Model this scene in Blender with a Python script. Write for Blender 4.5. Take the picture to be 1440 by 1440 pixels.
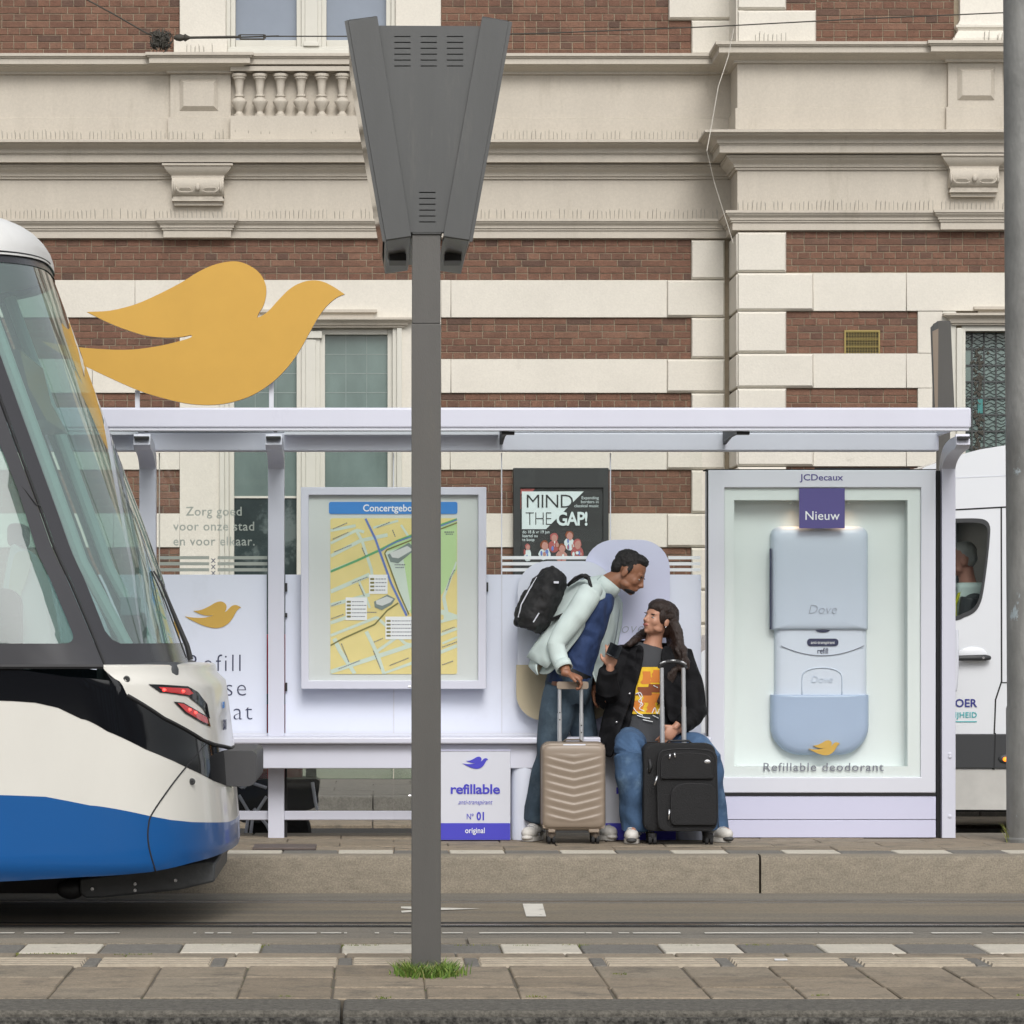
import bpy, bmesh, math, random
from math import sin, cos, pi, radians, sqrt, atan2
from mathutils import Vector, Matrix
from mathutils.geometry import tessellate_polygon, delaunay_2d_cdt
random.seed(7)
for o in list(bpy.data.objects): bpy.data.objects.remove(o)
SC = bpy.context.scene
COL = SC.collection
# ------------------------------------------------------------------ camera
FPX, CD, CH, VX, VY = 5010.0, 20.3, 1.16, 525.0, 894.0
cam = bpy.data.cameras.new('camera'); camo = bpy.data.objects.new('camera', cam); COL.objects.link(camo)
camo.location = (0, -CD, CH); camo.rotation_euler = (pi/2, 0, 0)
cam.sensor_width = 36; cam.lens = 36*FPX/1440
cam.shift_x = (720-VX)/1440; cam.shift_y = (VY-720)/1440
cam.clip_start = 0.1; cam.clip_end = 2000
SC.camera = camo
# ------------------------------------------------------------------ sky and sun (bright overcast day)
world = bpy.data.worlds.new('World'); SC.world = world; world.use_nodes = True
nt = world.node_tree; bg = nt.nodes['Background']
sky = nt.nodes.new('ShaderNodeTexSky'); sky.sky_type = 'NISHITA'; sky.sun_disc = False
SUN_EL, SUN_ROT = radians(41), radians(174)
sky.sun_elevation = SUN_EL; sky.sun_rotation = SUN_ROT; sky.air_density = 1.0; sky.dust_density = 3.0
hs = nt.nodes.new('ShaderNodeHueSaturation'); hs.inputs['Saturation'].default_value = 0.22
nt.links.new(sky.outputs[0], hs.inputs['Color']); nt.links.new(hs.outputs[0], bg.inputs['Color'])
bg.inputs['Strength'].default_value = 0.12
sl = bpy.data.lights.new('sun', 'SUN'); slo = bpy.data.objects.new('sun', sl); COL.objects.link(slo)
sl.energy = 1.45; sl.angle = radians(26); sl.color = (1.0, 0.975, 0.945)
# direction towards the sun: behind the camera, a little to the right
sd = Vector((0.10*cos(SUN_EL), -0.95*cos(SUN_EL), sin(SUN_EL)))
slo.rotation_euler = sd.to_track_quat('Z', 'Y').to_euler(); slo.location = (0, -20, 30)
SC.view_settings.view_transform = 'Standard'; SC.view_settings.look = 'None'
SC.view_settings.exposure = 0.27; SC.view_settings.gamma = 1.0
SC.view_settings.use_curve_mapping = False

# ------------------------------------------------------------------ helpers
def sc(Y): return FPX/(CD+Y)
def W(px, py, Y):
    s = sc(Y); return Vector(((px-VX)/s, Y, CH-(py-VY)/s))
def WX(px, Y): return (px-VX)/sc(Y)
def WZ(py, Y): return CH-(py-VY)/sc(Y)

def srgb(r, g, b):
    f = lambda c: (c/255/12.92 if c/255 <= .04045 else ((c/255+.055)/1.055)**2.4)
    return (f(r), f(g), f(b))
MATS = {}
def mat(name, rgb=None, rough=.6, metal=0, var=.0, vscale=4., bump=0., bscale=60., spec=.5, alpha=None, emit=0, coat=0, stain=None, stretch=None, island=0, speck=None, fold=None):
    m = bpy.data.materials.new(name); m.use_nodes = True; MATS[name] = m
    n = m.node_tree; b = n.nodes['Principled BSDF']; L = n.links.new
    b.inputs['Base Color'].default_value = (*rgb, 1); b.inputs['Roughness'].default_value = rough
    b.inputs['Metallic'].default_value = metal; b.inputs['Specular IOR Level'].default_value = spec
    if coat: b.inputs['Coat Weight'].default_value = coat; b.inputs['Coat Roughness'].default_value = .06
    if emit: b.inputs['Emission Color'].default_value = (*rgb, 1); b.inputs['Emission Strength'].default_value = emit
    src = None
    if var or bump or stain or island or speck or fold:
        geo = n.nodes.new('ShaderNodeNewGeometry'); mp = n.nodes.new('ShaderNodeMapping')
        L(geo.outputs['Position'], mp.inputs['Vector'])
        if stretch: mp.inputs['Scale'].default_value = stretch
        src = mp.outputs[0]
    col = None
    if var:
        nz = n.nodes.new('ShaderNodeTexNoise'); nz.inputs['Scale'].default_value = vscale; nz.inputs['Detail'].default_value = 8; nz.inputs['Roughness'].default_value = .65
        L(src, nz.inputs['Vector'])
        mr = n.nodes.new('ShaderNodeMapRange'); mr.inputs['From Min'].default_value = .25; mr.inputs['From Max'].default_value = .75
        mr.inputs['To Min'].default_value = 1-var; mr.inputs['To Max'].default_value = 1+var
        L(nz.outputs['Fac'], mr.inputs['Value'])
        mx = n.nodes.new('ShaderNodeVectorMath'); mx.operation = 'SCALE'; mx.inputs[0].default_value = rgb
        L(mr.outputs[0], mx.inputs['Scale']); col = mx.outputs[0]
    if island:
        oi = n.nodes.new('ShaderNodeObjectInfo'); ad = n.nodes.new('ShaderNodeMath'); ad.operation = 'ADD'
        L(oi.outputs['Random'], ad.inputs[0]); L(geo.outputs['Random Per Island'], ad.inputs[1])
        fr = n.nodes.new('ShaderNodeMath'); fr.operation = 'FRACT'; L(ad.outputs[0], fr.inputs[0])
        cr = n.nodes.new('ShaderNodeValToRGB'); L(fr.outputs[0], cr.inputs[0])
        els = cr.color_ramp.elements
        for i, (p, c) in enumerate(island):
            e = els[i] if i < 2 else els.new(p)
            e.position = p; e.color = (*c, 1)
        if col is not None:
            mm = n.nodes.new('ShaderNodeVectorMath'); mm.operation = 'MULTIPLY'
            mx.inputs[0].default_value = (1, 1, 1); L(mx.outputs[0], mm.inputs[0]); L(cr.outputs[0], mm.inputs[1]); col = mm.outputs[0]
        else: col = cr.outputs[0]
    if stain:
        sc_, srgb_, lo, hi = stain
        nz2 = n.nodes.new('ShaderNodeTexNoise'); nz2.inputs['Scale'].default_value = sc_; nz2.inputs['Detail'].default_value = 10; nz2.inputs['Roughness'].default_value = .7
        L(src, nz2.inputs['Vector'])
        m2 = n.nodes.new('ShaderNodeMapRange'); m2.inputs['From Min'].default_value = lo; m2.inputs['From Max'].default_value = hi
        L(nz2.outputs['Fac'], m2.inputs['Value'])
        mc = n.nodes.new('ShaderNodeMix'); mc.data_type = 'RGBA'
        L(m2.outputs[0], mc.inputs['Factor'])
        if col is not None: L(col, mc.inputs['A'])
        else: mc.inputs['A'].default_value = (*rgb, 1)
        mc.inputs['B'].default_value = (*srgb_, 1); col = mc.outputs['Result']
    if speck:       # fine grain of the aggregate
        nz3 = n.nodes.new('ShaderNodeTexNoise'); nz3.inputs['Scale'].default_value = speck[0]; nz3.inputs['Detail'].default_value = 3; nz3.inputs['Roughness'].default_value = .8
        L(geo.outputs['Position'], nz3.inputs['Vector'])
        m3 = n.nodes.new('ShaderNodeMapRange'); m3.inputs['From Min'].default_value = .32; m3.inputs['From Max'].default_value = .68; m3.inputs['To Min'].default_value = 1-speck[1]; m3.inputs['To Max'].default_value = 1+speck[1]
        L(nz3.outputs['Fac'], m3.inputs['Value'])
        sm_ = n.nodes.new('ShaderNodeVectorMath'); sm_.operation = 'SCALE'
        if col is not None: L(col, sm_.inputs[0])
        else: sm_.inputs[0].default_value = rgb
        L(m3.outputs[0], sm_.inputs['Scale']); col = sm_.outputs[0]
    if col is not None: L(col, b.inputs['Base Color'])
    if bump:
        nb = n.nodes.new('ShaderNodeTexNoise'); nb.inputs['Scale'].default_value = bscale; nb.inputs['Detail'].default_value = 6
        L(src, nb.inputs['Vector'])
        bp = n.nodes.new('ShaderNodeBump'); bp.inputs['Strength'].default_value = bump; bp.inputs['Distance'].default_value = .01
        L(nb.outputs['Fac'], bp.inputs['Height']); L(bp.outputs[0], b.inputs['Normal'])
    if fold:        # cloth creases: (scale, strength, direction scale)
        wv = n.nodes.new('ShaderNodeTexWave'); wv.wave_type = 'BANDS'; wv.bands_direction = 'DIAGONAL'; wv.inputs['Scale'].default_value = fold[0]; wv.inputs['Distortion'].default_value = 9; wv.inputs['Detail'].default_value = 2; wv.inputs['Detail Scale'].default_value = 1.2
        mp2 = n.nodes.new('ShaderNodeMapping'); L(geo.outputs['Position'], mp2.inputs['Vector']); mp2.inputs['Scale'].default_value = fold[2]; L(mp2.outputs[0], wv.inputs['Vector'])
        b2 = n.nodes.new('ShaderNodeBump'); b2.inputs['Strength'].default_value = fold[1]; b2.inputs['Distance'].default_value = .03
        L(wv.outputs['Fac'], b2.inputs['Height'])
        if bump: L(bp.outputs[0], b2.inputs['Normal'])
        L(b2.outputs[0], b.inputs['Normal'])
    if alpha is not None:
        b.inputs['Alpha'].default_value = alpha
    return m
def glass(name, tint, refl=.5, rough=.02, ior=1.5, film=None):
    """thin pane: transparent tint + fresnel mirror (+ a share of diffuse film; on the tram it paints reflected light)"""
    m = bpy.data.materials.new(name); m.use_nodes = True; MATS[name] = m
    n = m.node_tree; n.nodes.clear(); L = n.links.new
    out = n.nodes.new('ShaderNodeOutputMaterial'); tr = n.nodes.new('ShaderNodeBsdfTransparent'); tr.inputs[0].default_value = (*tint, 1)
    gl = n.nodes.new('ShaderNodeBsdfGlossy'); gl.inputs['Roughness'].default_value = rough
    fr = n.nodes.new('ShaderNodeFresnel'); fr.inputs[0].default_value = ior
    ml = n.nodes.new('ShaderNodeMath'); ml.operation = 'MULTIPLY_ADD'; ml.inputs[1].default_value = 1.0; ml.inputs[2].default_value = refl; ml.use_clamp = True
    geo = n.nodes.new('ShaderNodeNewGeometry'); fb = n.nodes.new('ShaderNodeMath'); fb.operation = 'SUBTRACT'; fb.inputs[0].default_value = 1
    L(geo.outputs['Backfacing'], fb.inputs[1]); fm = n.nodes.new('ShaderNodeMath'); fm.operation = 'MULTIPLY'
    L(fr.outputs[0], fm.inputs[0]); L(fb.outputs[0], fm.inputs[1]); L(fm.outputs[0], ml.inputs[0])
    mx = n.nodes.new('ShaderNodeMixShader'); L(ml.outputs[0], mx.inputs[0])
    base = tr.outputs[0]
    if film:
        fc, fa = film
        df = n.nodes.new('ShaderNodeBsdfDiffuse'); df.inputs[0].default_value = (*fc, 1)
        m2 = n.nodes.new('ShaderNodeMixShader'); m2.inputs[0].default_value = fa
        L(tr.outputs[0], m2.inputs[1]); L(df.outputs[0], m2.inputs[2]); base = m2.outputs[0]
    L(base, mx.inputs[1]); L(gl.outputs[0], mx.inputs[2]); L(mx.outputs[0], out.inputs[0])
    return m

class MB:
    def __init__(s): s.v = []; s.f = []
    def add(s, vs, fs):
        o = len(s.v); s.v += [tuple(p) for p in vs]; s.f += [tuple(i+o for i in f) for f in fs]; return s
    def box(s, x0, x1, y0, y1, z0, z1):
        if x0 > x1: x0, x1 = x1, x0
        if y0 > y1: y0, y1 = y1, y0
        if z0 > z1: z0, z1 = z1, z0
        return s.add([(x0,y0,z0),(x1,y0,z0),(x1,y1,z0),(x0,y1,z0),(x0,y0,z1),(x1,y0,z1),(x1,y1,z1),(x0,y1,z1)],
              [(0,3,2,1),(4,5,6,7),(0,1,5,4),(1,2,6,5),(2,3,7,6),(3,0,4,7)])
    def pbox(s, px0, px1, py0, py1, Y, dep):
        """box whose front face shows at the given photo rectangle at depth Y, dep metres deep"""
        a = W(px0, py1, Y); b = W(px1, py0, Y); return s.box(a.x, b.x, Y, Y+dep, a.z, b.z)
    def prism(s, poly, y0, y1, holes=()):
        """polygon in (x,z) with holes extruded from y0 to y1"""
        loops = [list(poly)]+[list(h) for h in holes]
        flat = [p for l in loops for p in l]; N = len(flat)
        tris = tessellate_polygon([[Vector((p[0], p[1], 0)) for p in l] for l in loops])
        vs = [(p[0], y0, p[1]) for p in flat]+[(p[0], y1, p[1]) for p in flat]
        fs = []
        for t in tris:
            a, b, c = [flat[i] for i in t]
            ccw = (b[0]-a[0])*(c[1]-a[1])-(b[1]-a[1])*(c[0]-a[0]) > 0
            t = tuple(t) if ccw else (t[2], t[1], t[0])   # seen from -y: x right, z up -> ccw faces -y
            fs.append(t); fs.append(tuple(i+N for i in reversed(t)))
        o = 0
        for k, l in enumerate(loops):
            n = len(l); area = sum(l[i][0]*l[(i+1) % n][1]-l[(i+1) % n][0]*l[i][1] for i in range(n))
            pos = (area > 0) ^ (k > 0)
            for i in range(n):
                a, b = o+i, o+(i+1) % n
                fs.append((b, a, a+N, b+N) if pos else (a, b, b+N, a+N))
            o += n
        return s.add(vs, fs)
    def tube(s, pts, r, n=10, cap=True):
        """round or elliptical tube: r = number, list of numbers or list of (ry, rother); cross-section reference is world Y"""
        pts = [Vector(p) for p in pts]; K = len(pts)
        rs = r if isinstance(r, (list, tuple)) else [r]*K
        o = len(s.v)
        for i, p in enumerate(pts):
            d = (pts[min(i+1, K-1)]-pts[max(i-1, 0)])
            d = d.normalized() if d.length > 1e-9 else Vector((0, 0, 1))
            ref = Vector((0, 1, 0)) if abs(d.y) < .93 else Vector((1, 0, 0))
            a = (ref-d*ref.dot(d)).normalized(); b = d.cross(a)
            ra, rb = rs[i] if isinstance(rs[i], (list, tuple)) else (rs[i], rs[i])
            for k in range(n):
                t = 2*pi*k/n; s.v.append(tuple(p+a*(cos(t)*ra)+b*(sin(t)*rb)))
        for i in range(K-1):
            for k in range(n):
                k2 = (k+1) % n
                s.f.append((o+i*n+k, o+i*n+k2, o+(i+1)*n+k2, o+(i+1)*n+k))
        if cap:
            s.f.append(tuple(o+k for k in reversed(range(n)))); s.f.append(tuple(o+(K-1)*n+k for k in range(n)))
        return s
    def lathe(s, c, prof, n=16, axis='Z'):
        """prof: list of (r, h) about the axis through c"""
        o = len(s.v); c = Vector(c)
        for r, h in prof:
            for k in range(n):
                t = 2*pi*k/n
                if axis == 'Z': p = (r*cos(t), r*sin(t), h)
                elif axis == 'Y': p = (r*cos(t), h, -r*sin(t))
                else: p = (h, r*cos(t), r*sin(t))
                s.v.append(tuple(c+Vector(p)))
        K = len(prof)
        for i in range(K-1):
            for k in range(n):
                k2 = (k+1) % n; s.f.append((o+i*n+k, o+i*n+k2, o+(i+1)*n+k2, o+(i+1)*n+k))
        s.f.append(tuple(o+k for k in reversed(range(n)))); s.f.append(tuple(o+(K-1)*n+k for k in range(n)))
        return s
    def ell(s, c, r, rot=None, n=16, m=10, pw=1.0):
        """ellipsoid; rot = 3x3 matrix; pw<1 squarer"""
        o = len(s.v); c = Vector(c); rot = rot or Matrix.Identity(3)
        f = lambda v: math.copysign(abs(v)**pw, v)
        for i in range(m+1):
            ph = -pi/2+pi*i/m
            for k in range(n):
                t = 2*pi*k/n
                p = Vector((r[0]*f(cos(ph))*f(cos(t)), r[1]*f(cos(ph))*f(sin(t)), r[2]*f(sin(ph))))
                s.v.append(tuple(c+rot@p))
        for i in range(m):
            for k in range(n):
                k2 = (k+1) % n; s.f.append((o+i*n+k, o+i*n+k2, o+(i+1)*n+k2, o+(i+1)*n+k))
        return s
    def grid(s, rows):
        o = len(s.v); n = len(rows[0])
        for r in rows: s.v += [tuple(p) for p in r]
        for i in range(len(rows)-1):
            for k in range(n-1):
                a = o+i*n+k; s.f.append((a, a+1, a+n+1, a+n))
        return s
    def sweep(s, path, prof, closed=False):
        """profile [(out, z)] swept along plan path [(x,y)]; 'out' is to the right of the path's direction (path runs +x -> out = -y)"""
        P = [Vector((p[0], p[1])) for p in path]; K = len(P); offs = []
        for i in range(K):
            def nrm(a, b):
                d = (b-a).normalized(); return Vector((d.y, -d.x))
            if i == 0: m = nrm(P[0], P[1])
            elif i == K-1: m = nrm(P[-2], P[-1])
            else:
                n1, n2 = nrm(P[i-1], P[i]), nrm(P[i], P[i+1]); m = n1+n2; m = m/max(m.dot(n1), .1) if m.length > 1e-6 else n1
            offs.append(m)
        rows = [[(P[i].x+offs[i].x*o, P[i].y+offs[i].y*o, z) for i in range(K)] for o, z in prof]
        return s.grid(rows)

ORG = {}
def link(o, parent=None):
    COL.objects.link(o)
    if parent is not None: o.parent = parent; ORG[o.name] = ORG[parent.name]
    else: ORG[o.name] = Vector((0, 0, 0))
    return o
def mesh_from(mb, name, shift=None):
    me = bpy.data.meshes.new(name); 
    if shift is not None and shift.length > 0: vs = [(v[0]-shift.x, v[1]-shift.y, v[2]-shift.z) for v in mb.v]
    else: vs = mb.v
    me.from_pydata(vs, [], mb.f); me.update(); return me
def obj(name, mb, m, parent=None, smooth=False, bevel=0, seg=2, loc=None, kind=None, label=None, fixn=False):
    """one mesh object; top-level ones may get an origin at loc"""
    org = ORG[parent.name] if parent is not None else (Vector(loc) if loc is not None else Vector((0, 0, 0)))
    me = mesh_from(mb, name, org)
    if fixn:
        bm = bmesh.new(); bm.from_mesh(me); bmesh.ops.remove_doubles(bm, verts=bm.verts, dist=1e-5); bmesh.ops.recalc_face_normals(bm, faces=bm.faces); bm.to_mesh(me); bm.free()
    for mm in (m if isinstance(m, (list, tuple)) else [m]): me.materials.append(MATS[mm] if isinstance(mm, str) else mm)
    o = bpy.data.objects.new(name, me); link(o, parent)
    if parent is None and loc is not None: o.location = org; ORG[o.name] = org
    if smooth:
        for p in me.polygons: p.use_smooth = True
        if smooth != 2:
            try: me.set_sharp_from_angle(angle=radians(38))
            except Exception: pass
    if bevel:
        b = o.modifiers.new('bevel', 'BEVEL'); b.width = bevel; b.segments = seg; b.limit_method = 'ANGLE'; b.angle_limit = radians(35); b.harden_normals = False
        for p in me.polygons: p.use_smooth = True
        try: me.set_sharp_from_angle(angle=radians(50))
        except Exception: pass
    if kind: o['kind'] = kind
    if label: o['label'] = label
    return o
def tag(o, label, cat, group=None):
    o['label'] = label; o['category'] = cat
    if group: o['group'] = group
    return o
def thing(name, label, cat, loc=(0, 0, 0), group=None):
    o = bpy.data.objects.new(name, None); COL.objects.link(o); o.location = loc; ORG[o.name] = Vector(loc)
    o.empty_display_size = .1
    return tag(o, label, cat, group)
def inst(me, name, parent, pos, m=None):
    o = bpy.data.objects.new(name, me); COL.objects.link(o); o.parent = parent; ORG[o.name] = ORG[parent.name]
    o.location = Vector(pos)-ORG[parent.name]; return o
def modr(o, kind, **kw):
    m = o.modifiers.new(kind.lower(), kind)
    for k, v in kw.items(): setattr(m, k, v)
    return m
def smooth_poly(pts, sub=6, closed=True, sharp=()):
    """Catmull-Rom through pts, keeping the indices in sharp as corners"""
    out = []; n = len(pts)
    for i in range(n if closed else n-1):
        p0, p1, p2, p3 = pts[(i-1) % n if closed or i > 0 else 0], pts[i], pts[(i+1) % n], pts[(i+2) % n if closed or i+2 < n else n-1]
        if i in sharp: p0 = p1
        if (i+1) % n in sharp: p3 = p2
        for k in range(sub):
            t = k/sub
            out.append(tuple(.5*((2*p1[j])+(-p0[j]+p2[j])*t+(2*p0[j]-5*p1[j]+4*p2[j]-p3[j])*t*t+(-p0[j]+3*p1[j]-3*p2[j]+p3[j])*t**3) for j in (0, 1)))
    if not closed: out.append(tuple(pts[-1]))
    return out
def rrect(x0, x1, z0, z1, r, n=6):
    """rounded rectangle, ccw; r = number or 4 radii (bl, br, tr, tl)"""
    R = r if isinstance(r, (list, tuple)) else [r]*4; out = []
    for (cx, cz, a0), rr in zip(((x0, z0, pi), (x1, z0, 1.5*pi), (x1, z1, 0), (x0, z1, .5*pi)), R):
        sx = 1 if cx == x0 else -1; sz = 1 if cz == z0 else -1
        for k in range(n+1):
            a = a0+.5*pi*k/n; out.append((cx+sx*rr+rr*cos(a), cz+sz*rr+rr*sin(a)))
    return out
DG = None
def text_mb(s, x, z, Y, size, align='CENTER', bold=0, shear=0, space=1, xs=1, ext=.0006, rot=0):
    """lettering as flat extruded mesh in the plane y=Y facing -y; (x,z) = baseline anchor, size = cap height in m"""
    cu = bpy.data.curves.new('t', 'FONT'); cu.body = s; cu.size = size/.70; cu.align_x = align; cu.shear = shear
    cu.space_character = space; cu.extrude = ext; cu.offset = bold*size; cu.resolution_u = 3
    ob = bpy.data.objects.new('t', cu); COL.objects.link(ob)
    dg = bpy.context.evaluated_depsgraph_get()
    me = bpy.data.meshes.new_from_object(ob.evaluated_get(dg))
    c, sn = cos(rot), sin(rot)
    mb = MB(); mb.add([(x+(v.co.x*xs*c-v.co.y*sn), Y-v.co.z, z+(v.co.x*xs*sn+v.co.y*c)) for v in me.vertices], [tuple(p.vertices) for p in me.polygons])
    bpy.data.objects.remove(ob); bpy.data.meshes.remove(me); bpy.data.curves.remove(cu)
    return mb
def ptext(s, px, py, Y, pxh, m, parent, name='lettering', **kw):
    """text placed where the photo shows it: baseline at (px,py), cap height pxh px at depth Y"""
    p = W(px, py, Y); return obj(name, text_mb(s, p.x, p.z, Y, pxh/sc(Y), **kw), m, parent)
_b = [(80,355),(200,348),(330,315),(450,262),(560,205),(640,155),(720,118),(800,100),(860,103),(920,130),(960,165),(985,215),(988,265),(975,320),(950,362),(943,383),(962,377),(1000,350),(1050,295),(1100,245),(1150,213),(1210,196),(1270,200),(1330,228),(1385,265),(1340,285),(1290,330),(1250,385),(1210,455),(1160,545),(1100,630),(1020,710),(920,775),(820,810),(720,825),(600,820),(480,795),(350,755),(200,690),(50,618),(-60,560),(-149,503),(0,529),(150,543),(300,546),(430,530),(530,508),(600,487),(612,478),(602,473),(560,481),(480,485),(380,475),(280,445),(180,405)]
BIRD = smooth_poly(_b, 4, True, (0, 15, 24, 41))
def bird(x0, x1, zmid):
    """bird outline scaled to span x0..x1, ccw order; zmid = height of its centre"""
    k = (x1-x0)/(1385+149); return [(x0+(p[0]+149)*k, zmid-(p[1]-462)*k) for p in reversed(BIRD)]
# ------------------------------------------------------------------ materials
mat('brick', (.2, .09, .06), .85, var=.22, vscale=14, bump=.5, bscale=90, speck=(70, .22), island=[(0, (.135, .070, .046)), (.25, (.178, .090, .058)), (.5, (.148, .076, .050)), (.72, (.195, .104, .068)), (.88, (.100, .058, .042)), (1, (.165, .080, .052))], stain=(9, (.36, .31, .26), .66, .78))
mat('mortar', (.30, .25, .18), .95, var=.25, vscale=12, bump=.5, bscale=120)
mat('beige_stone', speck=(55, .06), rgb=(.505, .46, .39), rough=.75, var=.05, vscale=3, bump=.12, bscale=70, stain=(2.2, (.38, .34, .275), .58, .80), stretch=(2.0, 1, .40))
mat('white_stone', speck=(55, .05), rgb=(.66, .625, .55), rough=.7, var=.05, vscale=2.5, bump=.15, bscale=60, stain=(3.0, (.48, .45, .39), .63, .78))
mat('window_paint', (.60, .585, .52), .5, var=.05, vscale=6)
mat('spike', (.30, .28, .24), .5)
mat('upper_glass', (.20, .235, .29), .12, var=.12, vscale=1.5, spec=.6)  # blue-grey stands in for the sky these panes reflect
mat('lower_glass', (.16, .215, .20), .12, var=.3, vscale=2.2, spec=.6, stretch=(1, 1, .5))
mat('dark_glass', (.035, .05, .05), .10, var=.5, vscale=1.6, spec=.6, stain=(1.8, (.13, .16, .155), .52, .60))  # the dim room behind is painted into the pane colour
mat('curtain', (.28, .33, .31), .8, var=.15, vscale=8, stretch=(6, 1, .4))
mat('lead', (.05, .055, .055), .5)
mat('brass', (.32, .25, .09), .45, metal=.6)
mat('dark_gap', (.015, .015, .016), .8)
mat('asphalt', speck=(75, .32), rgb=(.180, .165, .138), rough=.9, var=.22, vscale=5, bump=.5, bscale=160, stain=(1.6, (.225, .20, .16), .45, .70), stretch=(.35, 1, 1))
mat('asphalt_dark', (.030, .029, .027), .95, var=.4, vscale=30, bump=.9, bscale=70)
mat('track_asphalt', speck=(75, .28), rgb=(.21, .175, .125), rough=.85, var=.2, vscale=4, bump=.45, bscale=140, stain=(1.2, (.135, .125, .108), .45, .65), stretch=(.12, 1, 1))
mat('concrete_kerb', (.240, .208, .160), .9, speck=(110, .28), var=.2, vscale=22, bump=.25, bscale=120, stain=(1.5, (.20, .178, .14), .50, .75), stretch=(.6, 1, 1.2))
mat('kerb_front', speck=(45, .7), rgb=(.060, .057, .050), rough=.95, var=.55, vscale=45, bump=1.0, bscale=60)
mat('slab', speck=(75, .22), rgb=(.30, .25, .19), rough=.9, var=.16, vscale=9, bump=.5, bscale=120, island=[(0, (.225, .182, .130)), (.5, (.285, .232, .168)), (1, (.255, .215, .160))], stain=(5, (.14, .12, .092), .50, .68))
mat('tactile', (.36, .31, .24), .9, var=.2, vscale=20, bump=.4, bscale=100)
mat('slab_grey', speck=(75, .25), rgb=(.165, .155, .137), rough=.9, var=.16, vscale=14, bump=.5, bscale=120)
mat('white_block', speck=(70, .12), rgb=(.54, .50, .42), rough=.85, var=.10, vscale=12, bump=.4, bscale=100, stain=(9, (.33, .30, .25), .58, .72))
mat('road_paint', (.66, .63, .56), .8, var=.12, vscale=12, stain=(14, (.2, .18, .15), .60, .66))
mat('rail_steel', (.20, .15, .11), .4, metal=.7, var=.3, vscale=5)
mat('rail_shine', (.46, .45, .43), .22, metal=.95)
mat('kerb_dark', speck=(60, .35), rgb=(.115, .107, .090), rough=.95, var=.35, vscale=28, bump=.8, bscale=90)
mat('joint_dirt', (.13, .112, .086), .95, var=.3, vscale=40, stain=(5, (.09, .12, .03), .55, .62))
mat('pole_grey', (.110, .106, .099), .45, metal=.25, var=.10, vscale=3, bump=.1, bscale=220, stain=(4, (.15, .135, .11), .58, .78), stretch=(2, 1, .3))
mat('sign_grey', (.090, .092, .091), .42, metal=.3, var=.08, vscale=3, bump=.08, bscale=260, stain=(4, (.125, .123, .115), .60, .80), stretch=(3, 1, .4))
mat('black_plastic', (.02, .02, .021), .5)
mat('steel_post', (.20, .20, .19), .55, metal=.3, var=.30, vscale=7, bump=.35, bscale=40, stain=(6, (.36, .42, .45), .62, .66), stretch=(1, 1, .5))
mat('lilac_paint', (.62, .63, .72), .38, var=.03, vscale=2, spec=.4, stain=(5, (.50, .50, .60), .60, .85), stretch=(1, 1, .35))
mat('film', (.70, .735, .84), .5, var=.02, vscale=2, stain=(3, (.62, .65, .74), .55, .85))
mat('lilac_panel', (.57, .575, .73), .45, var=.02, vscale=2)
mat('case_grey', (.63, .645, .71), .4, var=.02, vscale=2)
mat('mint_back', (.67, .725, .715), .6, var=.02, vscale=2)
mat('gold', (.56, .325, .060), .42, metal=.3, var=.05, vscale=3, bump=.03, bscale=300)
mat('gold_print', (.58, .36, .07), .6)
mat('purple', (.085, .07, .24), .55)
mat('blue_print', (.06, .055, .50), .55)
mat('ink', (.035, .04, .09), .6)
mat('grey_ink', (.17, .18, .22), .6)
mat('pale_ink', (.33, .36, .43), .5)
mat('frost', (.36, .385, .35), .6)
mat('white_print', (.80, .82, .84), .6)
mat('map_grey', (.60, .63, .62), .6)
mat('map_blue', (.045, .23, .62), .5)
mat('map_yellow', (.74, .63, .27), .6, var=.05, vscale=8)
mat('map_green', (.47, .66, .33), .6)
mat('map_street', (.58, .68, .60), .6)
mat('map_line_green', (.12, .38, .17), .6)
mat('map_line_blue', (.13, .20, .50), .6)
mat('map_line_olive', (.20, .19, .06), .6)
mat('map_building', (.20, .25, .24), .6)
mat('poster_black', (.022, .026, .026), .5)
mat('poster_red', (.36, .09, .085), .6)
mat('poster_skin', (.45, .24, .2), .6)
mat('poster_white', (.62, .72, .72), .6)
mat('product_light', (.62, .68, .77), .35, var=.01)
mat('product_cap', (.53, .60, .70), .35)
mat('product_base', (.36, .45, .60), .35, var=.02)
mat('cut_beige', (.50, .43, .29), .5)
mat('cut_lilac', (.60, .62, .80), .5)
mat('tram_white', (.70, .685, .63), .30, coat=.5, var=.03, vscale=3, stain=(1.2, (.60, .58, .52), .55, .8), stretch=(1, 1, .5))
mat('tram_roof', (.80, .80, .78), .45, var=.06, vscale=5)
mat('tram_blue', (.002, .085, .29), .3, coat=.3, var=.03, vscale=2)
mat('tram_black', (.006, .007, .009), .06, spec=.5)
mat('tram_frit', (.045, .045, .050), .25, spec=.5)
mat('tram_rubber', (.018, .018, .02), .6)
mat('bumper_grey', (.055, .055, .058), .55, var=.1, vscale=8)
mat('skirt_grey', (.065, .068, .07), .5, var=.3, vscale=6, bump=.2, bscale=40)
mat('tail_red', (.55, .012, .015), .15, coat=1)
mat('tail_glow', (1.0, .06, .05), .2, emit=2.2)
mat('tram_inner', (.50, .58, .56), .7)
mat('tram_inner_dark', (.06, .065, .07), .7)
mat('seat_pale', (.50, .52, .40), .7)
mat('screen_blue', (.14, .20, .22), .3)
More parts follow.
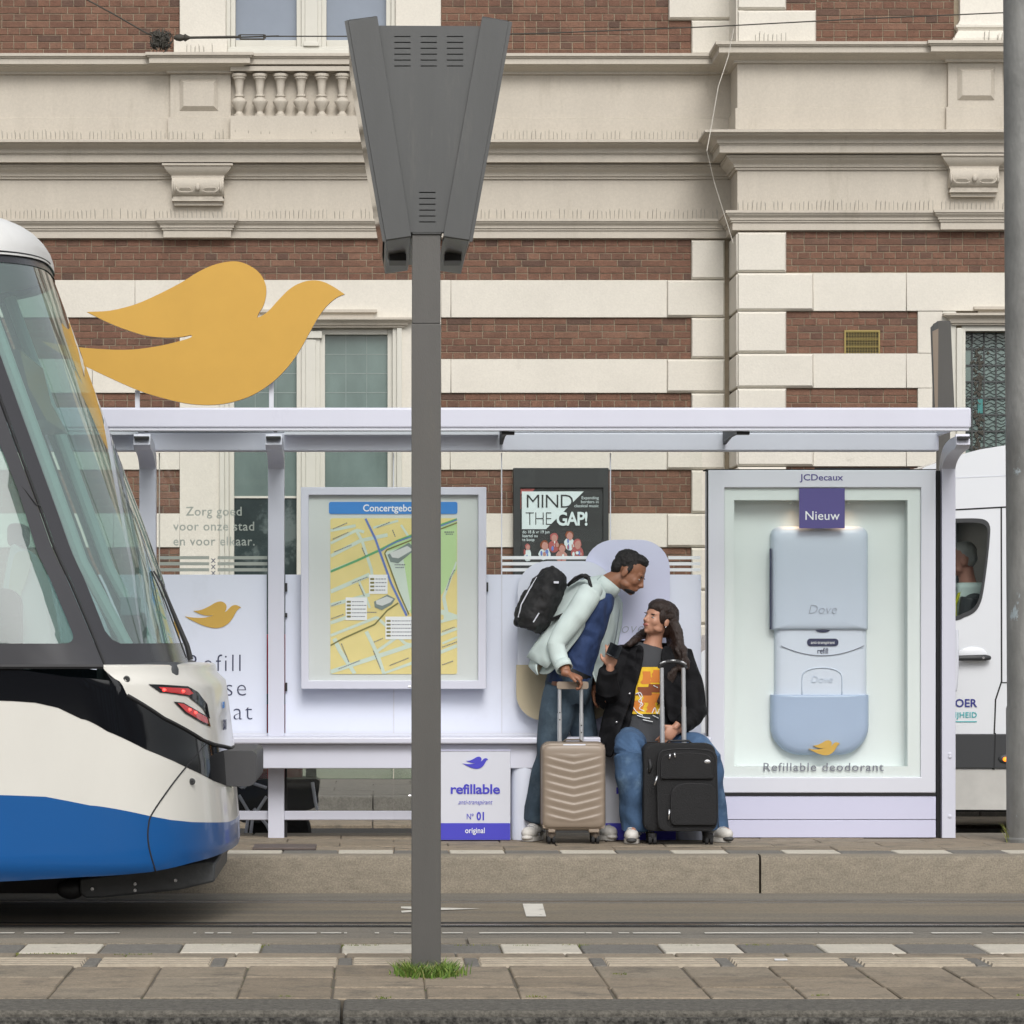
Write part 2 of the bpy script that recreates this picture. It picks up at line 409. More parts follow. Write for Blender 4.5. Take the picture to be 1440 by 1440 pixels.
glass('tram_glass', (.56, .74, .70), refl=.20, film=((.60, .80, .75), .16))  # mint film share paints pale reflected light into the panes
glass('shelter_glass', (.975, .985, .978), refl=.01, ior=1.35)
glass('roof_glass', (.93, .96, .945), refl=.02, ior=1.35, film=((.6, .64, .6), .05))
glass('case_glass', (.995, .998, .996), refl=.004, ior=1.25)
glass('van_glass', (.90, .93, .92), refl=.01, ior=1.4)
glass('low_glass', (.80, .88, .84), refl=.04, film=((.45, .52, .48), .20))
mat('van_white', (.74, .76, .79), .25, coat=.6)
mat('van_black', (.035, .037, .04), .5, bump=.1, bscale=200)
mat('van_dirty', (.50, .49, .46), .45, var=.12, vscale=5)
mat('van_text', (.03, .035, .22), .5)
mat('van_teal', (.05, .40, .42), .5)
mat('orange_lamp', (1.0, .25, .02), .2, emit=1.6)
mat('scooter_red', (.45, .02, .03), .35)
mat('tyre', (.02, .02, .021), .85, bump=.3, bscale=80)
mat('chrome', (.6, .6, .62), .25, metal=.9)
mat('wire_dark', (.05, .045, .035), .7)
mat('cable_white', (.55, .52, .46), .7)
mat('skin_man', (.28, .125, .07), .5, var=.08, vscale=12)
mat('skin_woman', (.46, .235, .155), .48, var=.06, vscale=12)
mat('skin_driver', (.52, .24, .18), .5, var=.08, vscale=12)
mat('hair_black', (.012, .010, .010), .6, bump=.5, bscale=200, stretch=(3, 1, 1))
mat('hair_brown', (.026, .014, .010), .45, bump=.7, bscale=110, stretch=(3, 1, .6))
mat('hair_grey', (.42, .41, .39), .7, bump=.5, bscale=200)
mat('lip', (.36, .12, .10), .5)
mat('eye_dark', (.02, .015, .012), .2)
mat('eye_white', (.30, .27, .25), .3)
mat('jacket_mint', fold=(1.8, .30, (1.6, 1, .8)), rgb=(.55, .64, .62), rough=.85, var=.04, vscale=5, bump=.12, bscale=16)
mat('shirt_navy', fold=(3.2, .38, (1.3, 1, 1.1)), rgb=(.020, .042, .12), rough=.85, var=.22, vscale=12, bump=1.0, bscale=16, stretch=(1.4, 1, .8))
mat('jeans_dark', fold=(2.6, .20, (1.2, 1, 1.0)), rgb=(.042, .068, .095), rough=.9, var=.25, vscale=8, bump=.35, bscale=50, stain=(5, (.075, .11, .14), .52, .68))
mat('jeans_blue', fold=(2.6, .20, (1.2, 1, 1.0)), rgb=(.052, .105, .20), rough=.9, var=.22, vscale=8, bump=.35, bscale=50, stain=(5, (.12, .20, .31), .52, .68))
mat('stitch', (.20, .22, .24), .9)
mat('backpack', fold=(4.0, .4, (1, 1, 1)), rgb=(.012, .012, .013), rough=.75, var=.2, vscale=12, bump=.5, bscale=30)
mat('jacket_black', fold=(3.0, .6, (1, 1, 1.2)), rgb=(.0065, .0065, .008), rough=.85, spec=.25, var=.2, vscale=8, bump=.8, bscale=15)
mat('tee_charcoal', (.045, .047, .052), .85, bump=.4, bscale=26)
mat('print_yellow', (.75, .48, .02), .7, var=.15, vscale=30)
mat('print_orange', (.62, .20, .03), .7)
mat('print_brown', (.22, .06, .02), .7)
mat('shoe_white', (.62, .60, .56), .6, var=.1, vscale=30, bump=.2, bscale=60)
mat('shoe_grey', (.33, .33, .36), .7)
mat('shoe_sole', (.06, .06, .06), .7)
mat('case_taupe', (.27, .215, .165), .42, var=.04, vscale=6, bump=.06, bscale=250)
mat('case_taupe_dark', (.12, .095, .075), .5)
mat('case_black', (.009, .009, .010), .8, var=.2, vscale=10, bump=.4, bscale=160)
mat('case_black_trim', (.022, .022, .024), .6)
mat('tube_silver', (.62, .63, .65), .3, metal=.6)
mat('grass', (.10, .20, .02), .7, island=[(0, (.05, .11, .012)), (.5, (.10, .19, .02)), (.85, (.17, .24, .04)), (1, (.30, .27, .10))])
mat('weed', (.12, .16, .03), .8, island=[(0, (.08, .12, .02)), (.6, (.16, .19, .04)), (1, (.22, .2, .06))])
mat('litter', (.7, .7, .7), .7)
mat('brown_cover', (.11, .085, .075), .6, var=.2, vscale=12)

# ------------------------------------------------------------------ ground, tracks, platforms
RZ = -.20
mb = MB(); mb.box(-400, 400, -300, 500, RZ-.3, RZ-.012); obj('ground', mb, 'asphalt', kind='structure')
Y_EDGE = -1.49
mb = MB(); mb.box(-40, 40, -6.62, Y_EDGE+.002, RZ-.011, RZ); obj('road', mb, 'asphalt', kind='structure')
# tram track bed and rails
for yc in (-2.84, -5.55):
    tb = MB(); tb.box(-40, 40, yc-.655, yc+.655, RZ-.008, RZ+.004)
    t = obj('track_bed', tb, 'track_asphalt', kind='structure')
    for sgn in (-1, 1):
        y = yc+sgn*.72
        r = MB(); r.box(-40, 40, y-.055, y-.02, RZ-.06, RZ+.003); r.box(-40, 40, y+.018, y+.055, RZ-.06, RZ+.003)
        r.box(-40, 40, y-.02, y+.018, RZ-.06, RZ+.0008)
        rr = obj('rail', r, 'rail_steel', t)
        g = MB(); g.box(-40, 40, y-.125, y-.057, RZ-.02, RZ+.0052); g.box(-40, 40, y+.057, y+.125, RZ-.02, RZ+.0052); obj('rail_joint', g, 'asphalt_dark' if sgn < 0 else 'slab_grey', t)
        g = MB(); g.box(-40, 40, y-.052, y-.022, RZ+.003, RZ+.0045); obj('rail_head', g, 'rail_shine', rr)
        g = MB(); g.box(-40, 40, y-.018, y+.016, RZ+.001, RZ+.0018); obj('rail_groove', g, 'dark_gap', rr)
# worn marking lines on the road
random.seed(3)
mk = MB(); yl0, yl1 = -4.09, -4.03
def yroad(py): return FPX*(CH-RZ)/(py-VY)-CD
Yl = yroad(1313)
segs = [(34,90),(105,168),(272,276),(288,300),(306,325),(355,445),(451,480),(484,488),(527,533),(554,578),(590,600),(622,651),(674,822),(824,860),(870,885),(890,957),(991,1150),(1152,1284),(1310,1380),(1396,1600),(-160,20)]
for a, b in segs:
    xa, xb = WX(a, Yl), WX(b, Yl); n = max(1, int((xb-xa)/.12))
    top = [(xa+(xb-xa)*i/n, Yl+.028+random.uniform(-.006, .006)) for i in range(n+1)]
    bot = [(xa+(xb-xa)*i/n, Yl-.028+random.uniform(-.006, .006)) for i in range(n+1)]
    mk.grid([[(p[0], p[1], RZ+.004) for p in bot], [(p[0], p[1], RZ+.004) for p in top]])
obj('lane_line', mk, 'road_paint', kind='structure')
def mark(px_pts, name):
    mb = MB(); vs = [];
    for px, py in px_pts:
        Y = FPX*(CH-RZ)/(py-VY)-CD; vs.append((WX(px, Y), Y, RZ+.008))
    mb.add(vs, [tuple(range(len(vs)))]); mb.f = [tuple(f) for f in mb.f]
    o = obj(name, mb, 'road_paint', kind='structure', fixn=True)
    return o
mark([(735,1273),(763,1273),(768,1291),(740,1291)], 'road_marking')
mark([(564,1277),(590,1277),(620,1278.5),(676,1280),(620,1282),(596,1284),(565,1285.5),(564,1283),(590,1281),(564,1279.5)], 'road_arrow')

# far platform (under the shelter)
PFB = .72      # its rear edge
pm = MB(); pm.box(-40, 40, Y_EDGE+.30, PFB, RZ-.1, -.012); platform = obj('far_platform', pm, 'slab_grey', kind='structure')
# kerb units with rounded nose, joint every 5.7 m as in the photo (x=1069)
def kerb_unit(x0, x1, y, inner, parent, m='concrete_kerb'):
    mb = MB(); sg = 1 if inner > y else -1
    pr = [(y, RZ-.05), (y, -.03), (y+sg*.006, -.012), (y+sg*.02, -.003), (y+sg*.04, 0), (inner, 0), (inner, RZ-.05)]
    rows = [[(x0, p[0], p[1]) for p in pr], [(x1, p[0], p[1]) for p in pr]]
    mb.grid(rows); n = len(pr); mb.f += [tuple(range(n)), tuple(reversed(range(n, 2*n)))]
    return obj('kerb_stone', mb, m, parent, smooth=True, fixn=True)
xj = WX(1069, Y_EDGE)
for k in range(-4, 3):
    kerb_unit(xj+k*4.4+.006, xj+(k+1)*4.4-.006, Y_EDGE, Y_EDGE+.17, platform)
# band of alternating white and grey blocks
def yplat(py): return FPX*CH/(py-VY)-CD
Yb0, Yb1 = Y_EDGE+.175, Y_EDGE+.475
bw = WX(1171, -1.2)-WX(1093, -1.2)
pitch = 156.6/sc(-1.2); xw = WX(476, -1.2)
def block_mesh(name, w, d, h, bev=.004):
    b = MB(); b.box(-w/2+bev, w/2-bev, -d/2+bev, d/2-bev, -h, 0)
    # chamfered top: shrink is cheap and reads as an edge
    v = b.v; b2 = MB()
    b2.add([(-w/2, -d/2, -h), (w/2, -d/2, -h), (w/2, d/2, -h), (-w/2, d/2, -h), (-w/2, -d/2, -bev), (w/2, -d/2, -bev), (w/2, d/2, -bev), (-w/2, d/2, -bev),
            (-w/2+bev, -d/2+bev, 0), (w/2-bev, -d/2+bev, 0), (w/2-bev, d/2-bev, 0), (-w/2+bev, d/2-bev, 0)],
           [(0,1,5,4),(1,2,6,5),(2,3,7,6),(3,0,4,7),(4,5,9,8),(5,6,10,9),(6,7,11,10),(7,4,8,11),(8,9,10,11)])
    return mesh_from(b2, name)
wbm = block_mesh('white_block', pitch*.49, .29, .06); wbm.materials.append(MATS['white_block'])
gbm = block_mesh('grey_block', pitch*.49, .29, .06); gbm.materials.append(MATS['slab_grey'])
for k in range(-8, 12):
    x = xw+k*pitch+pitch*.245
    inst(wbm, 'white_block', platform, (x, (Yb0+Yb1)/2, random.uniform(-.001, .002)))
    inst(gbm, 'grey_block', platform, (x+pitch/2, (Yb0+Yb1)/2, random.uniform(-.002, .001)))
slm = [block_mesh('slab', .595, .355, .06) for _ in range(1)][0]; slm.materials.append(MATS['slab'])
for r in range(4):
    for k in range(-9, 13):
        x = xw+k*.6+(.3 if r % 2 else 0); y = Yb1+.005+.18+r*.36
        inst(slm, 'paving_slab', platform, (x, y, random.uniform(-.003, .001)))
# rear kerb of the platform and dark gutter
mb = MB()
for k in range(-10, 12): mb.box(k*1.0+.3, k*1.0+1.292, Yb1+.0+1.45, PFB+.02, -.18, .0-.004)
obj('rear_kerb', mb, 'concrete_kerb', platform, bevel=.006)

# street behind the shelter: gutter, kerb, raised pavement reaching the building
mb = MB(); mb.box(-40, 40, 4.1, 4.75, RZ-.05, RZ+.006); obj('gutter', mb, 'asphalt_dark', kind='structure')
mb = MB(); mb.box(-40, 40, 6.35, 30, RZ-.05, -.035); pav = obj('pavement', mb, 'slab_grey', kind='structure')
mb = MB()
for k in range(-24, 30): mb.box(k*.9, k*.9+.893, 6.1, 6.345, RZ-.05, -.028)
obj('kerb_row', mb, 'slab_grey', pav, bevel=.01)
mb = MB(); random.seed(5)
for r in range(6):
    for k in range(-22, 28):
        x = k*.6+(.3 if r % 2 else 0); mb.box(x+.004, x+.594, 6.40+r*.6+.004, 6.40+r*.6+.594, -.034, -.029+random.uniform(0, .003))
o = obj('paving_slabs', mb, 'slab_grey', pav, kind='stuff')
# strip of pale slabs by the far gutter
mb = MB()
for k in range(-20, 24): mb.box(k*.8, k*.8+.79, 4.78, 5.95, RZ-.04, RZ+.028)
o = obj('slab_strip', mb, 'slab', kind='structure', bevel=.005)

# near platform
NE = -6.59
npm = MB(); npm.box(-40, 40, -8.88, NE-.02, RZ-.1, -.009); near = obj('near_platform', npm, 'joint_dirt', kind='structure')
xj = WX(655, NE)
for k in range(-3, 5):
    kerb_unit(xj+k*2.2+.006, xj+(k+1)*2.2-.006, NE, NE-.27, near)
YB0, YB1 = yplat(1340), yplat(1327.5)
pitch = 228/sc(YB0); wb2 = block_mesh('white_block', pitch*.5-.008, YB1-YB0-.01, .06); wb2.materials.append(MATS['white_block'])
gb2 = block_mesh('dark_block', pitch*.5-.008, YB1-YB0-.01, .06); gb2.materials.append(MATS['slab_grey'])
x0 = WX(80, YB0)
for k in range(-2, 8):
    inst(wb2, 'white_block', near, (x0+k*pitch, (YB0+YB1)/2, random.uniform(-.001, .002)))
    inst(gb2, 'dark_block', near, (x0+(k+.5)*pitch, (YB0+YB1)/2, random.uniform(-.003, .0)))
# narrow slab course, ribbed tactile tiles, three courses of slabs
YR0, YR1 = yplat(1358), yplat(1347)
m1 = block_mesh('narrow_slab', .40-.006, YB0-YR1-.008, .06); m1.materials.append(MATS['slab'])
for k in range(-12, 16): inst(m1, 'narrow_slab', near, (k*.40+.1, (YB0+YR1)/2, random.uniform(-.002, .001)))
rb = MB(); wd, dd = .435, YR1-YR0
rb.box(-wd/2, wd/2, -dd/2+.004, dd/2-.004, -.06, -.007)
for i in range(4):
    yy = -dd/2+dd*(i+.5)/4; rb.add([(-wd/2+.02, yy-.024, -.007), (wd/2-.02, yy-.024, -.007), (wd/2-.02, yy+.024, -.007), (-wd/2+.02, yy+.024, -.007),
        (-wd/2+.025, yy-.016, .005), (wd/2-.025, yy-.016, .005), (wd/2-.025, yy+.016, .005), (-wd/2+.025, yy+.016, .005)],
        [(0,1,5,4),(1,2,6,5),(2,3,7,6),(3,0,4,7),(4,5,6,7)])
rme = mesh_from(rb, 'tactile_tile'); rme.materials.append(MATS['tactile'])
gm = block_mesh('small_setts', .05, dd-.01, .06); gm.materials.append(MATS['slab_grey'])
ptt = 180/sc(YR0); xt = WX(215, YR0)
for k in range(-3, 9):
    inst(rme, 'tactile_tile', near, (xt+k*ptt, (YR0+YR1)/2, 0)); inst(gm, 'filler_stone', near, (xt+(k+.5)*ptt, (YR0+YR1)/2, 0))
YS = [yplat(1358), yplat(1373.5), yplat(1388), yplat(1402.5)]
random.seed(11)
ps = 127/sc(-8.3)
for r in range(3):
    y0, y1 = YS[r+1], YS[r]; d = y1-y0
    sm = block_mesh('near_slab', ps-.007, d-.008, .06, .004); sm.materials.append(MATS['slab'])
    for k in range(-5, 11):
        x = WX(215, -8.3)+(k+.5)*ps+random.uniform(-.003, .003)
        o = inst(sm, 'paving_slab', near, (x, (y0+y1)/2, random.uniform(-.0035, .001)))
        o.rotation_euler = (random.uniform(-.006, .006), random.uniform(-.006, .006), random.uniform(-.006, .006))
# broad kerb with the rough dark front, joint at x=480
YK0, YK1 = yplat(1420), yplat(1403.5)
xj = WX(480, YK0)
for k in range(-2, 3):
    mb = MB(); a, b = xj+k*2.6+.004, xj+(k+1)*2.6-.004
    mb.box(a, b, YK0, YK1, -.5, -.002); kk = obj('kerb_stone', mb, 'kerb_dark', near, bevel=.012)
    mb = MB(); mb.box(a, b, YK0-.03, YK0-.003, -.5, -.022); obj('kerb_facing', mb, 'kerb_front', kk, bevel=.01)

# weeds and grass
def tufts(name, spots, m, hmin, hmax, wid=.006, lean=.5):
    mb = MB()
    for x, y, z in spots:
        h = random.uniform(hmin, hmax); a = random.uniform(0, 2*pi); ln = random.uniform(.1, lean)*h
        dx, dy = cos(a)*ln, sin(a)*ln; w = wid*random.uniform(.6, 1.2); b = random.uniform(0, pi); wx, wy = cos(b)*w, sin(b)*w*.5
        mb.add([(x-wx, y-wy, z), (x+wx, y+wy, z), (x+dx*.4+wx*.8, y+dy*.4+wy, z+h*.55), (x+dx*.4-wx*.8, y+dy*.4-wy, z+h*.55), (x+dx*1.2, y+dy*1.2, z+h)], [(0,1,2,3), (3,2,4)])
    return obj(name, mb, m, kind='stuff')
random.seed(21); sp = []
pc = W(600, 1372, -8.05); PX, PY = WX(600, -8.05), -8.10
for i in range(1300):
    a = random.uniform(0, 2*pi); r = abs(random.gauss(0, .026))+.05
    sp.append((PX+cos(a)*r*1.05+random.gauss(0, .012), PY+sin(a)*r*1.6, -.008))
tag(tufts('grass', sp, 'grass', .018, .060, .0036, 1.0), 'bright green grass tuft growing around the foot of the tall grey sign pole', 'grass')
sp = []
for px0, px1, py in ((20,110,1341),(160,215,1342),(300,380,1329.5),(480,530,1329.5),(640,700,1329.5),(720,760,1330),(790,830,1329),(950,985,1330),(1050,1085,1329),(740,768,1401),(390,415,1401),(530,550,1402),(1140,1165,1399),(860,880,1369),(1430,1440,1399)):
    for i in range(int((px1-px0)*2.2)):
        px = random.uniform(px0, px1); Y = yplat(py)+random.gauss(0, .008); sp.append((WX(px, Y), Y, -.012))
tag(tufts('weeds', sp, 'weed', .006, .018, .004), 'low moss and weeds growing in the joints of the near platform', 'weeds')
sp = []
for i in range(160):
    Y = -.28+random.gauss(0, .02); sp.append((WX(1424+random.gauss(0, 3.5), Y), Y, 0))
tag(tufts('weed_tuft', sp, 'weed', .03, .12, .005), 'small weeds at the foot of the stained steel mast on the right', 'weeds')
mb = MB(); p = W(1097, 1351, yplat(1352)); mb.box(p.x-.02, p.x+.025, p.y-.012, p.y+.012, .0045, .009)
tag(obj('paper_scrap', mb, 'litter'), 'scrap of white paper lying on the ribbed tactile tiles', 'litter')
random.seed(8)
mb = MB(); a = W(357, 1196, yplat(1192)); Yc = yplat(1192)
mb.box(WX(357, Yc), WX(445, Yc), Yc-.22, Yc+.12, -.001, .014)
hc = obj('manhole_cover', mb, 'brown_cover', loc=(WX(400, Yc), Yc, 0), bevel=.004); tag(hc, 'brown rectangular hatch cover in the far platform beside the tram', 'manhole cover')
# ------------------------------------------------------------------ the building
YM, YF = 10.1, 9.5          # recessed main face, projecting right-hand bay
bX = lambda px: WX(px, YM); bZ = lambda py: WZ(py, YM)
fX = lambda px: WX(px, YF); fZ = lambda py: WZ(py, YF)
bld = thing('building', 'brown brick building with white stone bands and beige cornices behind the tram shelter', 'building', (0, YM, -.09))
XL, XC, XR = bX(-90), fX(1037), fX(1700)
# mortar backing walls (with window openings as recesses in front of solid rooms)
TOPZ = bZ(-60)
low = -.09
mb = MB()
# main face with holes for the two windows
wl, wr = bX(318), bX(556)
holes = [[(wl, bZ(1010)), (wr, bZ(1010)), (wr, bZ(462)), (wl, bZ(462))], [(wl, bZ(66)), (wr, bZ(66)), (wr, TOPZ-.02), (wl, TOPZ-.02)]]
mb.prism([(XL, low), (XC, low), (XC, TOPZ), (XL, TOPZ)], YM+.004, YM+.4, holes)
wl2, wr2 = fX(1357), fX(1470)
mb.prism([(XC+.012, low), (XR, low), (XR, TOPZ), (XC+.012, TOPZ)], YF+.004, YF+.4, [[(wl2, fZ(1010)), (wr2, fZ(1010)), (wr2, fZ(466)), (wl2, fZ(466))]])
mb.box(XC+.012, XC+.1, YF+.4, YM+.02, low, TOPZ)
mb.box(XL, XR, YM+.41, YM+4, low, TOPZ)
obj('wall', mb, 'mortar', bld)
# --- plan path of the mouldings (left to right)
PEDS = [(240, 325), (551, 636)]
def path(jog, x_in=0.0, peds=PEDS, ped2=(1332, 1408)):
    P = [(XL, YM)]
    for a, b in peds: P += [(bX(a), YM), (bX(a), YM-jog), (bX(b), YM-jog), (bX(b), YM)]
    P += [(XC, YM), (XC, YF)]
    if jog > 0: P += [(fX(ped2[0]), YF), (fX(ped2[0]), YF-jog), (fX(ped2[1]), YF-jog), (fX(ped2[1]), YF)]
    P += [(XR, YF)]
    return P
def band(name, prof, jog=.06, m='beige_stone', pth=None):
    """prof: [(projection m, photo y on the main face)] from top to bottom"""
    mb = MB(); pr = [(o, bZ(y)) for o, y in prof]; mb.sweep(pth or path(jog), [(p, z) for p, z in pr])
    mb.f = [tuple(reversed(f)) for f in mb.f]
    return obj(name, mb, m, bld, smooth=True, fixn=False)
def ogee(o0, y0, o1, y1, n=5):
    return [(o0+(o1-o0)*(0.5-0.5*cos(pi*i/n)), y0+(y1-y0)*i/n) for i in range(n+1)]
band('parapet_coping', [(.0, 79), (.20, 80), (.20, 84), (.185, 84.3), (.185, 86), (.17, 86.5), (.17, 94.5), (.12, 96)]+ogee(.12, 96, .03, 102)+[(.03, 105), (-.02, 105)], .06)
band('parapet_wall', [(.0, 103), (.0, 166), (.018, 167), (.018, 202)], .05)
band('main_cornice', [(.0, 199), (.20, 200.5), (.30, 203.5), (.30, 206.5), (.27, 207)]+ogee(.27, 207, .19, 216)+[(.19, 219), (.175, 219.3), (.175, 221), (.165, 221), (.165, 231.5), (.03, 232.5), (.05, 233)]+[(.10, 233.2), (.10, 236), (.085, 236.5)]+ogee(.085, 237, .035, 246)+[(.035, 248.5), (.02, 249), (.02, 252), (-.01, 252)], .0, pth=path(0, peds=[], ped2=(1400, 1401)))
band('frieze', [(.0, 250), (.0, 311)], .0, pth=path(0, peds=[], ped2=(1400, 1401)))
band('architrave', [(-.01, 308), (.11, 309.5), (.11, 313), (.10, 313.5)]+ogee(.10, 314, .07, 320)+[(.07, 322), (.058, 322.4), (.058, 325), (.045, 325.5), (.045, 335.5), (-.02, 337)], .04, pth=path(.045, peds=[(238, 318), (553, 632)], ped2=(1328, 1402)))
# raised panels on the pedestals
for a, b, Xf, Zf, Yf in ((253, 307, bX, bZ, YM), (564, 618, bX, bZ, YM), (1345, 1397, fX, lambda y: fZ(y), YF)):
    z0, z1 = bZ(157), bZ(112); x0, x1 = Xf(a), Xf(b); y = Yf-.05
    mb = MB()
    r0 = [(x0, z0), (x1, z0), (x1, z1), (x0, z1)]
    i = .035
    r1 = [(x0+i, z0+i), (x1-i, z0+i), (x1-i, z1-i), (x0+i, z1-i)]
    vs = [(p[0], y-.002, p[1]) for p in r0]+[(p[0], y-.035, p[1]) for p in r1]
    mb.add(vs, [(0,1,5,4),(1,2,6,5),(2,3,7,6),(3,0,4,7),(4,5,6,7)]); obj('raised_panel', mb, 'beige_stone', bld)
# balustrade in front of the upper window
def baluster_mesh():
    s = 164.8; h = (166-106)/s
    pr = [(.050, 0), (.050, .06), (.034, .075), (.026, .12), (.058, .26), (.072, .34), (.072, .36), (.060, .40), (.040, .44), (.038, .46), (.048, .47), (.048, .50), (.034, .52), (.034, .62), (.040, .74), (.046, .86), (.060, .89), (.060, .93), (.070, .94), (.070, 1.0)]
    b = MB(); b.lathe((0, 0, 0), [(r*.62*2.0*.78 if False else r*.92, z*h) for r, z in pr], 18)
    me = mesh_from(b, 'baluster'); me.materials.append(MATS['beige_stone'])
    for p in me.polygons: p.use_smooth = True
    try: me.set_sharp_from_angle(angle=radians(45))
    except Exception: pass
    return me
bm_ = baluster_mesh()
# recess behind the balusters: a sunk backing and top/bottom rails
mb = MB(); mb.box(bX(325)+.0, bX(551), YM-.155, YM-.004, bZ(103.5), bZ(97)); mb.box(bX(325), bX(551), YM-.155, YM-.004, bZ(203), bZ(166.5))
bal = obj('balustrade', mb, 'beige_stone', bld)
for k in range(8):
    px = 337+k*28.9; inst(bm_, 'baluster', bal, (bX(px), YM-.085, bZ(166.4)))
mb = MB(); mb.box(bX(325), bX(551), YM-.0035, YM-.002, bZ(166.4), bZ(103.6)); obj('shadow_recess', mb, 'beige_stone', bal)
# consoles (brackets) under the cornice
def console(px0, px1, Xf, Zf, Yf):
    x0, x1 = Xf(px0), Xf(px1); c = (x0+x1)/2; z = lambda y: bZ(y)
    mb = MB()
    pth = [(x0+.06, Yf+.02), (x0+.06, Yf-.10), (x1-.06, Yf-.10), (x1-.06, Yf+.02)]
    pr = [(.075, z(233.3)), (.075, z(236)), (.06, z(237)), (.055, z(240)), (.02, z(246)), (.0, z(249)), (-.0, z(252))]
    rows = []
    sw = MB(); sw.sweep(pth, pr); mb.add(sw.v, [tuple(reversed(f)) for f in sw.f])
    # scroll block
    n = 12; prof = []
    for i in range(n+1):
        t = i/n; prof.append((Yf-.10-.045*sin(pi*t)**.6+.03*t, z(252+(278-252)*t)))
    a = x0+.065; b = x1-.065
    mb.grid([[(a, y, zz) for y, zz in prof], [(b, y, zz) for y, zz in prof]])
    mb.grid([[(b, y, zz) for y, zz in prof], [(b, Yf, zz) for y, zz in prof]]); mb.grid([[(a, Yf, zz) for y, zz in prof], [(a, y, zz) for y, zz in prof]])
    mb.box(a+.01, b-.01, Yf-.085, Yf, z(281), z(278)); mb.box(a-.0, b+.0, Yf-.095, Yf, z(284.5), z(281.2)); mb.box(a+.015, b-.015, Yf-.06, Yf, z(290), z(284.7))
    o = obj('console', mb, 'beige_stone', bld, smooth=True)
    k = MB(); k.ell((c, Yf-.140, z(266)), (.022, .02, .03)); 
    for sg in (-1, 1):
        k.tube([(c+sg*x, Yf-.142-.004*sin(i), z(y)) for i, (x, y) in enumerate(((.04, 271), (.07, 273), (.15, 273), (.175, 270), (.18, 266)))], .0045, 8)
        k.tube([(c+sg*x, Yf-.14, z(y)) for x, y in ((.05, 270), (.07, 266.5), (.15, 266.5), (.165, 269.5), (.14, 272))], .004, 6)
        k.ell((c+sg*.195, Yf-.10, z(265)), (.018, .05, .055))
    obj('scroll_ornament', k, 'beige_stone', o, smooth=2)
console(232, 326, bX, bZ, YM); console(545, 640, bX, bZ, YM); console(1322, 1412, fX, fZ, YF)

# --- bricks
BR = []     # (x, y, z, w, kind)
CH_, JT = 10.0/164.8, .0066
random.seed(2)
def brick_area(x0, x1, z0, z1, y):
    n = max(1, round((z1-z0)/CH_)); h = (z1-z0)/n
    for r in range(n):
        z = z0+(r+.5)*h; k = int(round(z/CH_)) % 2; L = .204 if k else .102
        x = x0-(random.choice((0, .051, .102, .153)) if k else random.choice((0, .05)))
        while x < x1-.01:
            a, b = max(x, x0), min(x+L, x1); x += L
            if k and b < x1 and b-a > .15 and random.random() < .12: b = a+(b-a)*.5; x = b
            if 0 < x1-b < .035: b = x1; x = x1
            if b-a < .035: x = a+.102+(b-a) if a == x0 else x; b = min(x, x1)
            BR.append(((a+b)/2, y, z, b-a-JT, h-JT))
A = brick_area
A(XL, bX(253), bZ(79), TOPZ, YM)
A(bX(620), bX(940), bZ(79), TOPZ, YM); A(bX(940), bX(972), bZ(79), bZ(29), YM)
A(fX(1105), fX(1147), bZ(79)+.0, TOPZ, YF) if False else None
A(fX(1147), fX(1342), bZ(79), bZ(0)+.0, YF); A(fX(1105), fX(1342), bZ(0), TOPZ, YF); A(fX(1105), fX(1147), fZ(16), bZ(0), YF)
A(XL, bX(972), bZ(394), bZ(337), YM)
A(fX(1105), XR, bZ(393), bZ(337), YF)
ROWS = [(447, 505), (553, 613), (661, 722), (770, 830), (878, 938)]
for t, b in ROWS:
    A(XL, bX(253), bZ(b), bZ(t), YM); A(bX(620), bX(972), bZ(b), bZ(t), YM); A(fX(1105), fX(1290), bZ(b), bZ(t), YF)
# 300 that show clearly become parts, the rest is one part
def hidden(px, py):
    return (px < 100 and py > 300) or (480 < px < 715 and 20 < py < 385) or (575 < px < 625) or (py > 573) or px > 1405 or px < 0 or (120 < px < 480 and 370 < py < 570)
vis = []; rest = []
for i, b in enumerate(BR):
    s = sc(b[1]); px, py = VX+b[0]*s, VY-(b[2]-CH)*s
    (vis if (not hidden(px, py) and b[3] > .15 and 2 < py) else rest).append(b)
random.shuffle(vis); rest += vis[300:]; vis = vis[:300]
def brick_box(mb, x, y, z, w, h, d=.035):
    e = .0025; j = lambda: random.uniform(-.0012, .0012)
    a, b, c, dd = x-w/2, x+w/2, z-h/2, z+h/2
    yf = y-.003+random.uniform(-.0015, .0015)
    mb.add([(a, y+.02, c), (b, y+.02, c), (b, y+.02, dd), (a, y+.02, dd), (a+j(), yf+e, c+j()), (b+j(), yf+e, c+j()), (b+j(), yf+e, dd+j()), (a+j(), yf+e, dd+j()), (a+e, yf, c+e), (b-e, yf, c+e), (b-e, yf, dd-e), (a+e, yf, dd-e)],
           [(0,1,5,4),(1,2,6,5),(2,3,7,6),(3,0,4,7),(4,5,9,8),(5,6,10,9),(6,7,11,10),(7,4,8,11),(8,9,10,11)])
mb = MB()
for b in rest: brick_box(mb, *b)
obj('brickwork', mb, 'brick', bld, kind='stuff')
cache = {}
for x, y, z, w, h in vis:
    key = (round(w/.004), round(h/.0008), random.randrange(3))
    if key not in cache:
        m1 = MB(); brick_box(m1, 0, 0, 0, w, h); me = mesh_from(m1, 'brick'); me.materials.append(MATS['brick']); cache[key] = me
    inst(cache[key], 'brick', bld, (x, y, z))

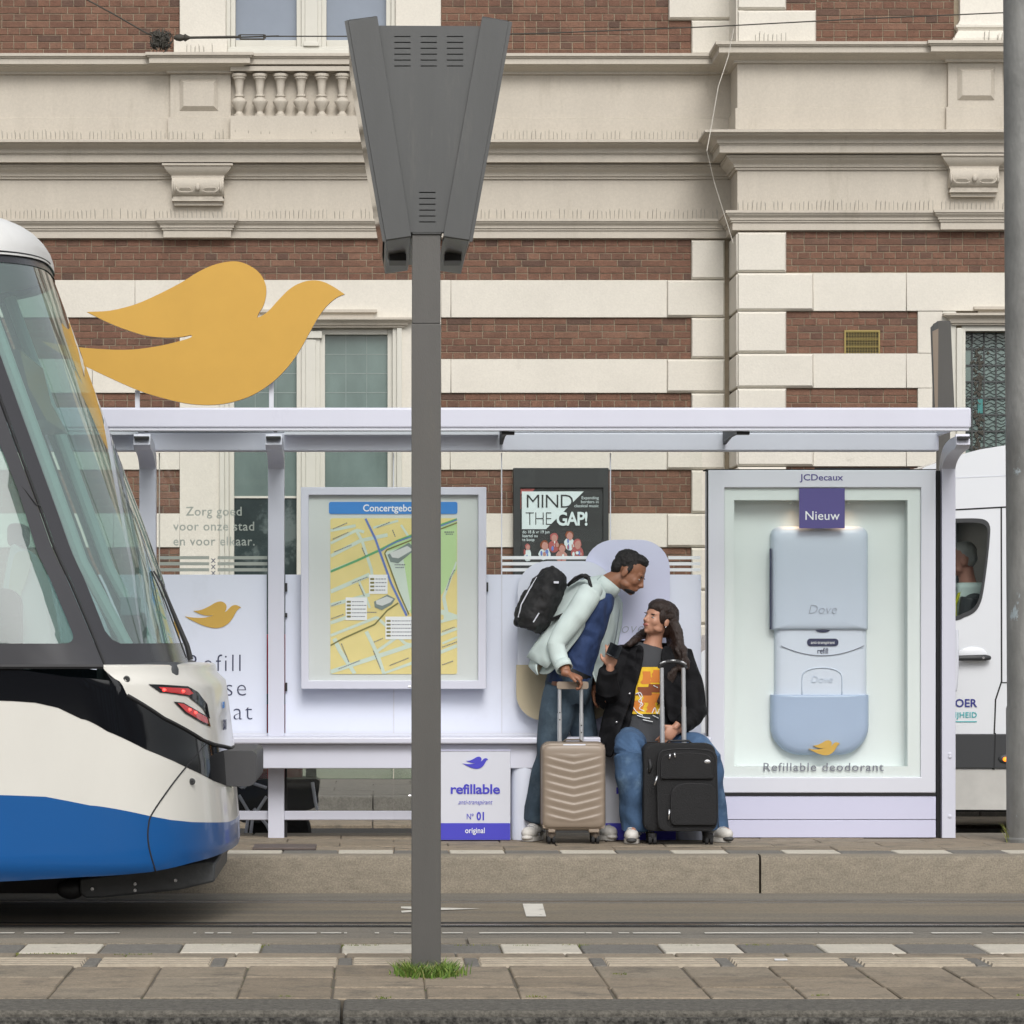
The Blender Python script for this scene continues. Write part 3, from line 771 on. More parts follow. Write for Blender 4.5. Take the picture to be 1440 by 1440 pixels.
# --- white stone: flat bands and blocks, each its own stone
def stone(x0, x1, z0, z1, y, proud=.022, name='stone_block', m='white_stone', bev=.003):
    mb = MB(); mb.box(x0+.0015, x1-.0015, y-proud, y+.03, z0+.0015, z1-.0015); return obj(name, mb, m, bld, bevel=bev, seg=1)
def quoin(x0, x1, z0, z1, y, left=True, proud=.05):
    """quoin with bevelled horizontal joints"""
    mb = MB(); e = .022; mb.add([(x0, y+.03, z0), (x1, y+.03, z0), (x1, y+.03, z1), (x0, y+.03, z1), (x0, y-proud+e, z0+.004), (x1, y-proud+e, z0+.004), (x1, y-proud+e, z1-.004), (x0, y-proud+e, z1-.004),
        (x0+e*.3, y-proud, z0+e), (x1-e*.6, y-proud, z0+e), (x1-e*.6, y-proud, z1-e), (x0+e*.3, y-proud, z1-e)],
        [(0,1,5,4),(1,2,6,5),(2,3,7,6),(3,0,4,7),(4,5,9,8),(5,6,10,9),(6,7,11,10),(7,4,8,11),(8,9,10,11)])
    return obj('quoin', mb, 'white_stone', bld)
bands = [(394, 447), (505, 553), (613, 661), (722, 770), (830, 878), (938, 1000)]
JO = {0: [(-90, 190), (190, 253)], 1: [(-90, 130), (130, 253)], 2: [(-90, 253)], 3: [(-90, 160), (160, 253)], 4: [(-90, 253)], 5: [(-90, 253)]}
JR = {0: [(620, 634), (634, 938)], 1: [(620, 634), (634, 938)], 2: [(620, 633), (633, 938)], 3: [(620, 800), (800, 938)], 4: [(620, 938)], 5: [(620, 938)]}
for i, (t, b) in enumerate(bands):
    for a, c in JO[i]: stone(bX(a), bX(c), bZ(b), bZ(t), YM)
    for a, c in JR[i]: stone(bX(a), bX(c), bZ(b), bZ(t), YM)
    quoin(bX(938), XC-.05, bZ(b), bZ(t), YM)
    # projecting bay: long quoin, then flat stones
    quoin(XC, fX(1143), bZ(b), bZ(t), YF)
    stone(fX(1143), fX(1274), bZ(b)+.0, bZ(t), YF); 
    if i == 0: stone(fX(1274), XR, bZ(b)-.0, bZ(t), YF, .03)
    else: stone(fX(1274), fX(1325), bZ(b), bZ(t), YF, .024)
for t, b in [(338, 394)]+ROWS:
    quoin(bX(972), XC-.05, bZ(b), bZ(t), YM); quoin(XC, fX(1105), bZ(b), bZ(t), YF)
for t, b in ROWS:
    stone(fX(1290), fX(1325), bZ(b), bZ(t), YF, .024)
# return face of the quoins (side of the bay)
mb = MB()
for t, b in [(338, 394)]+ROWS+bands: mb.box(XC-.012, XC+.05, YF-.02, YM-.0, bZ(b)+.012, bZ(t)-.012)
obj('bay_return', mb, 'white_stone', bld, bevel=.008)
# upper storey stones
quoin(bX(940), bX(1028), bZ(29), bZ(-50), YM); quoin(bX(972), bX(1028), bZ(79), bZ(29), YM)
quoin(XC+.0, fX(1105), fZ(15)+.0, fZ(-40), YF); quoin(XC, fX(1147), bZ(79), fZ(15), YF)
mb = MB(); mb.box(XC-.012, XC+.05, YF-.02, YM, bZ(79), TOPZ); obj('bay_return', mb, 'white_stone', bld)
# column base right of the upper bay
pth = [(fX(1345), YF+.02), (fX(1345), YF-.09), (fX(1425), YF-.09), (fX(1425), YF+.02)]
mb = MB(); sw = MB(); sw.sweep(pth, [(-.02, TOPZ), (-.02, fZ(30)), (.0, fZ(37)), (.02, fZ(38)), (.02, fZ(41)), (.005, fZ(43)), (.0, fZ(46)), (.03, fZ(54)), (.035, fZ(57)), (.05, fZ(57)), (.05, fZ(73))]); mb.add(sw.v, [tuple(reversed(f)) for f in sw.f])
obj('pilaster_base', mb, 'white_stone', bld, smooth=True)
mb = MB(); mb.box(fX(1425), XR, YF-.03, YF+.02, bZ(79), TOPZ); obj('jamb_stone', mb, 'white_stone', bld)
mb = MB(); mb.box(fX(1432), fX(1500), YF-.034, YF-.031, bZ(55), TOPZ); obj('window_pane', mb, 'upper_glass', bld)

# --- upper window (only its foot shows)
def frame_sweep(parent, x0, x1, z0, z1, y, prof, name, m):
    """rectangular architrave round an opening, profile [(outset, proud)]"""
    mb = MB(); rows = []
    for o, d in prof:
        rows.append([(x0-o, y-d, z0), (x0-o, y-d, z1+o), (x1+o, y-d, z1+o), (x1+o, y-d, z0)])
    mb.grid(rows); mb.f = [tuple(reversed(f)) for f in mb.f]
    return obj(name, mb, m, parent, smooth=False)
for a, b in ((253, 318), (556, 620)):
    uw = MB(); uw.box(bX(a), bX(b), YM-.05, YM+.03, bZ(56), TOPZ); j_ = obj('window_jamb', uw, 'white_stone', bld, bevel=.006)
    uw = MB(); uw.box(bX(a-8), bX(b+2), YM-.075, YM+.03, bZ(79), bZ(56.5)); obj('jamb_base', uw, 'white_stone', j_, bevel=.006)
uf = MB(); zb, zt = bZ(66), TOPZ
for a, b, y in ((318, 324, -.03), (550, 556, -.03), (324, 331, 0), (543, 550, 0)): uf.box(bX(a), bX(b), YM+y+.02, YM+.2, zb, zt)
uf.box(bX(417), bX(459), YM+.015, YM+.2, zb, zt); uf.box(bX(424), bX(452), YM-.02, YM+.014, zb, zt); uf.box(bX(429), bX(447), YM-.035, YM-.021, zb, zt)
uf.box(bX(331), bX(417), YM+.05, YM+.2, zb, bZ(55)); uf.box(bX(459), bX(543), YM+.05, YM+.2, zb, bZ(55))
uf.box(bX(320), bX(554), YM-.06, YM+.1, bZ(78), bZ(71)); uf.box(bX(320), bX(554), YM-.03, YM+.1, bZ(70.8), bZ(66.2)); uf.box(bX(427), bX(449), YM-.05, YM-.031, bZ(66), bZ(60))
w = obj('window', uf, 'window_paint', bld, bevel=.004)
for a, b in ((331, 417), (459, 543)):
    mb = MB(); mb.box(bX(a), bX(b), YM+.12, YM+.13, bZ(55), zt); obj('window_pane', mb, 'upper_glass', w)
# --- lower window
lw = MB(); z1 = bZ(470); zb = bZ(1005)
for a, b in ((253, 309), (565, 620)): lw.box(bX(a), bX(b), YM-.02, YM+.03, zb, bZ(394))
lw.box(bX(309), bX(565), YM-.019, YM+.03, bZ(448), bZ(394))
obj('window_surround', lw, 'white_stone', bld)
ho = MB(); sw = MB()
sw.sweep([(bX(309), YM+.02), (bX(309), YM-.02), (bX(565), YM-.02), (bX(565), YM+.02)], [(.0, bZ(447.5)), (.10, bZ(448)), (.10, bZ(451)), (.085, bZ(452)), (.06, bZ(455)), (.05, bZ(458)), (.03, bZ(459)), (.03, bZ(461)), (0, bZ(462))])
ho.add(sw.v, [tuple(reversed(f)) for f in sw.f])
sw = MB(); sw.sweep([(bX(352), YM+.02), (bX(352), YM-.015), (bX(522), YM-.015), (bX(522), YM+.02)], [(0, bZ(436)), (.05, bZ(436)), (.05, bZ(440)), (.02, bZ(442)), (.02, bZ(447.4))]); ho.add(sw.v, [tuple(reversed(f)) for f in sw.f])
hh = obj('window_hood', ho, 'beige_stone', bld)
wf = MB()
for a, b, y in ((309, 316, -.05), (558, 565, -.05), (316, 322, -.02), (552, 558, -.02), (322, 329, .03), (545, 552, .03)): wf.box(bX(a), bX(b), YM+y, YM+.2, zb, bZ(462))
wf.box(bX(329), bX(545), YM+.03, YM+.2, bZ(470), bZ(462))
wf.box(bX(417), bX(457), YM+.02, YM+.2, zb, bZ(470)); wf.box(bX(424), bX(450), YM-.005, YM+.019, zb, bZ(470)); wf.box(bX(430), bX(444), YM-.02, YM-.006, zb, bZ(478)); wf.box(bX(421), bX(453), YM-.03, YM+.018, bZ(476), bZ(466))
w = obj('window', wf, 'window_paint', bld, bevel=.004)
for a, b in ((329, 417), (457, 545)):
    mb = MB(); mb.box(bX(a), bX(b), YM+.10, YM+.105, bZ(699), bZ(470)); p = obj('window_pane', mb, 'lower_glass', w)
    mb = MB(); mb.box(bX(a), bX(b), YM+.10, YM+.105, zb, bZ(699.5)); obj('window_pane', mb, 'dark_glass', w)
    # faint leaded pattern of the old glass
    ld = MB()
    for k in range(5): ld.box(bX(a), bX(b), YM+.0975, YM+.0995, bZ(497+k*27)-.003, bZ(497+k*27)+.003)
    for k in range(1, 3): ld.box(bX(a+(b-a)*k/3)-.002, bX(a+(b-a)*k/3)+.002, YM+.0975, YM+.0995, bZ(606), bZ(470))
    obj('lead_lines', ld, 'curtain', p)
    mb = MB(); mb.box(bX(a), bX(b), YM+.088, YM+.0985, bZ(700), bZ(697)); obj('glazing_bar', mb, 'window_paint', w)
# --- leaded window on the right
rw = MB()
rw.box(fX(1325), fX(1344), YF-.026, YF+.03, fZ(1000), bZ(447.2))
rw.box(fX(1344), fX(1352), YF-.06, YF+.03, fZ(1000), fZ(462)); rw.box(fX(1352), fX(1357), YF-.03, YF+.05, fZ(1000), fZ(462))
rw.box(fX(1352), fX(1480), YF-.02, YF+.05, fZ(466), fZ(458))
obj('window_frame', rw, 'window_paint', bld, bevel=.005)
ho = MB(); sw = MB(); sw.sweep([(fX(1343), YF+.02), (fX(1343), YF-.02), (fX(1500), YF-.02)], [(.0, fZ(441)), (.11, fZ(442)), (.11, fZ(445)), (.09, fZ(446.5)), (.06, fZ(449)), (.05, fZ(455)), (.03, fZ(455.5)), (.03, fZ(458))]); ho.add(sw.v, [tuple(reversed(f)) for f in sw.f])
sw = MB(); sw.sweep([(fX(1378), YF+.02), (fX(1378), YF-.015), (fX(1500), YF-.015)], [(0, fZ(432)), (.06, fZ(432)), (.06, fZ(436)), (.02, fZ(438)), (.02, fZ(441))]); ho.add(sw.v, [tuple(reversed(f)) for f in sw.f])
obj('window_hood', ho, 'beige_stone', bld)
mb = MB(); mb.box(fX(1357), fX(1470), YF+.12, YF+.125, fZ(1000), fZ(466)); lp = obj('window_pane', mb, 'lower_glass', bld)
mat('quarry', (.05, .22, .21), .4)
ld = MB()
for k in range(8): ld.box(fX(1357), fX(1470), YF+.108, YF+.118, fZ(489+k*23.3)-.006, fZ(489+k*23.3)+.006)
for k in range(7): ld.box(fX(1370+k*17)-.006, fX(1370+k*17)+.006, YF+.1085, YF+.1175, fZ(680), fZ(466))
obj('lead_grid', ld, 'lead', lp)
random.seed(31); sw = MB()
for r in range(9):
    for c in range(6):
        if c == 0 and r in (1, 2): continue
        x0, x1 = fX(1357 if c == 0 else 1353+c*17), fX(1370+c*17); z0, z1 = fZ(489+r*23.3), fZ(466+r*23.3)
        for q in range(5):
            z = z1+(z0-z1)*(q+.5)/5; ph = random.uniform(0, 6)
            sw.tube([(x0+(x1-x0)*t/5, YF+.113, z+.010*sin(ph+t*1.5)) for t in range(6)], .0028, 4)
obj('wavy_relief', sw, 'lead', lp)
sw = MB()
for r in range(160):
    z = fZ(random.uniform(485, 660)); x = fX(1379+random.gauss(0, 3.0)) if random.random() < .7 else fX(random.uniform(1372, 1408)); 
    if x > fX(1386) and z < fZ(500): x = fX(1380)
    sw.ell((x, YF+.108, z), (.012, .004, .014), None, 5, 4)
obj('branch_ornament', sw, 'wire_dark', lp)
mb = MB(); mb.box(fX(1378), fX(1385), YF+.105, YF+.107, fZ(580), fZ(560)); obj('teal_quarry', mb, 'quarry', lp)
# --- vent grille in the brickwork
vg = MB(); z0, z1, x0, x1 = fZ(500), fZ(464.5), fX(1187), fX(1237)
vg.prism([(x0, z0), (x1, z0), (x1, z1), (x0, z1)], YF-.02, YF+.0, [[(x0+.012, z0+.012), (x1-.012, z0+.012), (x1-.012, z1-.012), (x0+.012, z1-.012)]])
g = obj('vent_grille', vg, 'brass', bld)
mb = MB(); mb.box(x0+.01, x1-.01, YF-.009, YF-.007, z0+.01, z1-.01); obj('vent_shadow', mb, 'dark_gap', g)
vb = MB(); n = 12
for i in range(n):
    a = x0+.012+(x1-x0-.024)*i/n; w_ = (x1-x0-.024)/n
    vb.tube([(a, YF-.013, z0+.012), (a, YF-.013, z1-.012)], .0028, 5)
    for j in range(9):
        z = z0+.012+(z1-z0-.024)*(j+.5)/9; vb.tube([(a, YF-.013, z-.008), (a+w_/2, YF-.016, z+.008), (a+w_, YF-.013, z-.008)], .0028, 5)
for j in range(4): vb.tube([(x0+.01, YF-.015, z0+.012+(z1-z0-.024)*j/3), (x1-.01, YF-.015, z0+.012+(z1-z0-.024)*j/3)], .004, 5)
obj('vent_lattice', vb, 'brass', g)
# plinth at the foot (seen under the shelter)
mb = MB(); mb.box(XL, XR, YF-.12, YF+.3, low, bZ(1040)); obj('plinth', mb, 'beige_stone', bld)
# pigeon spikes on the ledges
random.seed(12); sp = MB()
def spikes(x0, x1, y, z, h=.085, step=.036):
    x = x0
    while x < x1:
        if random.random() < .93:
            hh_ = h*random.uniform(.75, 1.1); dx = random.gauss(0, .004); dy = -random.uniform(.0, .05)
            sp.add([(x-.0022, y, z), (x+.0022, y, z), (x+.0016+dx, y+dy, z+hh_), (x-.0016+dx, y+dy, z+hh_)], [(0,1,2,3)]); sp.box(x-.0022, x+.0022, y-.0022, y+.0022, z, z+hh_*.9)
        x += step*random.uniform(.9, 1.1)
spikes(XL, XC-.2, YM-.12, bZ(201)); spikes(XL, XC-.1, YM-.08, bZ(310)); spikes(XC, XR, YF-.08, bZ(310)); spikes(bX(258), bX(300), YM-.12, bZ(80)); spikes(fX(1060), fX(1105), YF-.12, bZ(80)); spikes(fX(1380), fX(1405), YF-.15, bZ(80))
obj('bird_spikes', sp, 'spike', bld, kind='stuff')
# pale cable down the corner of the bay
mb = MB(); mb.tube([W(1032, 40, 9.2), W(1024, 80, 9.2), W(1010, 122, 9.15), W(1000, 180, 9.1), W(994, 212, 9.0), W(1004, 255, 9.2), W(1018, 300, 9.3), W(1031, 342, 9.35)], .0035, 6)
obj('wall_cable', mb, 'cable_white', bld)
# ------------------------------------------------------------------ tram shelter
YS_ = .20            # plane of posts and back wall
YR_ = -.97           # front edge of the roof
S = lambda px: WX(px, YS_); SZ = lambda py: WZ(py, YS_)
she = thing('tram_shelter', 'lilac white tram stop shelter with glass roof and curved posts on the far platform', 'shelter', (S(700), YS_, 0))
XE = S(-180)
# roof: front fascia, rear beam, end beam, glass, ribs
mb = MB(); a = W(0, 573, YR_); b = W(1366, 602, YR_)
mb.box(XE, b.x, YR_, YR_+.07, b.z, a.z); obj('roof_fascia', mb, 'lilac_paint', she, bevel=.012, seg=3)
xr = b.x
mb = MB(); mb.box(XE, xr-.012, YR_+.005, YR_+.09, b.z-.012, b.z-.001); obj('gutter_lip', mb, 'case_grey', she)
mb = MB(); mb.box(XE, S(1318), YS_-.06, YS_+.06, SZ(635), SZ(609)); obj('rear_beam', mb, 'lilac_paint', she, bevel=.01, seg=3)
mb = MB(); mb.box(XE, S(1318), YS_-.055, YS_+.03, SZ(608.8), SZ(607)); obj('beam_seal', mb, 'black_plastic', she)
mb = MB(); mb.box(S(1320), xr-.01, YR_+.075, YS_+.05, b.z+.02, SZ(606)); obj('end_beam', mb, 'lilac_paint', she, bevel=.006)
mb = MB()
x0 = XE
for k, x1 in enumerate((S(208), S(388), S(708), S(1022), S(1320))):
    mb.box(x0+.01, x1-.01, YR_+.075, YS_+.02, SZ(606.0)-.012, SZ(606.0)-.004); x0 = x1
obj('roof_glass', mb, 'roof_glass', she)
# grey underside panel between the left posts and over the map case
mb = MB(); mb.box(S(401), S(700), YS_-.16, YS_-.07, SZ(606)-.03, SZ(606)-.014); mb.box(XE, S(196), YS_-.16, YS_-.07, SZ(606)-.03, SZ(606)-.014)
obj('ceiling_panel', mb, 'case_grey', she)
def post(px0, px1):
    """flat post whose head curves forward under the fascia"""
    x0, x1 = S(px0), S(px1)
    w = .05; pts = [(YS_-.02, 0), (YS_-.02, SZ(660))]
    zt = b.z-.015; z0 = SZ(660)
    for i in range(1, 11):
        t = i/10; pts.append((YS_-.02-.50*t**1.9, z0+(zt-.03-z0)*(1-(1-t)**1.8)))
    pts.append((YS_-.56, zt-.012))
    L = [(y-w, z) if i < 2 else None for i, (y, z) in enumerate(pts)]
    left = []; right = []
    for i, (y, z) in enumerate(pts):
        p, q = pts[max(i-1, 0)], pts[min(i+1, len(pts)-1)]; dy, dz = q[0]-p[0], q[1]-p[1]; l = sqrt(dy*dy+dz*dz) or 1
        ny, nz = -dz/l, dy/l; ww = w*(1-.35*i/len(pts)); left.append((y+ny*ww, z+nz*ww)); right.append((y-ny*ww, z-nz*ww))
    m = MB(); K = len(pts)
    sh = lambda i: 0
    vs = []
    for i in range(K): vs += [(x0, *left[i]), (x1, *left[i]), (x1, *right[i]), (x0, *right[i])]
    fs = [(0, 1, 2, 3), tuple(4*(K-1)+j for j in (3, 2, 1, 0))]
    for i in range(K-1):
        for j in range(4):
            j2 = (j+1) % 4; fs.append((4*i+j, 4*i+4+j, 4*i+4+j2, 4*i+j2))
    m.add(vs, fs); p = obj('post', m, 'lilac_paint', she, bevel=.006, fixn=True)
    k = MB(); k.box(x0+.004, x1-.006, YS_-.60, YS_-.46, b.z-.026, b.z-.012); obj('roof_bracket', k, 'black_plastic', p)
    return p
for a_, b_ in ((197, 220), (377.5, 400), (1322, 1341)):
    p_ = post(a_, b_)
    if a_ > 1000:
        for py in (1060, 1063.5, 1147):
            m = MB(); m.lathe((S(1333), YS_-.071, SZ(py)), [(.012, .004), (.011, -.003), (.005, -.006)], 10, 'Y'); obj('bolt', m, 'lilac_paint', p_, smooth=True)
mb = MB(); mb.box(S(1316.5), S(1321.5), YS_-.02, YS_+.1, .0, SZ(662)); obj('post_gap', mb, 'dark_gap', she)
m = MB(); m.box(S(400.6), S(403.4), YS_-.01, YS_+.06, .0, SZ(1079)); obj('post_gap', m, 'dark_gap', she)
for px in (702, 1015):
    mb = MB(); x = S(px); mb.box(x, x+.018, YR_+.1, YS_-.06, SZ(606)-.06, SZ(606)-.013); mb.add([(x, YS_-.07, SZ(606)-.06), (x+.018, YS_-.07, SZ(606)-.06), (x+.018, YS_-.07, SZ(626)), (x, YS_-.07, SZ(626)), (x, YS_-.4, SZ(606)-.06), (x+.018, YS_-.4, SZ(606)-.06)], [(0,1,2,3),(0,3,4),(1,5,2),(3,2,5,4)])
    r_ = obj('roof_rib', mb, 'black_plastic', she)
    mb = MB(); mb.box(x-.025, x+.045, YR_+.075, YR_+.14, b.z-.03, b.z-.014); obj('rib_clamp', mb, 'black_plastic', r_)
# back wall: glass panes with film on their lower part
JX = [225, 376.5] 
panes = [(60, 196), (221, 376), (401, 553), (554, 705), (706, 858), (859, 988)]
for x0_, x1_ in panes:
    m = MB(); m.box(S(x0_)+.002, S(x1_)-.002, YS_+.01, YS_+.018, SZ(1150), SZ(636)); g = obj('glass_pane', m, 'shelter_glass', she)
    xa, xb = (225, 375) if x0_ == 221 else (x0_+.3, x1_-.2)
    if x0_ == 859: xb = 986
    m = MB(); m.box(S(xa), S(xb), YS_+.004, YS_+.008, SZ(1037), SZ(808)); obj('film_panel', m, 'film', g)
    if x0_ < 600:
        m = MB(); m.box(S(x0_), S(x1_), YS_+.0195, YS_+.0215, SZ(1096), SZ(1076)); obj('tinted_strip', m, 'low_glass', g)
    if x0_ in (706, 859, 221):
        m = MB()
        xs = [(706, 858)] if x0_ == 706 else ([(940, 985)] if x0_ == 859 else [(224, 294), (306, 376)])
        for q0, q1 in xs:
            for k, (t0, t1) in enumerate(((782, 786.5), (790.5, 795), (799, 803.5))): m.box(S(q0), S(q1), YS_+.004, YS_+.0075, SZ(t1), SZ(t0))
        obj('stripe_decal', m, 'white_print' if x0_ != 221 else 'frost', g)
    if x0_ == 221:
        for tx, py, w_ in (('Zorg goed', 725, 1.07), ('voor onze stad', 746, 1.07), ('en voor elkaar.', 767, 1.07)):
            ptext(tx, 301, py, YS_+.006, 12.5, 'frost', g, bold=.012, space=w_, xs=.98)
        for k in range(3): ptext('x', 300, 791.5+k*8.8, YS_+.006, 9.5, 'grey_ink', g, bold=.01)
        for tx, py in (('Refill', 944), ('Reuse', 978.5), ('Repeat', 1012)):
            ptext(tx, 301, py, YS_+.002, 24.5, 'ink', g, bold=-.022, space=1.14, xs=.98)
        m = MB(); m.prism(bird(S(260), S(339), SZ(864.5)), YS_-.001, YS_+.002); obj('bird_print', m, 'gold_print', g)
for px in (224, 553.5, 705.5, 858.5):
    m = MB(); m.box(S(px-.7), S(px+.7), YS_+.0, YS_+.02, SZ(1040), SZ(637)); obj('pane_joint', m, 'case_grey' if px > 300 else 'cable_white', she)
for xx_, y0_, y1_ in ((401, 820, 832), (401, 960, 972), (401, 862, 868), (683.5, 819, 832)):
    m = MB(); m.box(S(xx_), S(xx_+3), YS_-.015, YS_+.02, SZ(y1_), SZ(y0_)); obj('pane_clamp', m, 'black_plastic', she)
m = MB(); m.box(XE, S(748), YS_-.03, YS_+.0, SZ(1153), SZ(1140)); obj('lower_rail', m, 'lilac_paint', she, bevel=.006)

# bench
ben = thing('bench', 'long lilac white bench running along the back wall of the shelter under the map', 'bench', (S(600), YS_-.2, 0))
m = MB(); m.box(XE, S(993), YS_-.36, YS_-.01, SZ(1046)+.01, SZ(1041)+.028); obj('seat', m, 'lilac_paint', ben, bevel=.01, seg=3)
m = MB(); m.box(XE, S(993), YS_-.30, YS_-.27, SZ(1078)+.0, SZ(1046)+.009); obj('front_panel', m, 'lilac_paint', ben, bevel=.005)
m = MB(); m.box(XE, S(993), YS_-.034, YS_-.008, SZ(1041)+.028, SZ(1038)+.03); obj('rear_strip', m, 'case_grey', ben)

# display packs under the bench
def pack(px0, px1, first):
    lab = 'pale box printed refillable in blue under the bench right beside the sign pole' if first else 'pale box printed in blue under the bench between the two suitcases'
    y = YS_-.30 if False else -.12
    X = lambda p: WX(p, y); Z = lambda p: WZ(p, y)
    z0 = 0.002
    t = thing('display_box', lab, 'display box', ((X(px0)+X(px1))/2, y, 0), 'printed boxes under the bench')
    m = MB(); m.box(X(px0), X(px1), y, y+.22, z0, Z(1056)); obj('box_body', m, 'case_grey', t, bevel=.004)
    m = MB(); m.box(X(px0)+.002, X(px1)-.002, y-.0035, y-.001, z0+.002, Z(1157.5)); obj('blue_band', m, 'blue_print', t)
    m = MB(); m.box(X(px0)+.0, X(px1), y-.004, y+.2, Z(1056), Z(1054)); obj('top_edge', m, 'lilac_panel', t)
    c = (px0+px1)/2
    m = MB(); m.prism(bird(X(c-17.5), X(c+18.5), Z(1072.5)), y-.004, y-.001); obj('bird_print', m, 'blue_print', t)
    ptext('refillable', c, 1116, y-.003, 13.2, 'blue_print', t, bold=.03, space=.96, xs=1.16)
    ptext('anti-transpirant', c, 1131, y-.003, 6.5, 'blue_print', t, bold=-.01, shear=.35, xs=.82)
    ptext('Nº', c-7, 1152, y-.003, 8, 'blue_print', t, bold=.0, xs=.8); ptext('01', c+8.5, 1153, y-.003, 11, 'blue_print', t, bold=.045, xs=.8)
    ptext('original', c, 1171.5, y-.006, 7.8, 'white_print', t, bold=.015, xs=.86)
pack(618, 718, True); pack(851, 951, False)
for px0, px1, lab in ((719, 756, 'plain pale rounded column under the bench left of the man standing with the suitcase'), (952, 1000, 'plain pale column under the bench behind the black suitcase')):
    y = -.10; m = MB(); x0, x1 = WX(px0, y), WX(px1, y); c = (x0+x1)/2; r = (x1-x0)/2
    pts = [(c+r*sin(a)*1.0, y+.12-.12*cos(a)**.5 if cos(a) > 0 else y+.12) for a in [(-.5+k/12)*pi for k in range(13)]]
    m.grid([[(p[0], p[1], 0.001) for p in pts], [(p[0], p[1], WZ(1056, y)) for p in pts]]); m.box(x0, x1, y+.12, y+.2, 0.001, WZ(1056, y))
    m.f = m.f
    tag(obj('display_column', m, 'film', loc=(c, y+.1, 0), smooth=True), lab, 'display column', 'plain columns under the bench')

# two large product cut-outs behind the bench
Yc = YS_-.045
def cutout(px0, px1, py0, py1, split, lab, m_top, m_bot, text=None):
    X = lambda p: WX(p, Yc); Z = lambda p: WZ(p, Yc)
    t = thing('product_cutout', lab, 'cut-out', ((X(px0)+X(px1))/2, Yc, Z(py1)), 'large rounded product cut-outs on the back wall')
    rr = .17; m = MB(); m.prism(rrect(X(px0+2), X(px1-2), Z(split)+.001, Z(py0), [.002, .002, rr, rr], 8), Yc, Yc+.025); obj('upper_part', m, m_top, t, bevel=.004)
    m = MB(); m.prism(rrect(X(px0), X(px1), Z(py1), Z(split), [rr*.9, rr*.9, .002, .002], 8), Yc-.012, Yc+.025); obj('lower_part', m, m_bot, t, bevel=.004)
    if text: ptext(text, *text_at, Yc-.002, 15, 'pale_ink', t, bold=-.022, shear=.3, space=1.05)
text_at = (880, 890)
cutout(820, 944, 759, 1032, 965, 'pale lilac rounded product cut-out behind the woman, the taller of the two', 'cut_lilac', 'cut_lilac', 'Dove')
Yc = YS_-.075
cutout(726, 864, 789, 1013, 935, 'pale rounded product cut-out with beige base behind the man with the backpack', 'film', 'cut_beige')

# ------------------------------------------------------------------ map case
Ym = YS_-.12
mX = lambda p: WX(p, Ym); mZ = lambda p: WZ(p, Ym)
mp_ = thing('map_case', 'white framed transit map case with blue header hanging on the shelter wall', 'map case', (mX(553), Ym, mZ(969)))
m = MB(); m.prism([(mX(423), mZ(969)), (mX(684), mZ(969)), (mX(684), mZ(685)), (mX(423), mZ(685))], Ym, Ym+.09, [[(mX(434), mZ(957)), (mX(672.5), mZ(957)), (mX(672.5), mZ(696)), (mX(434), mZ(696))]])
fr = obj('frame', m, 'lilac_paint', mp_, bevel=.004)
m = MB(); m.box(mX(434), mX(672.5), Ym+.03, Ym+.05, mZ(957), mZ(696)); obj('backing', m, 'map_grey', mp_)
y = Ym+.026
m = MB(); m.prism(rrect(mX(462.5), mX(643.5), mZ(722.5), mZ(705.5), .012, 4), y, y+.003); hd = obj('header', m, 'map_blue', mp_)
ptext('Concertgebouw', 553, 719, y-.001, 9.6, 'white_print', hd, bold=.022, xs=.95)
mx0, mx1, mz0, mz1 = 464.5, 643, 948, 728.5
def clip_strip(p, q, w):
    """strip polygon between px points, clipped to the map rectangle by shortening"""
    return p, q, w
_ms = [0]
def mstrip(mb, pts, w, yy0):
    for (x0, y0), (x1, y1) in zip(pts, pts[1:]):
        _ms[0] = (_ms[0]+1) % 24; yy = yy0-_ms[0]*1.5e-5
        dx, dy = x1-x0, y1-y0; t0, t1 = 0., 1.
        ok = True
        for p_, q_ in ((-dx, x0-mx0), (dx, mx1-x0), (-dy, y0-mz1), (dy, mz0-y0)):
            if abs(p_) < 1e-9:
                if q_ < 0: ok = False
            else:
                r = q_/p_
                if p_ < 0: t0 = max(t0, r)
                else: t1 = min(t1, r)
        if not ok or t0 >= t1: continue
        a = (x0+dx*t0, y0+dy*t0); c = (x0+dx*t1, y0+dy*t1); l = sqrt(dx*dx+dy*dy); nx, ny = -dy/l*w/2, dx/l*w/2
        cl = lambda p: (mX(min(max(p[0], mx0), mx1)), yy, mZ(min(max(p[1], mz1), mz0)))
        vs = [cl((a[0]+nx, a[1]+ny)), cl((c[0]+nx, c[1]+ny)), cl((c[0]-nx, c[1]-ny)), cl((a[0]-nx, a[1]-ny))]
        mb.add(vs, [(0, 1, 2, 3)])
m = MB(); m.prism(rrect(mX(mx0), mX(mx1), mZ(mz0), mZ(mz1), .012, 4), y, y+.003); sh = obj('map_sheet', m, 'map_yellow', mp_)
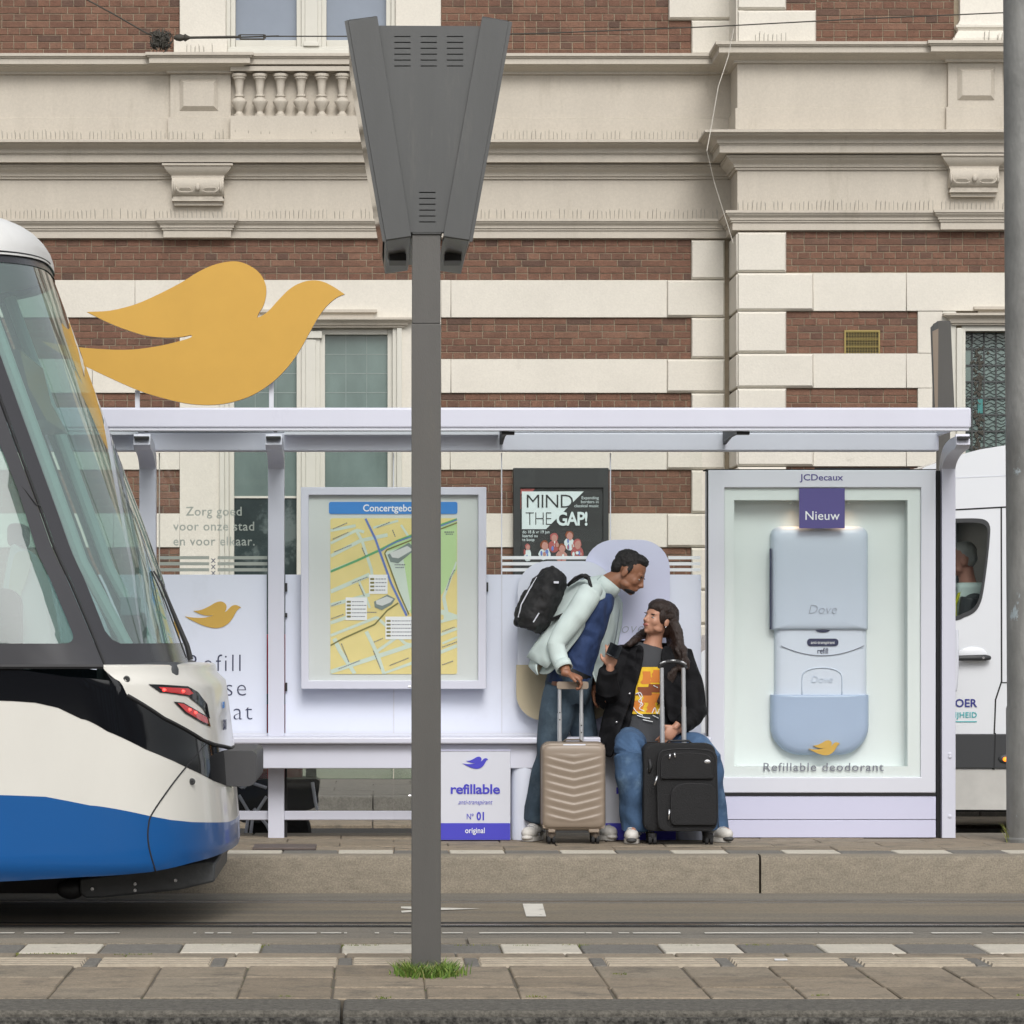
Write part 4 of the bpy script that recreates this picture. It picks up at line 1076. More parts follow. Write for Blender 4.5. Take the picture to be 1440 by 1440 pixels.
# park (green) and pale patches
def mpoly(pts, mm, yy, name): 
    q = MB(); P = [(mX(a), mZ(b)) for a, b in pts]
    ar = sum(P[i][0]*P[(i+1) % len(P)][1]-P[(i+1) % len(P)][0]*P[i][1] for i in range(len(P)))
    if ar < 0: P.reverse()
    q.prism(P, yy, yy+.0004); return obj(name, q, mm, sh)
mpoly([(545,768),(620,740),(642.6,733),(642.6,800),(622,835),(600,850),(580,866),(566,840)], 'map_green', y-.0006, 'park')
mpoly([(541,776),(565,770),(578,856),(572,862)], 'map_street', y-.0009, 'square')
st = MB(); yy = y-.0012
for pts, w in (([(464,746),(500,739)],4), ([(464,764),(502,745),(512,748)],4), ([(464,782),(507,760),(545,752)],5), ([(464,802),(530,776)],1.5), ([(464,832),(520,808)],6), ([(464,851),(520,836)],5), ([(464,876),(505,862)],5), ([(464,894),(530,868)],4),
    ([(500,744),(509,760),(522,800),(524,815)],4), ([(505,818),(514,838),(520,855)],3), ([(470,898),(478,915),(500,950)],6), ([(515,888),(530,918),(540,948)],5), ([(464,945),(540,920),(600,900)],6), ([(540,948),(600,925),(643,908)],5), ([(600,900),(643,884)],4), ([(527,918),(560,895)],4),
    ([(530,868),(570,905),(600,912)],4), ([(624,840),(643,790)],4), ([(620,860),(643,868)],7), ([(624,868),(643,868)],6), ([(598,880),(643,868)],4), ([(630,870),(624,840)],5), ([(622,905),(643,896)],3), ([(564,738),(575,755)],3), ([(525,742),(560,732)],3)):
    mstrip(st, pts, w, yy)
obj('streets', st, 'map_street', sh)
rl = MB(); mstrip(rl, [(464,804),(500,789),(535,773),(560,760),(600,745),(643,729)], 3.2, y-.0016); obj('green_line', rl, 'map_line_green', sh)
rl = MB(); mstrip(rl, [(514,729),(528,758),(535,778),(550,820),(572,866)], 3.2, y-.002); mstrip(rl, [(536,775),(552,764),(600,747),(643,731)], 1.6, y-.002); obj('blue_line', rl, 'map_line_blue', sh)
rl = MB(); mstrip(rl, [(575,864),(560,830),(541,778),(544,773),(600,751),(643,735)], 2.0, y-.0024); mstrip(rl, [(464,908),(482,898),(527,878),(545,858),(560,848)], 2.2, y-.0024); obj('olive_line', rl, 'map_line_olive', sh)
for k, pts in enumerate(([(526,846),(545,836),(556,842),(551,850),(537,858),(527,854)], [(545,780),(575,763),(585,772),(560,792),(549,790)])):
    mpoly(pts, 'map_building', y-.0026, 'drawn_building')
    q = [(x_*.82+sum(p[0] for p in pts)/len(pts)*.18, z_*.6+sum(p[1] for p in pts)/len(pts)*.4-2) for x_, z_ in pts]; mpoly(q, 'map_grey', y-.0032, 'drawn_roof')
for x_, y_, w_, h_, n in ((519, 808, 26, 27, 4), (486, 840, 30, 32, 5), (542, 867, 44, 32, 5)):
    mpoly([(x_, y_+h_), (x_+w_, y_+h_), (x_+w_, y_), (x_, y_)], 'white_print', y-.0034, 'legend_box')
    q = MB(); q2 = MB()
    for k in range(n):
        yy_ = y_+6+k*5.2; q.prism(rrect(mX(x_+1.5), mX(x_+7.5), mZ(yy_+1.6), mZ(yy_-1.2), .004, 3), y-.0042, y-.0038)
        xx = x_+9
        while xx < x_+w_-4:
            wl_ = random.uniform(1.5, 4); q2.box(mX(xx), mX(xx+wl_), y-.0042, y-.0038, mZ(yy_+.7), mZ(yy_-.5)); xx += wl_+.8
    obj('legend_marks', q, 'map_line_olive', sh); obj('legend_text', q2, 'grey_ink', sh)
random.seed(9); q = MB()
for (x_, y_, a_, n_) in ((468,744,-24,22),(468,758,-24,24),(470,776,-22,26),(530,742,-24,20),(495,820,-22,22),(505,822,66,18),(509,770,66,12),(466,852,-22,14),(466,870,-20,16),(480,905,68,26),(525,915,68,28),(526,903,-24,14),(476,941,-22,32),(548,936,-22,28),(622,888,-20,18),(622,910,-20,20),(622,935,-20,16),(628,830,-72,20),(632,815,-62,16),(552,745,68,10),(625,748,0,14),(627,751,0,10),(555,794,0,14),(556,798,0,12),(516,861,0,13)):
    t = 0; ca, sa = cos(radians(a_)), sin(radians(a_))
    while t < n_:
        l = random.uniform(1.2, 2.6); xs_ = x_+ca*t; ys_ = y_+sa*t; mstrip(q, [(xs_, ys_), (xs_+ca*l, ys_+sa*l)], 1.3, y-.0014-.0016); t += l+.7
obj('street_names', q, 'grey_ink', sh)
m = MB(); m.box(mX(434), mX(672.5), Ym+.008, Ym+.011, mZ(957), mZ(696)); obj('case_glass', m, 'case_glass', mp_)

# ------------------------------------------------------------------ golden bird on the roof
Yb = YS_-.35
X0, X1 = WX(108, Yb)-.0, WX(484.5, Yb)
kk = (X1-X0)
wpx = (484.5-122)*1534/1305.; x0b = WX(484.5-wpx, Yb); zc = WZ(340+462/3.6, Yb)
bt = thing('bird_sign', 'large golden flying bird cut-out standing on the shelter roof', 'bird sign', ((x0b+X1)/2, Yb, SZ(606)))
m = MB(); m.prism(bird(x0b, X1, zc), Yb, Yb+.035); obj('bird_panel', m, 'gold', bt)
m = MB(); m.prism([(x*1.0, z) for x, z in bird(x0b, X1, zc)], Yb+.0355, Yb+.05); obj('back_panel', m, 'lilac_panel', bt)
for px in (192, 381):
    m = MB(); x = WX(px, Yb); m.box(x-.012, x+.014, Yb+.055, Yb+.075, SZ(606), WZ(548 if px < 300 else 535, Yb)); m.box(x-.02, x+.022, Yb+.05, Yb+.08, SZ(606)-.002, SZ(606)+.035); obj('support_bracket', m, 'case_grey', bt)

# ------------------------------------------------------------------ advertising case at the right end
Ya = YS_-.10
aX = lambda p: WX(p, Ya); aZ = lambda p: WZ(p, Ya)
ad = thing('advertising_case', 'tall pale advertising case with a blue deodorant display at the right end of the shelter', 'advertising case', (aX(1155), Ya, 0))
m = MB(); m.prism([(aX(996), aZ(1115)), (aX(1316), aZ(1115)), (aX(1316), aZ(661)), (aX(996), aZ(661))], Ya, Ya+.20, [[(aX(1019), aZ(1093)), (aX(1295), aZ(1093)), (aX(1295), aZ(685.5)), (aX(1019), aZ(685.5))]])
obj('case_frame', m, 'case_grey', ad, bevel=.005)
m = MB(); m.box(aX(994), aX(995.8), Ya+.002, Ya+.02, aZ(1116), aZ(660)); m.box(aX(993), aX(1317), Ya+.01, Ya+.2, aZ(660.8), aZ(659.5)); m.box(aX(1005), aX(1317), Ya+.004, Ya+.19, aZ(1119), aZ(1115.3))
m.box(aX(1146), aX(1280), Ya+.01, Ya+.02, aZ(659.4), aZ(657.5)); obj('dark_seal', m, 'dark_gap', ad)
m = MB(); m.box(aX(1005), aX(1316.5), Ya+.01, Ya+.2, aZ(1152.6), aZ(1119.4)); m.box(aX(1005), aX(1316.5), Ya+.012, Ya+.2, .003, aZ(1153.4)); obj('plinth', m, 'lilac_panel', ad, bevel=.003)
# stepped mint surround then the deep recess
D = .10
m = MB(); m.prism([(aX(1019), aZ(1093)), (aX(1295), aZ(1093)), (aX(1295), aZ(685.5)), (aX(1019), aZ(685.5))], Ya+.02, Ya+.032, [[(aX(1033), aZ(1078)), (aX(1277), aZ(1078)), (aX(1277), aZ(703)), (aX(1033), aZ(703))]]); obj('inner_surround', m, 'mint_back', ad)
m = MB(); x0, x1, z0, z1 = aX(1033), aX(1277), aZ(1078), aZ(703)
ya, yb = Ya+.0325, Ya+.0325+D
m.add([(x0, yb, z0), (x1, yb, z0), (x1, yb, z1), (x0, yb, z1)], [(0, 1, 2, 3)])
m.add([(x0, ya, z0), (x0, yb, z0), (x0, yb, z1), (x0, ya, z1)], [(0, 1, 2, 3)]); m.add([(x1, ya, z0), (x1, yb, z0), (x1, yb, z1), (x1, ya, z1)], [(3, 2, 1, 0)])
m.add([(x0, ya, z0), (x1, ya, z0), (x1, yb, z0), (x0, yb, z0)], [(0, 1, 2, 3)]); m.add([(x0, ya, z1), (x1, ya, z1), (x1, yb, z1), (x0, yb, z1)], [(3, 2, 1, 0)])
obj('recess', m, 'mint_back', ad)
m = MB(); m.box(aX(1033), aX(1277), Ya+.136, Ya+.2, z0, z1); obj('rear_board', m, 'case_grey', ad)
# product: cap, refill body, base cup
def rounded_slab(px0, px1, py0, py1, yf, dep, rad, nz=14, nx=24, mname='product_light', name='cap'):
    """bulging slab: flat-ish front with softly rounded vertical edges; rad = corner radii (bl, br, tr, tl) in m"""
    X = lambda p: WX(p, yf); Z = lambda p: WZ(p, yf)
    out = rrect(X(px0), X(px1), Z(py1), Z(py0), rad, 8); n = len(out)
    cx = sum(p[0] for p in out)/n; cz = sum(p[1] for p in out)/n; mb = MB(); rows = []
    hw = (X(px1)-X(px0))/2; hh_ = (Z(py0)-Z(py1))/2; mx_, mz_ = (X(px0)+X(px1))/2, (Z(py0)+Z(py1))/2
    for ins, d in ((0, dep), (0, .045), (.006, .025), (.018, .010), (.04, .003), (.08, .0), (.16, .0)):
        row = []
        for x, z in out:
            fx = 1-ins/hw; fz = 1-min(ins, hh_*.6)*((.35 if rad[0] < .02 and z < mz_ else 1) if True else 1)/hh_ if not (rad[3] < .02 and z > mz_) else 1-ins*.1/hh_
            row.append((mx_+(x-mx_)*fx, yf+d, mz_+(z-mz_)*fz))
        rows.append(row)
    for i in range(len(rows)-1):
        pass
    vs = [p for r in rows for p in r]; fs = []
    for i in range(len(rows)-1):
        for k in range(n):
            k2 = (k+1) % n; fs.append((i*n+k, (i*n+k2), (i+1)*n+k2, (i+1)*n+k))
    fs.append(tuple((len(rows)-1)*n+k for k in range(n))); mb.add(vs, fs)
    return obj(name, mb, mname, pr_, smooth=2)
pr_ = thing('deodorant_model', 'oversized pale blue deodorant model with raised cap hanging inside the advertising case', 'product model', (aX(1154), Ya+.1, aZ(1062)))
rounded_slab(1085, 1222, 740, 886, Ya+.05, .082, [.008, .008, .055, .055], mname='product_cap', name='cap')
rounded_slab(1090, 1220, 880, 985, Ya+.075, .09, [.004]*4, mname='product_light', name='refill_body')
rounded_slab(1085, 1223, 977, 1062, Ya+.05, .10, [.17, .17, .003, .003], mname='product_base', name='base_cup')
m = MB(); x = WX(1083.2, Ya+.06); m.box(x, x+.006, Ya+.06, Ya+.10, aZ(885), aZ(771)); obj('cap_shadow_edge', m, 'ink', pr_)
y = Ya+.046
ptext('Dove', 1156, 863, y, 13, 'pale_ink', pr_, bold=-.03, shear=.25, space=1.0)
ptext('Dove', 1155, 960, y+.024, 10, 'product_cap', pr_, bold=-.02, shear=.25)
y = Ya+.071
X = lambda p: WX(p, y); Z = lambda p: WZ(p, y)
m = MB(); m.prism(rrect(X(1135), X(1179), Z(908.5), Z(898), .019, 5), y-.002, y+.001); obj('pill_badge', m, 'ink', pr_)
ptext('anti-transpirant', 1157, 905.5, y-.004, 4.4, 'white_print', pr_, xs=.86)
m = MB(); m.prism([(X(1157+10*cos(a)), Z(886+3.4*sin(a))) for a in [(pi*k/10) for k in range(10, -1, -1)]], y-.002, y+.001); obj('dark_half_moon', m, 'ink', pr_)
ptext('refill', 1157, 919, y, 8, 'ink', pr_, bold=.0, space=.95, xs=.85)
arc = [(X(1098+117*t), Z(908+14*(1-(2*t-1)**2))) for t in [k/24 for k in range(25)]]
m = MB(); m.tube([(a, y, c_) for a, c_ in arc], .0022, 6); obj('arc_line', m, 'grey_ink', pr_)
arch = [(1128, 977), (1128, 952), (1133, 944), (1144, 940), (1156, 939), (1168, 940), (1179, 944), (1184, 952), (1184, 977)]
m = MB(); m.tube([(X(a), y+.002, Z(c_)) for a, c_ in smooth_poly(arch, 4, False)], .004, 6); obj('arch_relief', m, 'product_cap', pr_, smooth=2)
y = Ya+.046; m = MB(); m.prism(bird(WX(1136.5, y), WX(1181, y), WZ(1051.5, y)), y-.004, y+.004); obj('bird_print', m, 'gold_print', pr_)
# header tag, lettering
ty = Ya-.004
m = MB(); m.box(WX(1124, ty), WX(1188, ty), ty, ty+.003, WZ(743, ty), WZ(686.5, ty)); tg = obj('tag_panel', m, 'purple', ad)
ptext('Nieuw', 1156, 731, ty-.002, 12.5, 'white_print', ad, bold=.002, space=1.03)
ptext('JCDecaux', 1155.5, 675.5, Ya-.001, 8.8, 'purple', ad, bold=.02, space=1.0, xs=1.17)
m = MB(); m.box(aX(1019), aX(1295), Ya+.012, Ya+.015, aZ(1093), aZ(685.5)); obj('case_glass', m, 'case_glass', ad)
ptext('Refillable deodorant', 1157.5, 1084, Ya+.009, 11.5, 'grey_ink', ad, bold=.0, space=1.10, xs=1.14)
# two small warm lamps shining down behind the header tag
for px in (1116, 1196):
    x = aX(px); m = MB(); m.lathe((x, Ya+.10, aZ(704)-.018), [(.010, .014), (.011, .012), (.011, .004), (.008, .003)], 10); obj('lamp_housing', m, 'mint_back', ad)
    ld_ = bpy.data.lights.new('case_lamp', 'SPOT'); lo = bpy.data.objects.new('case_lamp', ld_); link(lo, ad); lo.location = Vector((x, Ya+.098, aZ(704)-.030))-ORG[ad.name]
    ld_.energy = 1.3; ld_.color = (1, .60, .32); ld_.spot_size = radians(110); ld_.spot_blend = 1; ld_.shadow_soft_size = .04
    lo.rotation_euler = (radians(-22), 0, 0)

# ------------------------------------------------------------------ concert poster on the building
Yp = YM-.12
pX = lambda p: WX(p, Yp); pZ = lambda p: WZ(p, Yp)
po = thing('poster_case', 'black poster case reading MIND THE GAP! on the brick wall seen through the shelter glass', 'poster', (pX(789), Yp, pZ(830)))
m = MB(); m.prism([(pX(722), pZ(850)), (pX(856), pZ(850)), (pX(856), pZ(658)), (pX(722), pZ(658))], Yp, Yp+.10, [[(pX(732), pZ(842)), (pX(848), pZ(842)), (pX(848), pZ(686)), (pX(732), pZ(686))]]); obj('case_frame', m, 'poster_black', po, bevel=.004)
m = MB(); m.box(pX(732), pX(848), Yp+.02, Yp+.04, pZ(842), pZ(686)); sh_ = obj('poster_sheet', m, 'poster_black', po)
y = Yp+.019
def ppoly(pts, mm, dy, name='printed_shape'):
    P = [(pX(a), pZ(b)) for a, b in pts]; ar = sum(P[i][0]*P[(i+1) % len(P)][1]-P[(i+1) % len(P)][0]*P[i][1] for i in range(len(P)))
    if ar < 0: P.reverse()
    q = MB(); q.prism(P, y-dy, y-dy+.002); return obj(name, q, mm, sh_)
ppoly([(731,687),(753,687),(746,694),(733,694),(733,715),(731,718)], 'poster_red', .001)
ppoly([(734,691),(821,691),(768,744),(734,744)], 'poster_white', .003)
ptext('MIND', 738.5, 714, y-.006, 19, 'poster_black', sh_, align='LEFT', bold=-.01, space=.92, xs=1.04)
ptext('THE', 738.5, 738.5, y-.006, 19, 'poster_black', sh_, align='LEFT', bold=-.03, space=.92, xs=.80)
ptext('GAP!', 782, 738.5, y-.009, 18.5, 'poster_white', sh_, align='LEFT', bold=.035, space=.90, xs=.84)
for k, t in enumerate(('Expanding', 'borders in', 'classical music')): ptext(t, 842, 702+k*5.6, y-.006, 4.2, 'poster_white', sh_, align='RIGHT')
for k, t in enumerate(('do 18 & vr 19 jun', 'kaartel nu', 'te koop')): ptext(t, 734.5, 750+k*5.4, y-.006, 4.2, 'poster_white', sh_, align='LEFT', bold=.01, xs=.9)
random.seed(44)
def blob(cx, cy, rx, ry, mm, d, name='printed_figure', n=14): ppoly([(cx+rx*cos(2*pi*k/n)*random.uniform(.86, 1.1), cy+ry*sin(2*pi*k/n)*random.uniform(.86, 1.1)) for k in range(n)], mm, d, name)
for i, (cx, cy, r_) in enumerate(((766, 768, 6.5), (779, 757, 6), (801, 754, 6), (812, 766, 6.5), (790, 772, 6), (742, 770, 4))):
    blob(cx, cy+11, r_*1.35, 9, ('poster_white', 'poster_red', 'poster_white', 'poster_red', 'poster_skin', 'poster_white')[i], .0033+i*.0004)
    blob(cx, cy-1.5, r_*.95, r_*1.05, 'poster_red' if i % 2 else 'print_brown', .006+i*.0003); blob(cx+.5, cy, r_*.72, r_*.95, 'poster_skin', .008+i*.0002)
    for q_ in range(4): blob(cx+random.uniform(-6, 6), cy+random.uniform(6, 16), random.uniform(.8, 2.4), random.uniform(2, 4.5), random.choice(('poster_white', 'poster_red', 'map_line_blue', 'poster_skin')), .009+q_*.0002)
m = MB(); m.box(pX(732), pX(848), Yp+.005, Yp+.007, pZ(842), pZ(686)); obj('case_glass', m, 'case_glass', po)
# ------------------------------------------------------------------ tall sign pole in the foreground
Yq = -8.05
q = lambda px: WX(px, Yq); qz = lambda py: WZ(py, Yq)
sg = thing('sign_pole', 'tall square grey pole carrying the wedge-shaped back of a passenger information display', 'sign pole', (q(600), Yq, 0))
m = MB(); m.box(q(579), q(620), Yq, Yq+.10, -.02, qz(455.5)); m.box(q(579.6), q(619.4), Yq+.001, Yq+.099, qz(454.5), qz(322)); m.box(q(580), q(619), Yq+.003, Yq+.097, qz(455.6), qz(454.4)); obj('pole', m, 'pole_grey', sg, bevel=.006, seg=3)
m = MB(); m.box(q(579), q(621), Yq-.006, Yq+.106, qz(330), qz(324.5)); obj('pole_collar', m, 'sign_grey', sg, bevel=.003)
# head: front plate, two slanted side bars, long display housings behind
Yh = Yq-.02; hX = lambda p: WX(p, Yh); hZ = lambda p: WZ(p, Yh); dep = 1.12
def slots(cx, w, ys): 
    return [[(hX(cx-w/2), hZ(y+.75)), (hX(cx+w/2), hZ(y+.75)), (hX(cx+w/2), hZ(y-.75)), (hX(cx-w/2), hZ(y-.75))] for y in ys]
hol = []
ys1 = [50.5+k*8.3 for k in range(6)]; ys2 = [270+k*8.3 for k in range(6)]
for cx in (566, 603, 640): hol += slots(cx, 23, ys1)
hol += slots(601, 23, ys2)
plate = [(hX(572), hZ(326)), (hX(629), hZ(326)), (hX(688), hZ(36)), (hX(517), hZ(35))]
m = MB(); m.prism(plate, Yh+.012, Yh+.02, hol); fp = obj('vent_plate', m, 'sign_grey', sg)
m = MB(); m.prism(plate, Yh+.05, Yh+.052); obj('vent_shadow', m, 'dark_gap', fp)
m = MB(); m.prism([(hX(579), hZ(326)), (hX(622), hZ(326)), (hX(672), hZ(38)), (hX(533), hZ(38))], Yh+.055, Yh+dep-.02); obj('head_core', m, 'sign_grey', sg)
for nm, pl in (('left', [(543, 339), (578.5, 333.5), (530.5, 22.5), (489.5, 28)]), ('right', [(623, 333.5), (659.5, 339), (715.5, 29.5), (678, 23)])):
    P = [(hX(a), hZ(b)) for a, b in pl]
    m = MB(); m.prism(P, Yh-.006, Yh+dep); sb = obj('display_housing', m, 'sign_grey', sg, bevel=.004, fixn=True)
    # display face, outer side, recessed glass
    (ax, az), (dx_, dz_) = ((hX(543), hZ(339)), (hX(489.5), hZ(28))) if nm == 'left' else ((hX(659.5), hZ(339)), (hX(715.5), hZ(29.5)))
    s_ = -1 if nm == 'left' else 1; off = .006
    a0 = (ax+(dx_-ax)*.04+s_*off, az+(dz_-az)*.04); a1 = (ax+(dx_-ax)*.96+s_*off, az+(dz_-az)*.96)
    g = MB(); g.add([(a0[0], Yh+.04, a0[1]), (a0[0], Yh+dep-.04, a0[1]), (a1[0], Yh+dep-.04, a1[1]), (a1[0], Yh+.04, a1[1])], [(0, 1, 2, 3)] if nm == 'left' else [(3, 2, 1, 0)])
    obj('display_glass', g, 'tram_black', sb)
    e = MB(); e.prism([(ax, az), (ax+s_*.012, az), (dx_+s_*.012, dz_-.004), (dx_, dz_)] if nm == 'right' else [(ax-.012, az), (ax, az), (dx_, dz_), (dx_-.012, dz_-.004)], Yh+.0, Yh+.03); obj('display_bezel', e, 'sign_grey', sb)
    h = MB(); cx = (hX(pl[0][0])+hX(pl[1][0]))/2; h.box(cx-.03, cx+.03, Yh+.45, Yh+.62, hZ(343)-.01, hZ(337)); obj('housing_foot', h, 'black_plastic', sb)
m = MB(); p = W(578, 966, Yq+.05); m.tube([(q(578)-.001, Yq+.05, qz(966)), (q(578)-.008, Yq+.05, qz(966))], .004, 8); m.tube([(q(578), Yq+.05, qz(1120)), (q(578)-.008, Yq+.05, qz(1120))], .004, 8); obj('bolt', m, 'chrome', sg)

# second display head above the right end of the shelter (belongs to the opposite stop)
Y2 = 1.1
X2 = lambda p: WX(p, Y2); Z2 = lambda p: WZ(p, Y2)
s2 = thing('information_display', 'small grey information display leaning behind the right end of the shelter roof', 'information display', (X2(1330), Y2, 0))
m = MB(); m.prism([(X2(1318), Z2(590)), (X2(1343), Z2(590)), (X2(1337), Z2(451)), (X2(1319), Z2(451))], Y2, Y2+.2); 
# left face is the glossy display, sloping
m2 = MB(); m2.prism([(X2(1313.5), Z2(590)), (X2(1318.1), Z2(590)), (X2(1319), Z2(451)), (X2(1309), Z2(460))], Y2+.0, Y2+.02)
obj('housing', m, 'pole_grey', s2, bevel=.006); obj('display_bezel', m2, 'sign_grey', s2)
m3 = MB(); m3.prism([(X2(1315), Z2(588)), (X2(1318.6), Z2(588)), (X2(1319.5), Z2(462)), (X2(1311), Z2(466))], Y2-.004, Y2-.001); g = obj('display_glass', m3, 'case_taupe', s2)  # taupe colour painted in for what the display glass reflects
m = MB(); m.box(X2(1322), X2(1338), Y2+.05, Y2+.15, -.19, Z2(588)); obj('pole', m, 'pole_grey', s2)

# ------------------------------------------------------------------ stained steel mast at the right edge
Yk = -.28
k0 = MB(); n = 14; prof = []
zs = [0, .02, .03, .75, .77, 1.9, 3.2, 4.4, 5.2]
rad = [.118, .118, .110, .108, .102, .100, .098, .096, .094]
cx = lambda z: WX(1417, Yk)+.105+(z/3.9)*(-.028)
m = MB()
m.tube([(cx(z), Yk, z) for z in zs], rad, 28)
ma = obj('steel_mast', m, 'steel_post', loc=(cx(0), Yk, 0), smooth=True); tag(ma, 'thick stained grey steel mast at the right edge beside the white van', 'mast')

# ------------------------------------------------------------------ overhead wire with the knotted insulator
Yw = 6.0
wX = lambda px, py: W(px, py, Yw)
ow = thing('overhead_wire', 'dark suspension wire with a bristly knot and turnbuckle crossing in front of the upper facade', 'overhead wire', wX(225, 55))
m = MB(); m.tube([wX(90, -22), wX(123, 0), wX(160, 20), wX(205, 46), wX(222, 54)], .006, 6); obj('wire', m, 'wire_dark', ow)
m = MB(); m.tube([wX(380, 51), wX(500, 51), wX(760, 47), wX(1000, 37.5), wX(1200, 27), wX(1500, 14)], .005, 6); obj('wire', m, 'wire_dark', ow)
m = MB(); m.lathe((0, 0, 0), [(.01, 0), (.022, .02), (.028, .05), (.02, .075), (.03, .085), (.02, .1), (.010, .12)], 10, 'X'); m.v = [(v[0]+wX(244, 0).x, v[1]+Yw, v[2]+wX(0, 53).z) for v in m.v]; m.tube([wX(262, 53), wX(335, 52)], .010, 8); obj('insulator', m, 'wire_dark', ow, smooth=True)
m = MB(); m.box(wX(337, 0).x, wX(372, 0).x, Yw-.012, Yw+.012, wX(0, 48.5).z-.0, wX(0, 50.0).z+.004); m.box(wX(337, 0).x, wX(372, 0).x, Yw-.012, Yw+.012, wX(0, 56).z, wX(0, 54.2).z); m.tube([wX(332, 52.5), wX(392, 50.5)], .006, 6); m.tube([wX(337, 54), wX(337, 49)], .012, 6); m.tube([wX(372, 54), wX(372, 49)], .012, 6); obj('turnbuckle', m, 'wire_dark', ow)
random.seed(77); m = MB(); c = wX(225, 56)
for i in range(170):
    a, b_ = random.uniform(0, 2*pi), random.uniform(-1.4, 1.4); r = random.uniform(.04, .115)
    p = c+Vector((cos(a)*cos(b_)*r*.95, sin(a)*cos(b_)*r, sin(b_)*r*.9)); a2 = a+random.uniform(-.9, .9); p2 = c+Vector((cos(a2)*.05, sin(a2)*.05, random.uniform(-.06, .06)))
    m.tube([p2, (p+p2)/2+Vector((random.gauss(0, .012), 0, random.gauss(0, .012))), p], [.006, .005, .002], 5)
m.ell(c, (.055, .055, .06)); obj('wire_knot', m, 'wire_dark', ow)

# ------------------------------------------------------------------ white van behind, driver at the wheel
Yv0, Yv1 = 3.3, 5.25
vX = lambda p: WX(p, Yv0); vZ = lambda p: WZ(p, Yv0)
G = RZ+.028 if False else RZ
van = thing('van', 'white delivery van with black side moulding driving behind the right end of the shelter', 'van', (vX(1500), (Yv0+Yv1)/2, G))
xf = vX(952); xr_ = vX(1412)+3.6
roof = [(0, 0), (vX(1300), vZ(657)), (vX(1341), vZ(642)), (vX(1378), vZ(632)), (vX(1415), vZ(626)), (xr_-.1, vZ(618)), (xr_, vZ(640))]
low_ = [(xr_, G+.25), (xf+.15, G+.25), (xf, G+.40)]
hood = [(xf+.02, vZ(985)), (xf+.10, vZ(925)), (xf+.35, vZ(893)), (xf+.85, vZ(865))]
side = low_[::1]+hood+roof
side = [(xr_, G+.25), (xf+.15, G+.25), (xf, G+.42), (xf+.02, vZ(985)), (xf+.10, vZ(925)), (xf+.35, vZ(893)), (xf+.85, vZ(865)), (vX(1275), vZ(676))]+roof[1:]
side = list(reversed(side))
ar = sum(side[i][0]*side[(i+1) % len(side)][1]-side[(i+1) % len(side)][0]*side[i][1] for i in range(len(side)))
if ar < 0: side.reverse()
win = smooth_poly([(1250, 742), (1300, 733), (1340, 730.5), (1372, 730), (1386, 733), (1391.5, 742), (1391, 760), (1388, 790), (1382.5, 830), (1378, 848), (1370, 860), (1356, 867), (1335, 873), (1230, 885), (1215, 870)], 4)
W_ = [(vX(a), vZ(b)) for a, b in win]; 
aw = sum(W_[i][0]*W_[(i+1) % len(W_)][1]-W_[(i+1) % len(W_)][0]*W_[i][1] for i in range(len(W_)))
if aw < 0: W_.reverse()
# outer side sheets with the door window cut out
for y0, y1 in ((Yv0, Yv0+.03), (Yv1-.03, Yv1)):
    m = MB(); m.prism(side, y0, y1, [W_]); obj('side_panel', m, 'van_white', van)
# shell between the sides (roof, hood, rear, floor), windscreen separate
m = MB(); K = len(side)
for i in range(K):
    a, b_ = side[i], side[(i+1) % K]
    zmid = (a[1]+b_[1])/2; xm = (a[0]+b_[0])/2
    if abs(max(a[0], b_[0])-vX(1275)) < .01 and abs(min(a[0], b_[0])-xf-.85) < .01: ws = (a, b_); continue
    m.add([(a[0], Yv0+.03, a[1]), (b_[0], Yv0+.03, b_[1]), (b_[0], Yv1-.03, b_[1]), (a[0], Yv1-.03, a[1])], [(0, 3, 2, 1)])
obj('body_shell', m, 'van_white', van)
m = MB(); a, b_ = ws; m.add([(a[0], Yv0+.06, a[1]), (b_[0], Yv0+.06, b_[1]), (b_[0], Yv1-.06, b_[1]), (a[0], Yv1-.06, a[1])], [(0, 3, 2, 1)]); obj('windscreen', m, 'van_glass', van)
# roof crease and gutter line, moulding, seams
m = MB(); 
def vstrip(mb, pts, w=.008, y=Yv0-.002, d=.003):
    P = [Vector((vX(a), vZ(b))) for a, b in pts]
    for p, q_ in zip(P, P[1:]):
        t = (q_-p).normalized(); nn = Vector((-t.y, t.x))*w/2; e = t*w*.3
        mb.prism([tuple(p-nn-e), tuple(q_-nn+e), tuple(q_+nn+e), tuple(p+nn-e)], y, y+d)
vstrip(m, [(1200, 722), (1341, 717), (1415, 713), (1700, 708)], .010); vstrip(m, [(1408, 714), (1408.5, 958), (1400, 984), (1399, 1010), (1396, 1080), (1391, 1120), (1386, 1128), (1378, 1131), (1200, 1133)], .010)
vstrip(m, [(1408, 960), (1440, 960), (1700, 960)], .008)
obj('door_seam', m, 'dark_gap', van)
m = MB(); vstrip(m, [(1200, 677), (1341, 672), (1413, 669), (1700, 662)], .006); obj('roof_crease', m, 'case_grey', van)
m = MB(); m.prism([(vX(960), vZ(1080)), (vX(1700), vZ(1081)), (vX(1700), vZ(1032)), (vX(960), vZ(1032))], Yv0-.02, Yv0-.003); obj('side_moulding', m, 'van_black', van, bevel=.006)
m = MB(); vstrip(m, [(1399, 1031), (1397, 1082)], .008, Yv0-.0225, .002); obj('moulding_seam', m, 'dark_gap', van)
m = MB(); m.ell((vX(1413.5), Yv0-.022, vZ(1067)), (.05, .012, .03)); obj('lamp_base', m, 'van_black', van, smooth=2)
